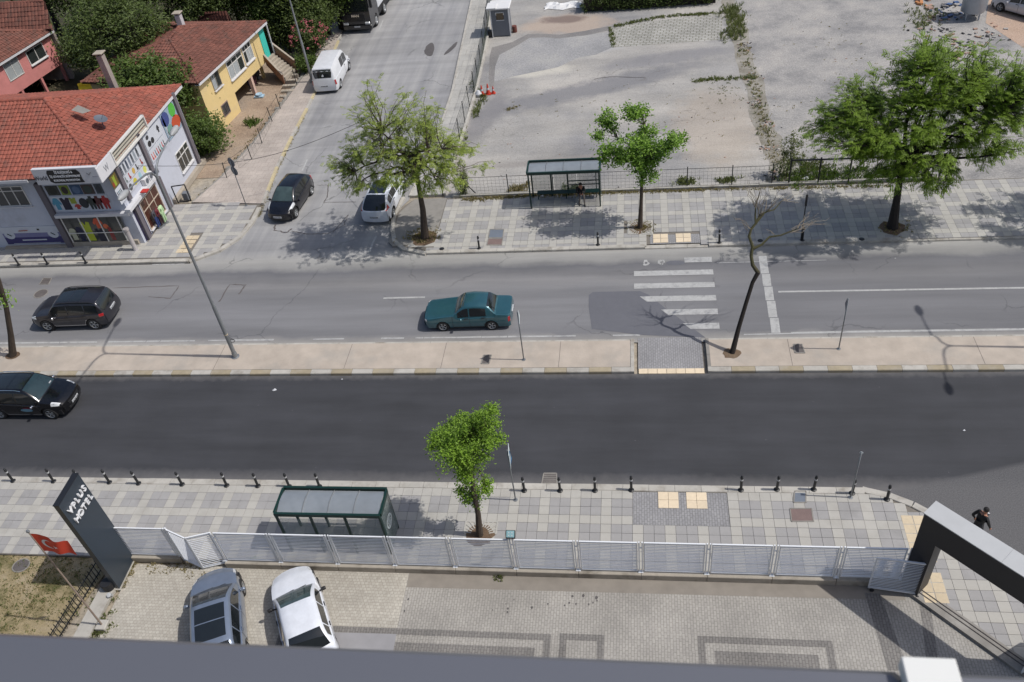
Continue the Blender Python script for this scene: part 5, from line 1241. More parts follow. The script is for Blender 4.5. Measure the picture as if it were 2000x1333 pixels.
c = at(80, 574); cover('manhole_cover', [pix((c.x+.38*cos(k*pi/9), c.y+.38*sin(k*pi/9), 0)) for k in range(18)], .004, M_IRON, 'round iron manhole cover before the grey off-roader')
cover('service_cover', [(954, 465), (957, 449), (984, 449), (982, 465)], .122, M_IRONB, 'blue grey half of the cover pair below the bus stop shade')
cover('service_cover', [(951, 479), (954, 467), (982, 467), (980, 479)], .122, M_IRONR, 'red brown half of the cover pair below the bus stop shade')
cover('service_cover', [(940, 711), (945, 694), (960, 694), (955, 711)], .133, M_IRON, 'brown square cover in the median beside the thin sign')
cover('service_cover', [(1553, 690), (1550, 673), (1566, 673), (1572, 690)], .133, M_IRON, 'grey square cover in the median right of the bare tree')
cover('service_cover', [(1550, 982), (1552, 960), (1574, 960), (1574, 982)], .122, M_IRONB, 'blue grey cover at the kerb of the near pavement')
cover('service_cover', [(1546, 1019), (1543, 994), (1585, 994), (1589, 1019)], .122, M_IRONR, 'large red brown cover in the near pavement')
cover('road_drain', [(1058, 946), (1062, 925), (1087, 925), (1088, 946)], .004, M_IRON, 'worn road drain grate at the near kerb', rim=M_KERBD, slots=6)
c = at(42, 1106); cover('manhole_cover', [pix((c.x+.34*cos(k*pi/9), c.y+.30*sin(k*pi/9), 0.03)) for k in range(18)], .03, M_IRON, 'round cover in the dry garden under the flag')
# bus shelters
def shelter(x0, x1, yb, yf, h, label, open_side, posts):
    """roof from yb to yf; open_side +1 opens to +y"""
    t_ = thing('bus_shelter', label, 'bus shelter', ((x0+x1)/2, (yb+yf)/2, .12)); L = (x1-x0)/2; D = (yf-yb)/2
    def B(name, a, b, w, m=M_GREEN, par=None): q = MB(); q.bar(a, b, w[0], w[1]); return q.build(name, m, par or t_, world=False)
    B('roof_beam', (-L, -D, h), (L, -D, h), (.09, .16)); B('roof_beam', (-L, D, h), (L, D, h), (.09, .16))
    B('roof_beam', (-L, -D+.05, h), (-L, D-.05, h), (.09, .16)); B('roof_beam', (L, -D+.05, h), (L, D-.05, h), (.09, .16))
    for k in range(4):
        q = MB(); n_ = 7; xa = -L+.06+(2*L-.12)*k/4+.012; xb = -L+.06+(2*L-.12)*(k+1)/4-.012
        for i in range(n_+1):
            y = -D+.08+(2*D-.16)*i/n_; z = h-.02+.12*math.sin(pi*i/n_)
            q.v += [(xa, y, z), (xb, y, z), (xa, y, z-.02), (xb, y, z-.02)]
        for i in range(n_):
            a = i*4; q.f += [(a, a+1, a+5, a+4), (a+2, a+6, a+7, a+3)]; q.mi += [0, 0]
        q.build('roof_panel', M_ROOFP, t_, True, world=False)
    for k in (1, 2, 3):
        x = -L+.06+(2*L-.12)*k/4; q = MB(); q.tube([(x, -D+.06+(2*D-.12)*i/7, h-.01+.125*math.sin(pi*i/7)) for i in range(8)], .016, 6); q.build('roof_rib', M_STEEL, t_, world=False)
    yc = -D if open_side > 0 else D; yo = -yc
    for px_, py_ in posts: B('post', (px_*L, py_*D, 0), (px_*L, py_*D, h-.05), (.08, .08))
    for a, b in ((-.97, -.36), (-.34, .30), (.32, .97)):
        q = MB(); q.box(a*L, b*L, yc-.008, yc+.008, .35, h-.25); q.build('glass_pane', M_PANE, t_, world=False)
    return t_, L, D, B
t_, L_, D_, B_ = shelter(-13.42, -9.38, 18.2, 19.42, 2.33, 'green bus shelter with pale roof behind the white fence', 1, ((-.98, -.98), (-.33, -.98), (.32, -.98), (.98, -.98), (-.98, .95), (.98, .95), (-.4, .95)))
q = MB(); q.box(L_-.012, L_+.012, -D_+.06, D_-.06, .15, 2.15); ap = q.build('advert_panel', gmat('advert_glass', lin(120, 136, 134, .8), .62), t_, world=False)
q = MB(); q.lathe([(.24, -.004), (.30, -.004), (.30, .004), (.24, .004)], 24, closed=True, M=Matrix.Translation((L_+.02, -.05, 1.3)) @ Matrix.Rotation(pi/2, 4, 'Y')); q.build('round_logo', M_SIGNW, t_, world=False)
for dz in (-.14, 0, .14): q = MB(); q.box(L_+.014, L_+.02, -.2, .12, 1.27+dz, 1.33+dz); q.build('logo_stroke', M_SIGNW, t_, world=False)
q = MB(); q.box(-L_+.5, L_-1.0, -D_+.15, -D_+.5, .43, .47, bev=.01); q.build('bench', M_GREEN, t_, world=False)
tu, L_, D_, B_ = shelter(-6.12, -2.08, 41.45, 42.75, 2.28, 'green bus shelter with a seated person on the upper pavement', -1, ((-.97, -.98), (.97, -.98), (-.97, .97), (-.1 if False else .05, .97), (.97, .97), (-.42, .97)))
q = MB(); q.box(-L_+.35, L_-.15, .12, .5, .42, .47, bev=.01); q.build('bench', M_GREEN, tu, world=False)
for x in (-L_+.4, 0, L_-.3): B_('bench_leg', (x, .3, 0), (x, .3, .42), (.05, .05), par=tu)
for z in (.7, .95): B_('back_rail', (.1, D_-.04, z), (L_-.1, D_-.04, z), (.03, .05), par=tu)
q = MB(); q.box(L_-.02, L_+.0, -D_+.1, D_-.1, .2, 2.0); q.build('glass_pane', M_PANE, tu, world=False)
# mesh fence along the low wall of the upper pavement
lw_ = thing('low_wall', 'low concrete wall edging the empty lot along the upper pavement', 'wall', (3, 43.03, 0))
xx = -10.9
while xx < 16.5:
    q = MB(); q.box(xx+.006, min(xx+1.6, 16.8)-.006, 42.93, 43.13, -.02, .24+random.uniform(-.012, .012), bev=.015); q.build('wall_block', M_KERB, lw_); xx += 1.6
M_WIRE = mat('fence_wire', lin(84, 90, 88, .7), .6, .1, 9, metal=.3); M_DKG = mat('fence_post_dark', lin(26, 34, 32, .7), .6, .15, 9)
def wire_fence(label, pts, h, z0=.2, mesh=.22, m=M_WIRE, pm=None, postr=.028, wires=.0035, post_at=None, rails=(), lean=0.0, zb=0):
    P = [Vector(p[:2]) for p in pts]; t_ = thing('wire_fence', label, 'fence', (*P[0], z0))
    for i, p in enumerate(post_at or P):
        p = Vector(p[:2]); q = MB(); q.tube([(p.x, p.y, zb), (p.x+lean*random.uniform(-1, 1), p.y+lean*random.uniform(-1, 1), z0+h+.12)], postr, 6); q.build('post', pm or M_DKG, t_)
    q = MB()
    for a, b in zip(P, P[1:]):
        L = (b-a).length; n_ = max(1, int(L/mesh)); d = (b-a)/n_
        for k in range(n_): c = a+d*k; q.bar((c.x, c.y, z0+.03), (c.x, c.y, z0+h), wires*2)
        z = z0+.03
        while z < z0+h+.01: q.bar((a.x, a.y, z), (b.x, b.y, z), wires*2); z += mesh
    stuff(q.build('wire_mesh', m, t_))
    q = MB()
    for a, b in zip(P, P[1:]): q.bar((a.x, a.y, z0+h), (b.x, b.y, z0+h), .012 if not rails else rails[0])
    q.build('top_wire', pm or M_DKG, t_)
    return t_
pa = [(-10.1, 43.0), (-7.53, 43.03), (-4.9, 43.04), (-2.4, 43.04), (.2, 43.04), (2.74, 43.04), (5.21, 43.02), (7.4, 43.02)]
wire_fence('wire mesh fence on the low wall behind the upper bus stop', pa, 1.15, .22)
wire_fence('dark framed mesh fence under the largest tree', [(8.33, 43.02), (11.5, 42.95), (16.2, 42.9)], 1.45, .2, post_at=[(8.33, 43.02), (9.9, 43.0), (11.5, 42.95), (13.8, 42.9), (16.2, 42.9)], rails=(.07,), pm=M_BOL, postr=.045)
q = MB(); q.bar((-9.4, 43.2, 0), (-10.15, 43.0, 1.2), .05); tag(q.build('fence_brace', M_DKG), 'slanting dark brace bar of the corner post behind the upper pavement', 'fence brace')
# green netted fence along the right sidewalk of the side street
M_NET = gmat('green_netting', lin(66, 84, 72, .7), .55, .8)
gf = [(-11.55, 43.3), (-11.5, 47.5), (-11.45, 52.0), (-11.42, 56.5), (-11.55, 61.0), (-11.75, 66.0), (-12.3, 74.5), (-13.9, 108)]
pts = []
for a, b in zip(gf, gf[1:]):
    a, b = Vector(a), Vector(b); n_ = max(1, round((b-a).length/2.2)); pts += [tuple(a+(b-a)*k/n_) for k in range(n_)]
pts.append(gf[-1]); wf = wire_fence('wire fence with green netting along the right sidewalk of the side street', pts, 1.45, .15, mesh=.3, lean=.05, zb=0)
q = MB()
for a, b in zip([p for p in gf if p[1] > 52], [p for p in gf if p[1] > 52][1:]): q.quad((a[0]+.03, a[1], .15), (b[0]+.03, b[1], .15), (b[0]+.03, b[1], .85), (a[0]+.03, a[1], .85))
q.build('netting', M_NET, wf)
q = MB(); q.prism([(x-.02, y) for x, y in gf]+[(x+.16, y) for x, y in gf[::-1]], -.05, .2); tag(q.build('footing_wall', M_KERB), 'low concrete footing under the green netted fence', 'wall')
# posts and wires along the left sidewalk
lf = [at(x, y, .1) for x, y in ((443, 348), (492, 312), (513, 283), (531, 238), (548, 214), (581, 166))]
wire_fence('leaning dark posts with slack wire along the yellow house yard', [at(x, y, .1) for x, y in ((443, 348), (492, 312), (512, 281), (532, 238), (548, 213), (580, 165))], 1.0, .1, mesh=.5, lean=.08)
rw_ = thing('retaining_edge', 'rubble edge between the pink sidewalk and the house yard', 'wall', (-26.3, 52, 0)); rnd = random.Random(12)
E_ = [Vector(p) for p in wo[1:-1]][::-1]+[]
E_ = [Vector((-27.6, 43.5)), Vector((-26.75, 46.6)), Vector((-26.05, 50.9)), Vector((-25.75, 56.9)), Vector((-25.55, 61)), Vector((-25.5, 66))]
for a, b in zip(E_, E_[1:]):
    n_ = int((b-a).length/.42)
    for k in range(n_):
        c = a+(b-a)*(k+.5)/n_; s = rnd.uniform(.10, .2); q = MB()
        q.lathe([(.001, -s*.6), (s*.8, -s*.4), (s, 0), (s*.7, s*.5), (.001, s*.62)], 6, M=Matrix.Translation((c.x+rnd.uniform(-.25, -.02), c.y, .02)) @ Matrix.Rotation(rnd.uniform(0, 6), 4, 'Z') @ Matrix.Diagonal((rnd.uniform(.8, 1.5), 1, .9, 1)))
        q.build('stone', M_KERBD, rw_)
q = MB()
for a, b in zip(E_, E_[1:]): q.prism([(a.x-.12, a.y), (a.x+.06, a.y), (b.x+.06, b.y), (b.x-.12, b.y)], -.05, .1)
q.build('edge_strip', M_KERBD, rw_)
# traffic cones
M_CONE = mat('cone_orange', lin(205, 62, 38, .8), .6, .1, 9)
for x, y, l, k in ((942, 186, 'leftmost orange cone by the netted fence', 1.0), (954, 184, 'middle orange cone by the netted fence', 1.05), (964, 183, 'rightmost small orange cone by the netted fence', .75)):
    p = at(x, y, 0); t_ = thing('traffic_cone', l, 'traffic cone', tuple(p), group='traffic cones')
    q = MB(); q.box(-.19*k, .19*k, -.19*k, .19*k, 0, .04); q.build('base', M_CONE, t_, world=False)
    q = MB(); q.lathe([(.15*k, .03), (.035*k, .72*k), (.001, .73*k)], 12); q.build('cone', M_CONE, t_, True, world=False)
    q = MB(); q.lathe([(.105*k, .32*k), (.085*k, .46*k)], 12); q.build('reflective_band', M_BAND, t_, world=False)
p = at(935, 188); q = MB(); q.lathe([(.001, 0), (.22, .05), (.25, .2), (.1, .42), (.001, .45)], 9, M=Matrix.Translation(tuple(p))); tag(q.build('plastic_bag', M_PLATE, smooth=True), 'white plastic bag against the fence left of the cones', 'bag')
# ---- white slatted fence of the forecourt
FZ = .3
fx = [-13.59, -11.34, -9.12, -6.83, -4.57, -2.3, -.07, 2.23, 4.45, 6.6, 8.75]; fx = [-15.85]+fx
fen = thing('slatted_fence', 'white slatted metal fence on a concrete footing along the forecourt', 'fence', (-3.5, 17.6, 0))
for a, b in zip(fx, fx[1:]):
    q = MB(); q.box(a+.004, b-.004, 17.44, 17.72, -.02, FZ, bev=.02); q.build('footing_block', M_FENB, fen)
def slat_mesh(L): q = MB(); q.box(0, L, -.012, .014, -.009, .009); return q.mesh('slat', M_FEN)
def panel(root, a, b, z0, z1, n_, name='panel'):
    a, b = Vector(a), Vector(b); d = (b-a); L = d.length; ang_ = math.atan2(d.y, d.x)
    pn = bpy.data.objects.new(name, None)
    q = MB(); q.bar((0, 0, z0), (L, 0, z0), .04, .05); q.bar((0, 0, z1), (L, 0, z1), .05, .05)
    q.bar((.02, 0, z0), (.02, 0, z1), .04, .045); q.bar((L-.02, 0, z0), (L-.02, 0, z1), .04, .045)
    pn = bpy.data.objects.new(name, q.mesh('panel_frame', M_FEN)); COL.objects.link(pn); pn.parent = root; pn.location = Vector((a.x, a.y, 0))-Vector((root.location.x, root.location.y, 0)); pn.rotation_euler = (0, 0, ang_)
    sm = slat_mesh(L-.08)
    for k in range(n_): inst('slat', sm, (.04, 0, z0+(z1-z0)*(k+.8)/(n_+.6)), pn)
    return pn
for i, x in enumerate(fx):
    q = MB()
    for dx in ((-.055, .055) if 0 < i < len(fx)-1 else (0,)): q.box(x+dx-.022, x+dx+.022, 17.555, 17.61, FZ, FZ+1.80)
    q.box(x-.09, x+.09, 17.53, 17.64, FZ, FZ+.02); q.box(x-.075, x+.075, 17.57, 17.595, FZ+1.45, FZ+1.5)
    q.build('post', M_FEN, fen)
for a, b in zip(fx, fx[1:]): panel(fen, (a+.11, 17.582), (b-.11, 17.582), FZ+.08, FZ+1.76, 18)
f2_ = thing('slatted_fence', 'short white slatted fence panel beside the hotel sign', 'fence', (-19.1, 17.72, 0))
q = MB(); q.box(-20.3, -17.75, 17.58, 17.86, -.02, FZ, bev=.02); q.build('footing_block', M_FENB, f2_)
panel(f2_, (-20.25, 17.72), (-17.85, 17.72), FZ+.08, FZ+1.76, 18)
for x in (-20.3, -17.78): q = MB(); q.box(x-.03, x+.03, 17.69, 17.75, FZ, FZ+1.8); q.build('post', M_FEN, f2_)
q = MB(); q.box(-17.72, -17.66, 17.69, 17.75, 0, FZ+1.82); q.build('post', M_FEN, f2_)
for a, b, l in (((-17.68, 17.72), (-16.78, 17.36), 'left leaf of the small folding gate in the white fence'), ((-16.76, 17.36), (-15.9, 17.62), 'right leaf of the small folding gate in the white fence')):
    t_ = thing('gate_leaf', l, 'gate', (a[0], a[1], 0)); panel(t_, a, b, .1, 2.02, 18)
# big gate leaves of the portal
t_ = thing('gate_leaf', 'open silver slatted gate leaf leaning before the portal post', 'gate', (7.62, 17.3, 0)); panel(t_, (7.62, 17.32), (9.2, 17.12), .16, 1.9, 19)
for x, y in ((9.16, 17.08), (7.75, 17.3)): q = MB(); q.lathe([(.001, -.03), (.07, -.03), (.07, .03), (.001, .03)], 12, M=Matrix.Translation((x, y-.04, .08)) @ Matrix.Rotation(pi/2, 4, 'X')); q.build('wheel', M_BLK, t_)
t_ = thing('gate_leaf', 'silver slatted gate leaf cut by the right edge at the portal', 'gate', (11.55, 14.45, 0)); panel(t_, (11.62, 14.42), (13.2, 15.4), .16, 1.9, 19)
# floodlight on the fence
fl = thing('floodlight', 'small square floodlight fixed on top of the white fence', 'floodlight', (-4.57, 17.65, 2.12)); M_ = Matrix.Translation((0, 0, .17)) @ Matrix.Rotation(radians(-38), 4, 'X')
q = MB(); q.box(-.17, .17, -.03, .03, -.15, .15, bev=.015, M=M_ @ Matrix.Rotation(radians(-20), 4, 'X')); q.build('housing', M_BLK, fl, world=False)
MM = M_ @ Matrix.Rotation(radians(-20), 4, 'X') @ Matrix.Translation((0, -.034, .01))
q = MB(); q.box(-.14, .14, -.004, .004, -.11, .12, M=MM); q.build('glass', mat('flood_glass', lin(150, 190, 196, .8), .15, .1, 9, coat=.5), fl, world=False)
for i in (-1, 1):
    for k in (-1, 1): q = MB(); q.box(i*.055-.018, i*.055+.018, -.012, -.003, k*.05-.018, k*.05+.018, M=MM); q.build('led', M_PLATE, fl, world=False)
q = MB(); q.box(-.09, .09, -.03, .03, -.03, .05); q.build('bracket', M_BLK, fl, world=False)
# ---- portal
PB = Vector((8.72, 17.5)); u_ = Vector((1, -1)).normalized(); v_ = Vector((1, 1)).normalized()
pt = thing('entrance_portal', 'dark grey portal frame with a pale top over the forecourt entrance', 'portal', (PB.x, PB.y, 0))
def pblock(name, s0, s1, z0, z1, m, w0=0, w1=.64, par=None):
    P = [PB+u_*s0+v_*w0, PB+u_*s1+v_*w0, PB+u_*s1+v_*w1, PB+u_*s0+v_*w1]; q = MB(); q.prism([tuple(p) for p in P], z0, z1); return q.build(name, m, pt)
pblock('left_post', 0, .62, 0, 3.0, M_ANTHD); pblock('right_post', 4.4, 5.0, 0, 3.0, M_ANTHD)
pblock('beam', 0, 5.0, 3.002, 4.08, M_ANTHD)
for a, b in ((-.02, 2.45), (2.455, 5.02)): pblock('sky_sheen_top', a, b, 4.082, 4.12, M_SHEEN, -.02, .66)  # added pale sheets: sky sheen on the anthracite beam top, put into colour
# ---- hotel sign pylon
py = thing('hotel_sign', 'tall dark blue grey slab sign with white hotel lettering', 'sign', (-19.8, 17.1, 0))
q = MB(); q.box(-19.97, -19.77, 16.35, 17.78, .08, 5.2); q.build('slab', M_ANTH, py)
q = MB(); q.box(-20.02, -19.72, 16.3, 17.83, .0, .08); q.build('plinth', M_KERB, py)
q = MB(); q.box(-19.985, -19.755, 16.335, 17.795, 5.202, 5.225); q.build('cap', M_ANTHD, py)
M_LET = mat('letter_white', lin(228, 230, 234, .9), .45, .04, 6)
for row, zz, yy in (('VPLUS', 4.62, 17.09), ('HOTEL', 4.12, 17.11)):
    ws = [.235 if ch in 'VPLTE' else .26 for ch in row]; tot = sum(ws); cur = -tot/2
    for ch, w_ in zip(row, ws):
        tm = text_mesh(ch, .36, .035, M_LET, .004); inst('letter', tm, None, py, M=Matrix.Translation(-py.location) @ frame_M((-19.72, yy+cur+w_/2, zz), (0, 1, 0), (0, 0, 1))); cur += w_
# flag
fp = at(200, 1222, .1); fg = thing('flagpole', 'rusty flagpole with a red flag leaning over the dry garden', 'flagpole', (fp.x, fp.y, .0))
tip = Vector((-.12, .12, 5.75))
q = MB(); q.tube([(0, 0, .1), tip*.5, tip], [.035, .03, .022], 8); q.build('pole', mat('rusty_pole', lin(150, 134, 122, .8), .8, .25, 12), fg, True, world=False)
q = MB(); q.box(-.2, .2, -.2, .2, -.02, .18, bev=.02); q.build('footing', M_KERB, fg, world=False)
q = MB(); q.lathe([(.001, -.06), (.05, -.04), (.06, 0), (.04, .05), (.001, .06)], 10, M=Matrix.Translation(tip)); q.build('finial', M_STEEL, fg, world=False)
q = MB(); nu, nv = 16, 10; top = tip+Vector((.02, 0, -.12)); Lf, Hf = 1.2, .98
FP = {}
for i in range(nu+1):
    for j in range(nv+1):
        u, v = i/nu, j/nv
        p = top+Vector((Lf*u*.93, .10*sin(u*7+v*1.4)*u+.04*sin(u*15+v*3)*u-.05*u, -Hf*v*(1-.22*u)-.30*u*u-.12*u)); FP[i, j] = p; q.v.append(tuple(p))
for i in range(nu):
    for j in range(nv): a = i*(nv+1)+j; q.f.append((a, a+nv+1, a+nv+2, a+1)); q.mi.append(0)
fc = q.build('flag_cloth', mat('flag_red', lin(222, 74, 48, .88), .75, .1, 3), fg, True, world=False)
M_FW = mat('flag_white', lin(232, 226, 224, .88), .75, .05, 3)
def on_flag(u, v, off=.012):
    i = min(int(u*nu), nu-1); j = min(int(v*nv), nv-1); a, b = u*nu-i, v*nv-j
    p = (FP[i, j]*(1-a)+FP[i+1, j]*a)*(1-b)+(FP[i, j+1]*(1-a)+FP[i+1, j+1]*a)*b
    n_ = (FP[i+1, j]-FP[i, j]).cross(FP[i, j+1]-FP[i, j]).normalized()
    if n_.y > 0: n_ = -n_
    return p+n_*off
q = MB(); N = 20; oc = (.36, .5); R1, R2 = .25, .2
for k in range(N):
    t0 = radians(38)+(2*pi-radians(76))*k/N; t1 = radians(38)+(2*pi-radians(76))*(k+1)/N
    def pt_(t, inner):
        o = (oc[0]+R1*.78*cos(t)*(1 if not inner else 0), 0)
        if not inner: return on_flag(oc[0]+R1*.75*cos(t), oc[1]+R1*sin(t))
        s = (t-radians(38))/(2*pi-radians(76)); tt = radians(52)+(2*pi-radians(104))*s; return on_flag(oc[0]+.05+R2*.75*cos(tt), oc[1]+R2*sin(tt))
    q.quad(tuple(pt_(t0, 0)), tuple(pt_(t1, 0)), tuple(pt_(t1, 1)), tuple(pt_(t0, 1)))
q.build('crescent', M_FW, fc, world=False)
q = MB(); S_c = (.60, .5); P = [on_flag(S_c[0]+(.10 if k % 2 == 0 else .04)*cos(k*pi/5+pi)*.8, S_c[1]+(.10 if k % 2 == 0 else .04)*sin(k*pi/5+pi)) for k in range(10)]
c = on_flag(*S_c); q.add([tuple(c)]+[tuple(p) for p in P], [(0, k+1, (k+1) % 10+1) for k in range(10)]); q.build('star', M_FW, fc, world=False)
# low ornamental fence of the garden
gd = thing('garden_fence', 'low black ornamental fence between the garden and its kerb', 'fence', (-20.9, 15.5, 0)); a = Vector((-21.35, 12.0)); b = Vector((-20.85, 17.5))
L = (b-a).length; d = (b-a).normalized()
for off, zt in ((0, .7), ):
    for z in (.15, .62): q = MB(); q.bar((*a, z), (*b, z), .03, .03); q.build('rail', M_BOL, gd)
    k = 0.0
    while k < L: p = a+d*k; q = MB(); q.bar((p.x, p.y, 0.02), (p.x, p.y, .74), .022); q.lathe([(.03, .74), (.001, .80)], 4, M=Matrix.Translation((p.x, p.y, 0))); q.build('picket', M_BOL, gd); k += .16
pl_ = at(228, 1140, .25); q = MB(); q.lathe([(.20, 0), (.24, .45), (.22, .5), (.001, .5)], 14, M=Matrix.Translation((-20.15, 16.35, 0))); tag(q.build('plant_tub', M_BLK, smooth=True), 'black round tub at the foot of the hotel sign', 'tub')
q = MB(); q.lathe([(.07, 0), (.07, .1), (.09, .13), (.09, .19), (.001, .2)], 12, M=Matrix.Translation((-19.95, 16.05, .1)) @ Matrix.Rotation(.5, 4, 'X')); tag(q.build('spot_lamp', M_BAND, smooth=True), 'small spot lamp beside the foot of the hotel sign', 'spot lamp')
# kiosk
k0 = at(963, 73); ks = thing('guard_booth', 'small grey guard booth with a white roof at the lot entrance', 'booth', (k0.x+.72, k0.y+.65, 0)); M_KG = mat('booth_grey', lin(118, 122, 130, .8), .6, .08, 4); M_KW = mat('booth_white', lin(222, 222, 222, .88), .6, .06, 4)
for nm, (x0, x1, y0, y1, z0, z1) in {'front_wall': (-.68, .68, -.65, -.6, .06, 1.3), 'front_wall_left': (-.68, -.3, -.65, -.6, 1.302, 2.15), 'front_wall_right': (.32, .68, -.65, -.6, 1.302, 2.15), 'front_wall_top': (-.298, .318, -.65, -.6, 1.9, 2.15), 'side_wall': (.63, .68, -.598, .65, .06, 2.15), 'left_wall': (-.68, -.63, -.598, .65, .06, 2.15), 'back_wall': (-.62, .62, .6, .65, .06, 1.2)}.items():
    q = MB(); q.box(x0, x1, y0, y1, z0, z1); q.build(nm, M_KG, ks, world=False)
for x in (-.71, .71): q = MB(); q.box(x-.04, x+.04, -.7, -.62, .0, 2.2); q.build('corner_trim', M_KW, ks, world=False)
q = MB(); q.box(-.85, .85, -.9, .85, 2.2, 2.34, bev=.04); q.box(-.95, -.2, -1.0, .2, 2.35, 2.40); q.build('roof', M_KW, ks, world=False)
q = MB(); q.box(-.27, .29, -.64, -.61, 1.32, 1.88); q.build('window', mat('booth_window', lin(120, 104, 84, .6), .2, .5, 4), ks, world=False)
for z in (1.3, 1.9): q = MB(); q.box(-.31, .33, -.67, -.64, z-.02, z+.02); q.build('window_frame', M_KW, ks, world=False)
for dx, dy, l, m in ((.95, .1, 'reddish drum right of the guard booth', mat('rust_red', lin(120, 70, 60, .7), .8)), (-.95, -.5, 'dark drum left of the guard booth', M_BLK)):
    q = MB(); q.lathe([(.001, 0), (.19, 0), (.2, .2), (.19, .5), (.001, .5)], 12, M=Matrix.Translation((ks.location.x+dx, ks.location.y+dy, 0))); tag(q.build('drum', m, smooth=True), l, 'drum')
c = at(1100, 12); q = MB(); rnd = random.Random(3); n_ = 10
for i in range(n_+1):
    for j in range(6): q.v.append((c.x+(i/n_-.5)*3.0+rnd.uniform(-.1, .1), c.y+(j/5-.5)*1.4+rnd.uniform(-.12, .12)+.2*sin(i), .03+abs(rnd.gauss(0, .09))*(0 if j in (0, 5) else 1)))
for i in range(n_):
    for j in range(5): a = i*6+j; q.f.append((a, a+6, a+7, a+1)); q.mi.append(0)
tag(q.build('tarpaulin', M_KW), 'crumpled white tarpaulin lying by the hedge', 'tarpaulin')
# water tank, debris
w0 = at(1903, 44); tk_ = thing('water_tank', 'round silver water tank on short legs at the top right', 'tank', (w0.x, w0.y+.8, 0)); M_TANK = mat('tank_silver', lin(176, 182, 190, .82), .45, .1, 1.5, metal=.4)
q = MB(); q.lathe([(.001, .5), (.75, .52), (.82, .65), (.82, 2.6), (.7, 2.85), (.2, 3.0), (.001, 3.0)], 28); q.build('vessel', M_TANK, tk_, True, world=False)
for k in range(4): a = k*pi/2+.6; q = MB(); q.bar((.6*cos(a), .6*sin(a), 0), (.6*cos(a), .6*sin(a), .6), .09); q.build('leg', M_TANK, tk_, world=False)
rnd = random.Random(15); MBR = mat('rubble_brick', lin(176, 146, 130, .78), .9, .25, 6); MWH = mat('rubble_white', lin(176, 172, 168, .8), .8, .15, 6); MDK = mat('scrap_dark', lin(62, 60, 62, .7), .8, .3, 6); MOR = mat('scrap_orange', lin(206, 142, 92, .8), .8, .2, 6); MBL = mat('scrap_blue', lin(74, 98, 140, .8), .6, .2, 6)
def debris(pts, n_, s0, s1, ms, r):
    for _ in range(n_):
        x, y = rnd.choice(pts); p = at(x+rnd.gauss(0, r), y+rnd.gauss(0, r*.5), 0); sx, sy, sz = rnd.uniform(s0, s1), rnd.uniform(s0, s1)*.7, rnd.uniform(s0, s1)*.3; q = MB()
        q.box(-sx/2, sx/2, -sy/2, sy/2, 0, sz, M=Matrix.Translation((p.x, p.y, -.01)) @ Matrix.Rotation(rnd.uniform(0, 6), 4, 'Z') @ Matrix.Rotation(rnd.uniform(-.2, .2), 4, 'X')); dbs[rnd.choice(ms)].append(q)
dbs = {k: [] for k in (MBR, MWH, MDK, MOR, MBL)}
debris([(1850, 70), (1870, 95), (1885, 110), (1840, 40), (1900, 75), (1930, 70), (1820, 55)], 150, .08, .32, (MBR, MWH, MDK), 20); debris([(1800, 5), (1810, 12)], 8, .2, .6, (MOR, MBR), 8); debris([(1840, 20), (1860, 30), (1870, 15)], 50, .15, .5, (MDK, MWH, MBL), 12)
debris([(1250, 250), (1400, 200), (1380, 240), (1650, 100), (1560, 200), (1600, 40), (1000, 330), (1120, 345)], 90, .03, .11, (MWH, MDK, MBR), 60); debris([(1455, 90), (1470, 150), (1480, 200), (1495, 240), (1500, 290), (1515, 340)], 170, .05, .2, (MWH, MBR, MDK), 9); debris([(1590, 352), (1570, 355), (1640, 350)], 24, .08, .25, (MWH, MBR), 12); debris([(1550, 315), (1600, 320)], 14, .05, .15, (MWH,), 12); debris([(1700, 380), (800, 375), (1010, 378)], 10, .05, .12, (MWH,), 30)
for m, lst in dbs.items():
    Q = MB()
    for q in lst: Q.add(q.v, q.f)
    stuff(Q.build('rubble', m))
for x, y, z, s, l in ((536, 763, .0, .12, 'white paper scrap lying on the dark road'), (1059, 384, .12, .14, 'white bag at the low wall left of the upper bus stop'), (949, 380, .12, .07, 'small white litter by the low wall'), (858, 806, 2.0, .0, ''), (1575, 350, .05, .3, 'white styrofoam block under the largest tree'), (1883, 842, 0, .06, 'tiny white litter on the road above the portal'), (668, 742, 0, .05, 'tiny white litter at the median kerb')):
    if s <= 0: continue
    p = at(x, y, z); q = MB(); q.add([(p.x-s, p.y, z+.01), (p.x, p.y-s*.6, z+.03), (p.x+s, p.y+s*.2, z+.01), (p.x+.1*s, p.y+s*.8, z+.05), (p.x, p.y+.1*s, z+.01+s*.3)], [(0, 1, 4), (1, 2, 4), (2, 3, 4), (3, 0, 4)]); tag(q.build('litter', M_PLATE), l, 'litter')
# overhead cable
q = MB(); A_ = Vector((-28.9, 41.6, 3.9)); B_ = at(700, 240, 3.8); P = [A_.lerp(B_, t/20)+Vector((0, 0, -1.0*sin(pi*t/20))) for t in range(21)]; P += [B_.lerp(Vector((-11.85, 38.95, 3.4)), t/4) for t in (1, 2, 3, 4)]
q.tube(P, .014, 5); q.lathe([(.03, -.12), (.03, .12)], 6, M=Matrix.Translation(P[13]) @ Matrix.Rotation(pi/2, 4, 'Y')); tag(q.build('overhead_cable', M_BLK), 'thin black cable sagging from the shop wall across the side street', 'cable')
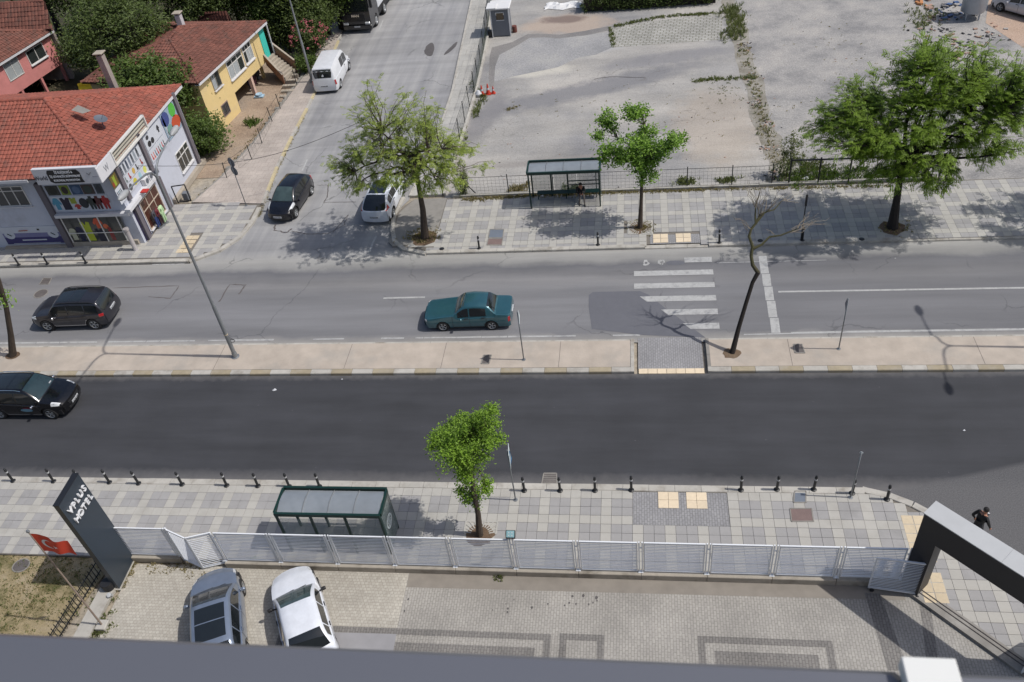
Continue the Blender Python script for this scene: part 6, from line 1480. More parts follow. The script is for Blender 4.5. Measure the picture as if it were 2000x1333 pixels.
# hotel ledge in the foreground
M_LEDGE = mat('ledge_metal', lin(118, 120, 128, .8), .38, .08, 1.2, metal=.3, coat=.1)
hb = thing('hotel_building', 'grey metal parapet ledge of the hotel along the bottom of the view', 'building', (0, 0, 0))
q = MB(); q.box(-24, 12, -8, .55, 0, 25.85); q.build('facade', mat('hotel_facade', lin(150, 150, 152, .8), .7), hb)
q = MB(); q.box(-24.2, .395, -.9, .70, 25.9, 26.0, bev=.01); q.box(.398, 12.2, -.9, .70, 25.9, 26.0, bev=.01); q.build('parapet_cap', M_LEDGE, hb)
q = MB(); q.box(.388, .466, -.3, .705, 26.001, 26.03, bev=.0015); q.build('white_clamp', mat('clamp_white', lin(224, 224, 220, .9), .6, .03, 6), hb)
# ================================================================ BUILDINGS
class WF:
    """a wall plane: origin O, u along, n outward"""
    def __init__(s, O, u):
        s.O = Vector((*O[:2], 0)); s.u = Vector((*u[:2], 0)).normalized(); s.n = Vector((s.u.y, -s.u.x, 0))
    def px(s, x, y, d=0.0):
        r = (x-1000)/FPX*_rt - (y-666.5)/FPX*_up + _fw; c = Vector((0, 0, CAMH)); O = s.O+s.n*d
        t_ = (O-c).dot(s.n)/r.dot(s.n); p = c+r*t_; return ((p-s.O).dot(s.u), p.z)
    def P(s, a, z, d=0.0): p = s.O+s.u*a+s.n*d; return Vector((p.x, p.y, z))
    def rect(s, pts, d=0.0):
        q = [s.px(*p, d) for p in pts]; xs = sorted(a for a, _ in q); zs_ = sorted(z for _, z in q); h = len(q)//2
        return (sum(xs[:h])/h, sum(xs[h:])/h, sum(zs_[:h])/h, sum(zs_[h:])/h)
    def box(s, name, a0, a1, z0, z1, d0, d1, m, par, mb=None):
        q = mb or MB(); v = [s.P(a, z, d) for z in (z0, z1) for a, d in ((a0, d0), (a1, d0), (a1, d1), (a0, d1))]
        q.add([tuple(p) for p in v], [(0, 1, 2, 3), (7, 6, 5, 4), (0, 4, 5, 1), (1, 5, 6, 2), (2, 6, 7, 3), (3, 7, 4, 0)])
        return q.build(name, m, par) if mb is None else q
    def M(s, a, z, d): return frame_M(s.P(a, z, d), s.u, (0, 0, 1))
def in3(o):   # origin of a parented object in world space
    v = Vector((0, 0, 0))
    while o: v += o.location; o = o.parent
    return v
M_ROOFT = mat('roof_tile_red', lin(162, 92, 76, .76), .85, .22, 5, island=.18, bump=.2, dirt=lin(124, 94, 84, .7))
M_ROOFB = mat('roof_tile_brown', lin(134, 86, 73, .73), .88, .25, 5, island=.2, bump=.2, dirt=lin(104, 84, 76, .66))
M_ROOFU = mat('roof_underlay', lin(72, 38, 32, .7), .9, .2, 5)
M_SHW = mat('shop_wall_white', lin(200, 204, 216, .84), .8, .05, 2, dirt=lin(176, 178, 186, .8)); M_PIL = mat('shop_pillar_grey', lin(112, 106, 112, .8), .75, .1, 4); M_TRIMW = mat('trim_white', lin(214, 214, 218, .86), .6, .06, 5)
M_FRW = mat('window_frame_white', lin(220, 218, 214, .88), .5, .05, 8); M_WIN = mat('window_dark_glass', (.03, .035, .035), .12, .3, 2, spec=.6, coat=.4); M_CURT = mat('window_curtain', lin(176, 182, 184, .8), .3, .2, 14)
M_YW = mat('wall_yellow', lin(226, 200, 142, .86), .85, .08, 2, bump=.1, dirt=lin(214, 196, 158, .84)); M_PKW = mat('wall_pink', lin(214, 140, 136, .85), .85, .1, 2, dirt=lin(196, 130, 126, .8)); M_TURQ = mat('wall_turquoise', lin(66, 196, 180, .85), .8, .08, 2)
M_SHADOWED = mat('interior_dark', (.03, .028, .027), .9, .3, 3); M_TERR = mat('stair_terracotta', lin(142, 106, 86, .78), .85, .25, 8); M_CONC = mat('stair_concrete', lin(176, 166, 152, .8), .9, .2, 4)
def tile_shape(w, l):
    q = MB(); z = (.0, .035)
    xs_ = (-w/2, -w*.28, 0, w*.28, w/2-.008); hs = (.02, .045, .055, .045, .008)
    for y, dz in ((-l/2-.03, .035), (l/2, .0)):
        for x, h in zip(xs_, hs): q.v.append((x, y, h+dz))
    for i in range(4): q.f.append((i, i+1, i+6, i+5)); q.mi.append(0)
    k = len(q.v)
    for x in xs_: q.v.append((x, -l/2-.03, .0))
    for i in range(4): q.f.append((k+i, k+i+1, i+1, i)); q.mi.append(0)
    return q
def roof_face(root, pts, m, tw=.24, tl=.30, parts=0, under=True):
    """lay tiles in courses on a planar roof polygon; pts[0]->pts[1] is the eave"""
    P = [Vector(p) for p in pts]; o = P[0]; u = (P[1]-P[0]).normalized(); n_ = None
    for p in P[2:]:
        n_ = u.cross(p-o)
        if n_.length > .1: break
    n_.normalize()
    if n_.z < 0: n_ = -n_
    v = n_.cross(u)
    poly = [((p-o).dot(u), (p-o).dot(v)) for p in P]
    if under:
        q = MB(); q.add([tuple(p-n_*.01) for p in P]+[tuple(p-n_*.12) for p in P], [tuple(range(len(P))), tuple(reversed(range(len(P), 2*len(P))))]+[(i, (i+1) % len(P), len(P)+(i+1) % len(P), len(P)+i) for i in range(len(P))])
        q.build('roof_deck', M_ROOFU, root)
    a0, a1 = min(p[0] for p in poly), max(p[0] for p in poly); b0, b1 = min(p[1] for p in poly), max(p[1] for p in poly)
    sh = tile_shape(tw, tl); me = sh.mesh('roof_tile', m); cells = []; b = b0+tl*.5; r_ = 0
    while b < b1:
        a = a0+tw*.5
        while a < a1:
            if inside((a, b), poly):
                p = o+u*a+v*b+n_*.005; uu, vv = pix(p)
                if -30 < uu < 2030 and -30 < vv < 1360: cells.append(((p-Vector((0, 0, CAMH))).length, p))
            a += tw
        b += tl; r_ += 1
    cells.sort(key=lambda c: c[0]); M0 = Matrix(((u.x, v.x, n_.x, 0), (u.y, v.y, n_.y, 0), (u.z, v.z, n_.z, 0), (0, 0, 0, 1))); rest = MB(); orig = in3(root)
    for k, (_, p) in enumerate(cells):
        j = Matrix.Rotation(random.uniform(-.02, .02), 4, 'Z'); p = p+n_*random.uniform(-.006, .008)+v*random.uniform(-.008, .008)
        if k < parts: inst('roof_tile', me, None, root, M=Matrix.Translation(p-orig) @ M0 @ j)
        else: rest.add(sh.v, sh.f, 0, Matrix.Translation(p) @ M0 @ j)
    if rest.v: stuff(rest.build('roof_tile_field', m, root))
def ridge(root, a, b, m, r=.11, name='ridge_tile'):
    a, b = Vector(a), Vector(b); n_ = max(1, int((b-a).length/.38)); d = (b-a)/n_
    for k in range(n_):
        q = MB(); p0 = a+d*k-d*.06; p1 = a+d*(k+1); x = d.cross(Vector((0, 0, 1))).normalized(); y = x.cross(d).normalized()
        for p, rr, up_ in ((p0, r*1.12, .03), (p1, r*.92, .015)):
            for t_ in range(6):
                an = pi*t_/5; q.v.append(tuple(p+x*rr*cos(an)+y*(rr*sin(an)*.9+up_)))
        for t_ in range(5): q.f.append((t_, t_+1, 7+t_, 6+t_)); q.mi.append(0)
        q.f.append((5, 4, 3, 2, 1, 0)); q.mi.append(0); q.build(name, m, root)
def window(W_, par, a0, a1, z0, z1, cols=2, rows=1, d=0.0, glass=None, fr=.05, sill=True, trans=0.0, fm=None, curtain=None):
    q = MB(); fm = fm or M_FRW; glass = glass or M_WIN
    W_.box('', a0-fr, a1+fr, z1, z1+fr, d-.02, d+.05, fm, None, q); W_.box('', a0-fr, a1+fr, z0-fr, z0, d-.02, d+.05, fm, None, q)
    W_.box('', a0-fr, a0, z0, z1, d-.02, d+.048, fm, None, q); W_.box('', a1, a1+fr, z0, z1, d-.02, d+.048, fm, None, q)
    zt = z1-(z1-z0)*trans
    for k in range(1, cols): x = a0+(a1-a0)*k/cols; W_.box('', x-.025, x+.025, z0, z1, d-.01, d+.044, fm, None, q)
    if trans: W_.box('', a0, a1, zt-.025, zt+.025, d-.01, d+.04, fm, None, q)
    for k in range(1, rows): z = z0+(z1-z0)*k/rows; W_.box('', a0, a1, z-.018, z+.018, d-.01, d+.04, fm, None, q)
    w = q.build('window', fm, par)
    for k in range(cols):
        x0 = a0+(a1-a0)*k/cols+.02; x1 = a0+(a1-a0)*(k+1)/cols-.02; g = curtain if (curtain and random.random() < .75) else glass
        q = W_.box('', x0, x1, z0+.01, (zt if trans else z1)-.01, d-.01, d+.012, g, None, MB()); q.v = [tuple(Vector(p)-par.location) for p in q.v]; q.build('pane', g, w, world=False)
        if trans: q = W_.box('', x0, x1, zt+.01, z1-.01, d-.01, d+.012, glass, None, MB()); q.v = [tuple(Vector(p)-par.location) for p in q.v]; q.build('pane', glass, w, world=False)
    if sill: q = W_.box('', a0-.1, a1+.1, z0-fr-.06, z0-fr-.001, d-.02, d+.14, M_TRIMW, None, MB()); q.v = [tuple(Vector(p)-par.location) for p in q.v]; q.build('sill', M_TRIMW, w, world=False)
    return w
SIL = {
 'shirt': [(-.3, 0), (-.3, .5), (-.5, .35), (-.62, .55), (-.3, .95), (-.12, 1), (.12, 1), (.3, .95), (.62, .55), (.5, .35), (.3, .5), (.3, 0)],
 'vest': [(-.32, 0), (-.32, .6), (-.38, .95), (-.15, 1), (0, .8), (.15, 1), (.38, .95), (.32, .6), (.32, 0)],
 'trousers': [(-.28, 0), (-.3, .6), (-.25, 1), (.25, 1), (.3, .6), (.28, 0), (.06, 0), (.02, .65), (-.02, .65), (-.06, 0)],
 'figure': [(-.16, 0), (-.2, .45), (-.28, .5), (-.26, .8), (-.1, .86), (-.1, 1), (.1, 1), (.1, .86), (.26, .8), (.28, .5), (.2, .45), (.16, 0), (.04, 0), (0, .42), (-.04, 0)],
 'boot': [(-.3, 0), (-.3, 1), (.05, 1), (.08, .4), (.4, .25), (.42, 0)],
 'blob': [(.5*cos(k*pi/6), .5+.5*sin(k*pi/6)) for k in range(12)],
}
POSTC = {}
def pcol(c):
    if c not in POSTC: POSTC[c] = mat('print_%02x%02x%02x' % c, lin(*c, .82), .6, .12, 9)
    return POSTC[c]
def decal(W_, par, kind, a, z, w, h, c, d):
    q = MB(); P = [W_.P(a+x*w, z+y*h, d) for x, y in SIL[kind]]; q.add([tuple(p-par.location) for p in P], [tuple(range(len(P)))]); o = q.build('print_'+kind, pcol(c), par, world=False); return o
# ---------------- the shop
SHX, SHY = -28.9, 39.2
shop = thing('shop_building', 'white two storey shop with a red tiled roof and many posters', 'building', (SHX-4, SHY+4.5, 0))
WE = WF((SHX, SHY-.6), (0, 1)); WS = WF((SHX, SHY), (-1, 0))
WS.n = Vector((0, -1, 0)); WS.u = Vector((-1, 0, 0))
ZT = 5.04
q = MB(); q.box(-46, SHX-.15, SHY, 48.4, 0, ZT); q.build('wall', M_SHW, shop)
q = MB(); q.box(SHX-.149, SHX, SHY-.6+.6, 48.4, 0, ZT); q.build('east_wall', M_SHW, shop)
q = MB(); q.box(SHX+.001, SHX+.25, SHY+4.3, 48.6, -.02, .35, bev=.02); q.build('plinth', M_CONC, shop)
SE = Vector((-28.82, 38.35, 5.2)); NE = Vector((-28.82, 49.25, 5.2)); AP = Vector((-33.98, 43.4, 7.48)); SWc = Vector((-46, 38.35, 5.2)); RW = Vector((-46, 43.4, 7.48)); NW = Vector((-46, 49.25, 5.2)); 
roof_face(shop, [SWc, SE, AP, RW], M_ROOFT, parts=150, tl=.29); roof_face(shop, [SE, NE, AP], M_ROOFT, parts=150, tl=.29); roof_face(shop, [NE, NW, RW, AP], M_ROOFT)
ridge(shop, SE, AP, M_ROOFT); ridge(shop, NE, AP, M_ROOFT); ridge(shop, AP, RW, M_ROOFT)
q = MB(); q.box(SE.x+.0, SE.x+.06, 38.3, 49.3, 5.03, 5.2); q.box(-46, -33.4, 38.25, 38.31, 5.03, 5.2); q.build('fascia', M_TRIMW, shop)
for y, z0, z1 in ((47.95, 0, 5.3), (42.72, 2.9, 5.3), (42.95, 0, 2.3), (39.6, 2.9, 5.3), (39.7, 0, 2.6)): q = MB(); q.box(SHX-.02, SHX+.16, y-.16, y+.16, z0, z1); q.build('pillar', M_PIL, shop)
q = MB(); q.box(-33.78, -33.42, SHY-.25, SHY+.02, 0, 4.5); q.build('pillar', M_PIL, shop)
# south front: bay with posters, window, banner
q = MB(); q.box(-33.4, SHX-.02, SHY-.12, SHY-.002, 2.5, 5.3); q.build('bay_wall', M_SHW, shop)
q = MB(); q.box(-33.4, SHX+.12, SHY-.42, SHY-.121, 2.3, 2.48); q.build('front_canopy', M_TRIMW, shop); q = MB(); q.box(SHX+.002, SHX+.34, SHY-.42, 42.6, 2.52, 2.72); q.build('side_canopy', M_TRIMW, shop)
q = MB(); q.box(-33.4, SHX-.3, SHY-.14, SHY-.003, .0, .42); q.build('window_base', M_CONC, shop)
a_, b_, c_, d_ = -36.15, -34.9, 3.05, 4.25
window(WS, shop, 5.9, 7.85+.0, 3.05, 4.28, cols=3, trans=.22)
q = MB(); q.box(-33.3, -29.6, SHY-.13, SHY-.121, .45, 2.28); q.build('shop_window', M_WIN, shop)
for x in (-33.3, -32.2, -31.0, -29.8): q = MB(); q.box(x-.03, x+.03, SHY-.17, SHY-.131, .42, 2.3); q.build('window_bar', M_FRW, shop)
q = MB(); q.box(-33.3, -29.7, SHY-.19, SHY-.171, 1.05, 1.1); q.build('window_bar', M_FRW, shop)
dsp = [('shirt', -33.0, .6, .5, .8, (196, 196, 170)), ('shirt', -32.55, .5, .5, 1.0, (30, 34, 66)), ('vest', -32.0, .5, .8, 1.35, (178, 190, 52)), ('vest', -31.3, .45, .7, .9, (24, 28, 50)), ('shirt', -31.15, 1.35, .5, .7, (216, 92, 60)), ('blob', -30.75, 1.3, .35, .35, (222, 110, 70)), ('trousers', -30.6, .5, .4, .9, (150, 50, 52))]
for k, x, z, w, h, c in dsp: decal(WS, shop, k, SHX-x, z, w, h, c, .136)
# poster panels on the bay
def board(W_, a0, a1, z0, z1, d, m, name='poster_board', par=None): return W_.box(name, a0, a1, z0, z1, d, d+.03, m, par or shop)
M_PW = mat('poster_white', lin(206, 210, 218, .84), .6, .05, 6)
def poster(W_, a0, a1, z0, z1, d, items, m=None, name='poster'):
    pz = Vector(W_.P((a0+a1)/2, (z0+z1)/2, d)); b = W_.box(name, a0, a1, z0, z1, d, d+.025, m or M_PW, shop)
    for k, fa, fz, fw, fh, c in items:
        q = MB(); P = [W_.P(a0+(a1-a0)*fa+x*fw*(a1-a0), z0+(z1-z0)*fz+y*fh*(z1-z0), d+.031) for x, y in SIL[k]]; q.add([tuple(p-shop.location) for p in P], [tuple(range(len(P)))]); q.build('print', pcol(c), b, world=False)
    return b
S0 = SHX
def XS(x): return SHX-x
poster(WS, XS(-29.75), XS(-33.3), 2.62, 3.6, .125, [('figure', .07, .05, .28, .9, (170, 40, 44)), ('figure', .2, .05, .28, .9, (90, 44, 48)), ('figure', .31, .05, .28, .9, (50, 58, 56)), ('blob', .45, .15, .16, .7, (42, 46, 56)), ('shirt', .58, .1, .10, .35, (190, 66, 56)), ('vest', .62, .48, .16, .42, (160, 172, 60)), ('vest', .76, .08, .22, .84, (40, 36, 56)), ('shirt', .92, .1, .13, .8, (84, 156, 184))])
for (x0, x1, c1, c2) in ((-33.25, -32.5, (60, 62, 60), (36, 40, 36)), (-32.4, -31.85, (130, 150, 50), (50, 40, 36)), (-31.75, -31.1, (52, 84, 120), (90, 116, 150)), (-31.05, -30.35, (70, 60, 58), (60, 74, 70)), (-30.25, -29.8, (70, 80, 90), (50, 56, 66))):
    poster(WS, XS(x1), XS(x0), 3.68, 4.3, .125, [('blob', .5, .1, .7, .8, c2)], pcol(c1))
# hoarding over the corner
sg = thing('shop_sign', 'white lettered shop hoarding with an open slatted side wing over the front corner', 'sign', (-31.3, 38.0, 4.8)); WG = WF((-29.05, 38.0), (-1, 0)); cX = -28.70; BY = atX(184.5, 327, cX).y; WG.n = Vector((0, -1, 0)); WG.u = Vector((-1, 0, 0))
GZ = atY(184.5, 327, BY); WG.O = Vector((GZ.x, BY, 0)); GT = GZ.z; GL = GZ.x-atY(60, 334.5, BY).x; GB = atY(200, 357, BY).z
WG.box('board', 0, GL, GB, GT, -.22, 0, M_TRIMW, sg); gz = lambda z: GB+(z-4.55)/1.01*(GT-GB)
q = MB(); c = [(.95, 4.62), (2.75, 4.62), (2.95, 4.75), (2.95, 5.3), (2.85, 5.48), (1.15, 5.48), (1.0, 5.3), (1.0, 4.85)]; q.add([tuple(WG.P(a, gz(z), .006)) for a, z in c], [tuple(range(8))[::-1]]); q.build('black_field', M_BLK, sg)
for t, z, s in (('İŞ ELBİSELERİ &', 5.32, .19), ('İŞ GÜVENLİĞİ EKİPMANLARI', 5.06, .17), ('KURUMSAL PROMOSYON', 4.80, .17)):
    inst('lettering', text_mesh(t, s, .004, M_LET, .004, .78), None, sg, M=Matrix.Translation(-sg.location) @ frame_M(WG.P(1.95, gz(z), .016), (1, 0, 0), (0, 0, 1)))
inst('lettering', text_mesh('World', .36, .004, pcol((52, 54, 66)), .004, .8), None, sg, M=Matrix.Translation(-sg.location) @ frame_M(WG.P(3.42, gz(4.98), .012), (1, 0, 0), (0, 0, 1)))
q = MB(); q.bar(tuple(WG.P(.62, gz(5.22), .01)), tuple(WG.P(.52, gz(5.08), .01)), .03, .01); q.bar(tuple(WG.P(.52, gz(5.08), .01)), tuple(WG.P(.36, gz(5.26), .01)), .03, .01); q.build('logo', M_BLK, sg)
q = MB(); q.bar(tuple(WG.P(.36, gz(4.98), .01)), tuple(WG.P(.06, gz(4.98), .01)), .05, .01); q.build('logo_line', pcol((90, 94, 110)), sg)
# side wing of the hoarding: white end, then the open slatted frame
s2 = sg; GX = GZ.x+.02; WW = WF((GX, BY), (0, 1)); Z4 = lambda a, b: (180+a/4.167, 180+b/4.167)
fa, fzt = WW.px(*Z4(412, 188)); fzb = WW.px(*Z4(462, 292))[1]; wz0 = WW.px(*Z4(85, 715))[1]; wz1 = WW.px(*Z4(22, 608))[1]; wa = WW.px(*Z4(150, 505))[0]
WW.box('white_panel', .02, wa, min(wz0, fzb), fzt, -.14, 0, M_TRIMW, s2)
inst('lettering', text_mesh('W', .55, .004, pcol((150, 152, 160)), .0, .8), None, s2, M=Matrix.Translation(-s2.location) @ frame_M(WW.P(wa*.5, (fzb+fzt)/2, .012), (0, 1, 0), (0, 0, 1)))
for z in (fzb+.04, fzt-.04): WW.box('rail', wa+.002, fa, z-.05, z+.05, -.14, .02, M_FRW, s2)
for a in (wa+.05, fa-.04): WW.box('upright', a-.04, a+.04, fzb, fzt+.02, -.16, .04, M_FRW, s2)
WW.box('back_sheet', wa+.1, fa-.09, fzb+.1, fzt-.1, -.15, -.142, mat('frame_back', lin(150, 148, 140, .8), .7, .2, 5), s2); M_SLT = mat('frame_slat', lin(196, 190, 176, .82), .7, .1, 5)
for k in range(4): z = fzb+.17+(fzt-fzb-.3)*k/3; WW.box('slat', wa+.1, fa-.09, z-.03, z+.03, -.12, -.06, M_SLT, s2)
# east side posters
def EY(y): return y-(SHY-.6)
poster(WE, EY(45.7), EY(47.7), 3.2, 5.0, .02, [('blob', .22, .45, .5, .5, (66, 80, 140)), ('blob', .78, .5, .42, .5, (90, 180, 70)), ('blob', .75, .04, .6, .5, (196, 84, 50)), ('blob', .3, .05, .4, .4, (120, 160, 150)), ('figure', .1, .1, .2, .8, (186, 190, 196))], pcol((150, 172, 190)))
poster(WE, EY(43.15), EY(45.35), 3.95, 4.85, .02, [('blob', .2, .1, .2, .4, (40, 40, 44)), ('blob', .4, .1, .18, .4, (50, 50, 54)), ('shirt', .85, .3, .12, .5, (50, 50, 56)), ('blob', .2, .6, .16, .3, (60, 60, 66))])
poster(WE, EY(43.15), EY(45.35), 3.15, 3.9, .02, [('boot', .1+.11*k, .15, .09, .55, c) for k, c in enumerate(((200, 70, 60), (210, 110, 90), (90, 110, 130), (200, 80, 70), (110, 60, 50), (90, 150, 140), (190, 60, 50), (60, 60, 70)))])
for (z0, z1, its) in ((4.2, 4.82, [('trousers', .06+.13*k, .05, .12, .9, c) for k, c in enumerate(((60, 64, 76), (84, 90, 100), (60, 70, 90), (120, 130, 146), (70, 76, 84), (150, 160, 170), (60, 66, 72)))]), (3.68, 4.15, [('boot', .08, .1, .1, .8, (120, 130, 130)), ('boot', .25, .1, .1, .8, (170, 50, 50)), ('blob', .45, .1, .12, .8, (206, 170, 90)), ('boot', .62, .1, .1, .8, (60, 60, 64)), ('boot', .85, .1, .1, .8, (150, 60, 50))]), (3.1, 3.63, [('blob', .12, .1, .14, .8, (86, 88, 90)), ('blob', .35, .1, .16, .8, (206, 196, 70)), ('blob', .6, .1, .12, .8, (160, 200, 210)), ('blob', .85, .1, .14, .8, (214, 216, 110))])):
    poster(WE, EY(39.85), EY(42.5), z0, z1, .02, its)
poster(WE, EY(39.0) if False else .12, EY(39.4), 4.1, 4.85, .02, [('vest', .5, .1, .5, .8, (150, 170, 50)), ('blob', .2, .1, .3, .4, (150, 60, 40))], pcol((110, 96, 50)))
poster(WE, .12, EY(39.4), 3.1, 4.05, .02, [('trousers', .15+.2*k, .2, .16, .6, c) for k, c in enumerate(((60, 66, 76), (70, 110, 130), (60, 100, 90), (60, 70, 90)))])
window(WE, shop, EY(45.75), EY(47.45), .95, 2.2, cols=3, trans=.3, d=.0)
# ground floor east: dark door bay, lattice shop window, air conditioners
q = MB(); q.box(SHX-.01, SHX+.015, 39.05+.35, 39.95+.2, .1, 2.45); q.build('blue_display', pcol((46, 40, 72)), shop)
ww = window(WE, shop, EY(40.3), EY(42.4), .35, 2.15, cols=3, rows=1, trans=.35, fm=mat('frame_cream', lin(206, 190, 172, .85), .6), glass=mat('window_reddish', lin(96, 60, 50, .6), .2, .5, 3))
for y, z in ((41.5, 2.6), (42.05, 2.6)):
    t_ = thing('air_conditioner', 'white air conditioner %s above the lattice shop window' % ('left' if y < 41.8 else 'right'), 'air conditioner', (SHX+.2, y, z+.25)); q = MB(); q.box(SHX+.02, SHX+.3, y-.24, y+.24, z+.14, z+.56, bev=.02); q.build('housing', M_TRIMW, t_); q = MB(); q.lathe([(.001, 0), (.15, 0), (.16, .012), (.13, .02), (.001, .015)], 16, M=Matrix.Translation((SHX+.3, y, z+.35)) @ Matrix.Rotation(pi/2, 4, 'Y')); q.build('fan_grille', M_SIGNB, t_)
q = MB(); q.box(SHX+.02, SHX+.12, 42.85, 43.25, 2.5, 2.85); tag(q.build('meter_box', M_KG), 'small grey meter box on the shop wall above the lattice window', 'meter box')
q = MB(); q.box(SHX+.35, SHX+.75, 40.3, 40.7, 2.85, 2.9); q.build('red_sign', pcol((190, 50, 44)), shop)
# banner on the left
t_ = thing('banner', 'blue and white shop banner under the left window of the shop', 'banner', (-35.8, SHY-.03, .95)); WS.box('sheet', XS(-33.95), XS(-37.7), .32, 1.56, .01, .03, M_PW, t_)
WS.box('blue_field', XS(-33.95), XS(-37.7), .34, .82, .031, .036, pcol((62, 58, 112)), t_); WS.box('pale_blue_band', XS(-33.95), XS(-37.7), .821, 1.12, .031, .035, pcol((128, 128, 168)), t_)
for x in (-37.25, -34.4): q = MB(); q.add([tuple(WS.P(XS(x)+.34*cos(k*pi/8), 1.02+.3*sin(k*pi/8), .042)) for k in range(16)], [tuple(range(16))]); q.build('oval', M_PW, t_); q = MB(); q.bar(tuple(WS.P(XS(x)-.12, .95, .046)), tuple(WS.P(XS(x)+.1, 1.12, .046)), .1, .006); q.build('oval_print', pcol((60, 70, 60)), t_)
q = MB(); q.bar(tuple(WS.P(XS(-36.5), 1.3, .04)), tuple(WS.P(XS(-35.9), 1.32, .04)), .13, .006); q.build('orange_logo', pcol((206, 110, 70)), t_)
WS.box('text_bar', XS(-35.0), XS(-36.6), .58, .66, .037, .04, M_PW, t_); WS.box('text_bar', XS(-34.2), XS(-37.3), .37, .40, .037, .04, M_PW, t_); WS.box('dark_logo', XS(-35.15), XS(-35.3), 1.28, 1.4, .037, .04, M_BLK, t_)
q = MB(); q.box(-37.9, -33.8, SHY-.22, SHY-.005, .0, .24); q.build('ledge', M_CONC, shop)
# round column at the corner, shop front rack
q = MB(); q.lathe([(.16, 0), (.13, .05), (.13, 1.35), (.17, 1.38), (.17, 1.5), (.001, 1.52)], 14, M=Matrix.Translation((-29.2, 38.55, .12))); tag(q.build('round_post', mat('post_chrome', lin(190, 184, 184, .85), .4, .1, 6, metal=.3), smooth=True), 'stout pale round post at the front corner of the shop', 'post')
# satellite dish, loose roof sheets, chimney
sd = thing('satellite_dish', 'grey satellite dish standing on the shop roof', 'satellite dish', (-30.35, 42.35, 6.0)); q = MB(); q.lathe([(.001, 0), (.2, .015), (.36, .06), (.37, .07), (.2, .03), (.001, .012)], 20, M=Matrix.Translation((0, 0, .55)) @ Matrix.Rotation(radians(25), 4, 'Y')); q.build('dish', M_SIGNB, sd, True, world=False); q = MB(); q.tube([(0, 0, 0), (0, 0, .35), (.02, 0, .55)], .03, 6); q.tube([(0, 0, .5), (.25, .1, .85)], .012, 5); q.build('mast', M_SIGNB, sd, world=False)
p = at(158, 217, 7.0); q = MB(); q.add([(p.x-.5, p.y-.1, 7.12), (p.x+.3, p.y-.35, 7.0), (p.x+.6, p.y+.05, 6.95), (p.x-.2, p.y+.25, 7.25)], [(0, 1, 2, 3)]); tag(q.build('loose_roof_sheet', M_KERBD), 'grey green loose sheet lying on the shop roof', 'roof sheet')
def chimney(label, base, top, w, m=None, cap_m=None, par=None):
    c = thing('chimney', label, 'chimney', tuple(base)) if par is None else par; d = Vector(top)-Vector(base); q = MB(); q.box(-w/2, w/2, -w/2, w/2, 0, d.z, bev=.02); q.build('stack', m or M_PLC, c, world=False)
    q = MB(); q.box(-w*.75, w*.75, -w*.75, w*.75, d.z+.12, d.z+.2, bev=.02); q.build('cap', cap_m or M_CONC, c, world=False)
    for sx in (-1, 1):
        for sy in (-1, 1): q = MB(); q.box(sx*w*.35-.04, sx*w*.35+.04, sy*w*.35-.04, sy*w*.35+.04, d.z, d.z+.12); q.build('cap_leg', m or M_PLC, c, world=False)
    return c
M_PLC = mat('chimney_plaster', lin(168, 156, 150, .8), .9, .2, 5, bump=.3)
cb = at(195, 108, 7.2); chimney('tall plastered chimney rising behind the shop roof ridge', (cb.x, cb.y, 3.0), (cb.x, cb.y, 7.2), .42)
# street items by the shop: steel frame with unit, mannequins
fr = thing('box_frame', 'black square steel frame against the shop side wall', 'frame', (-28.2, 43.55, .12)); a = Vector((-28.55, 43.45, .12)); b = Vector((-27.75, 43.62, .12))
q = MB()
for p0, p1 in ((a, a+Vector((0, 0, 1.2))), (b, b+Vector((0, 0, 1.2))), (a+Vector((0, 0, 1.2)), b+Vector((0, 0, 1.2))), (a+Vector((0, 0, .05)), b+Vector((0, 0, .05)))): q.bar(p0, p1, .055)
q.build('bars', M_BLK, fr)
q = MB(); q.box(-28.3, -27.95, 43.75, 44.1, .1, .6, bev=.02); tag(q.build('cooler_unit', M_KG), 'grey unit standing behind the black steel frame', 'unit')
# ---------------- yellow house
YO = Vector((-29.3, 52.2)); YU = (.139, .990); WY = WF(YO, YU); yh = thing('yellow_house', 'yellow two storey house with brown red tiled roof and white windows', 'house', (-32, 57, 0))
YL = 9.55; EZ = 4.1; D = 8.6
def YP(a, d, z): return WY.P(a, z, d)
def yblock(nm, a0, a1, z0, z1, d0, d1, m): return WY.box(nm, a0, a1, z0, z1, d0, d1, m, yh)
so0, so1 = WY.px(469, 217)[0], 9.0
so0 = 3.7
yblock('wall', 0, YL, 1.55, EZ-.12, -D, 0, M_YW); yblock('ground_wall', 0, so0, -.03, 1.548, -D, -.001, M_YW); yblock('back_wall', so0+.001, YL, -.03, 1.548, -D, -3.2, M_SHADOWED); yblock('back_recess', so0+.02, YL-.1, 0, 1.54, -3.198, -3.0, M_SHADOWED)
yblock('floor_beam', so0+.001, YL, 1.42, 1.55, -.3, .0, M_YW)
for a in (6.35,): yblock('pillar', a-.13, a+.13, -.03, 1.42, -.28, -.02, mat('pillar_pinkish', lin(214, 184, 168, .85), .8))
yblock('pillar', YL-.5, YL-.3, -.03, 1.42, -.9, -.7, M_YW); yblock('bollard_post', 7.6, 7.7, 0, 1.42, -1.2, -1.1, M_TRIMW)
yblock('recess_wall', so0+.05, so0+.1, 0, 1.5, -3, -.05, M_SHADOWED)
c1 = YP(-.35, .35, EZ); c2 = YP(YL+.35, .35, EZ); c3 = YP(YL+.35, -D-.35, EZ); c4 = YP(-.35, -D-.35, EZ); r1 = at(330, 76, 5.35); r2 = at(350, 53, 5.35)
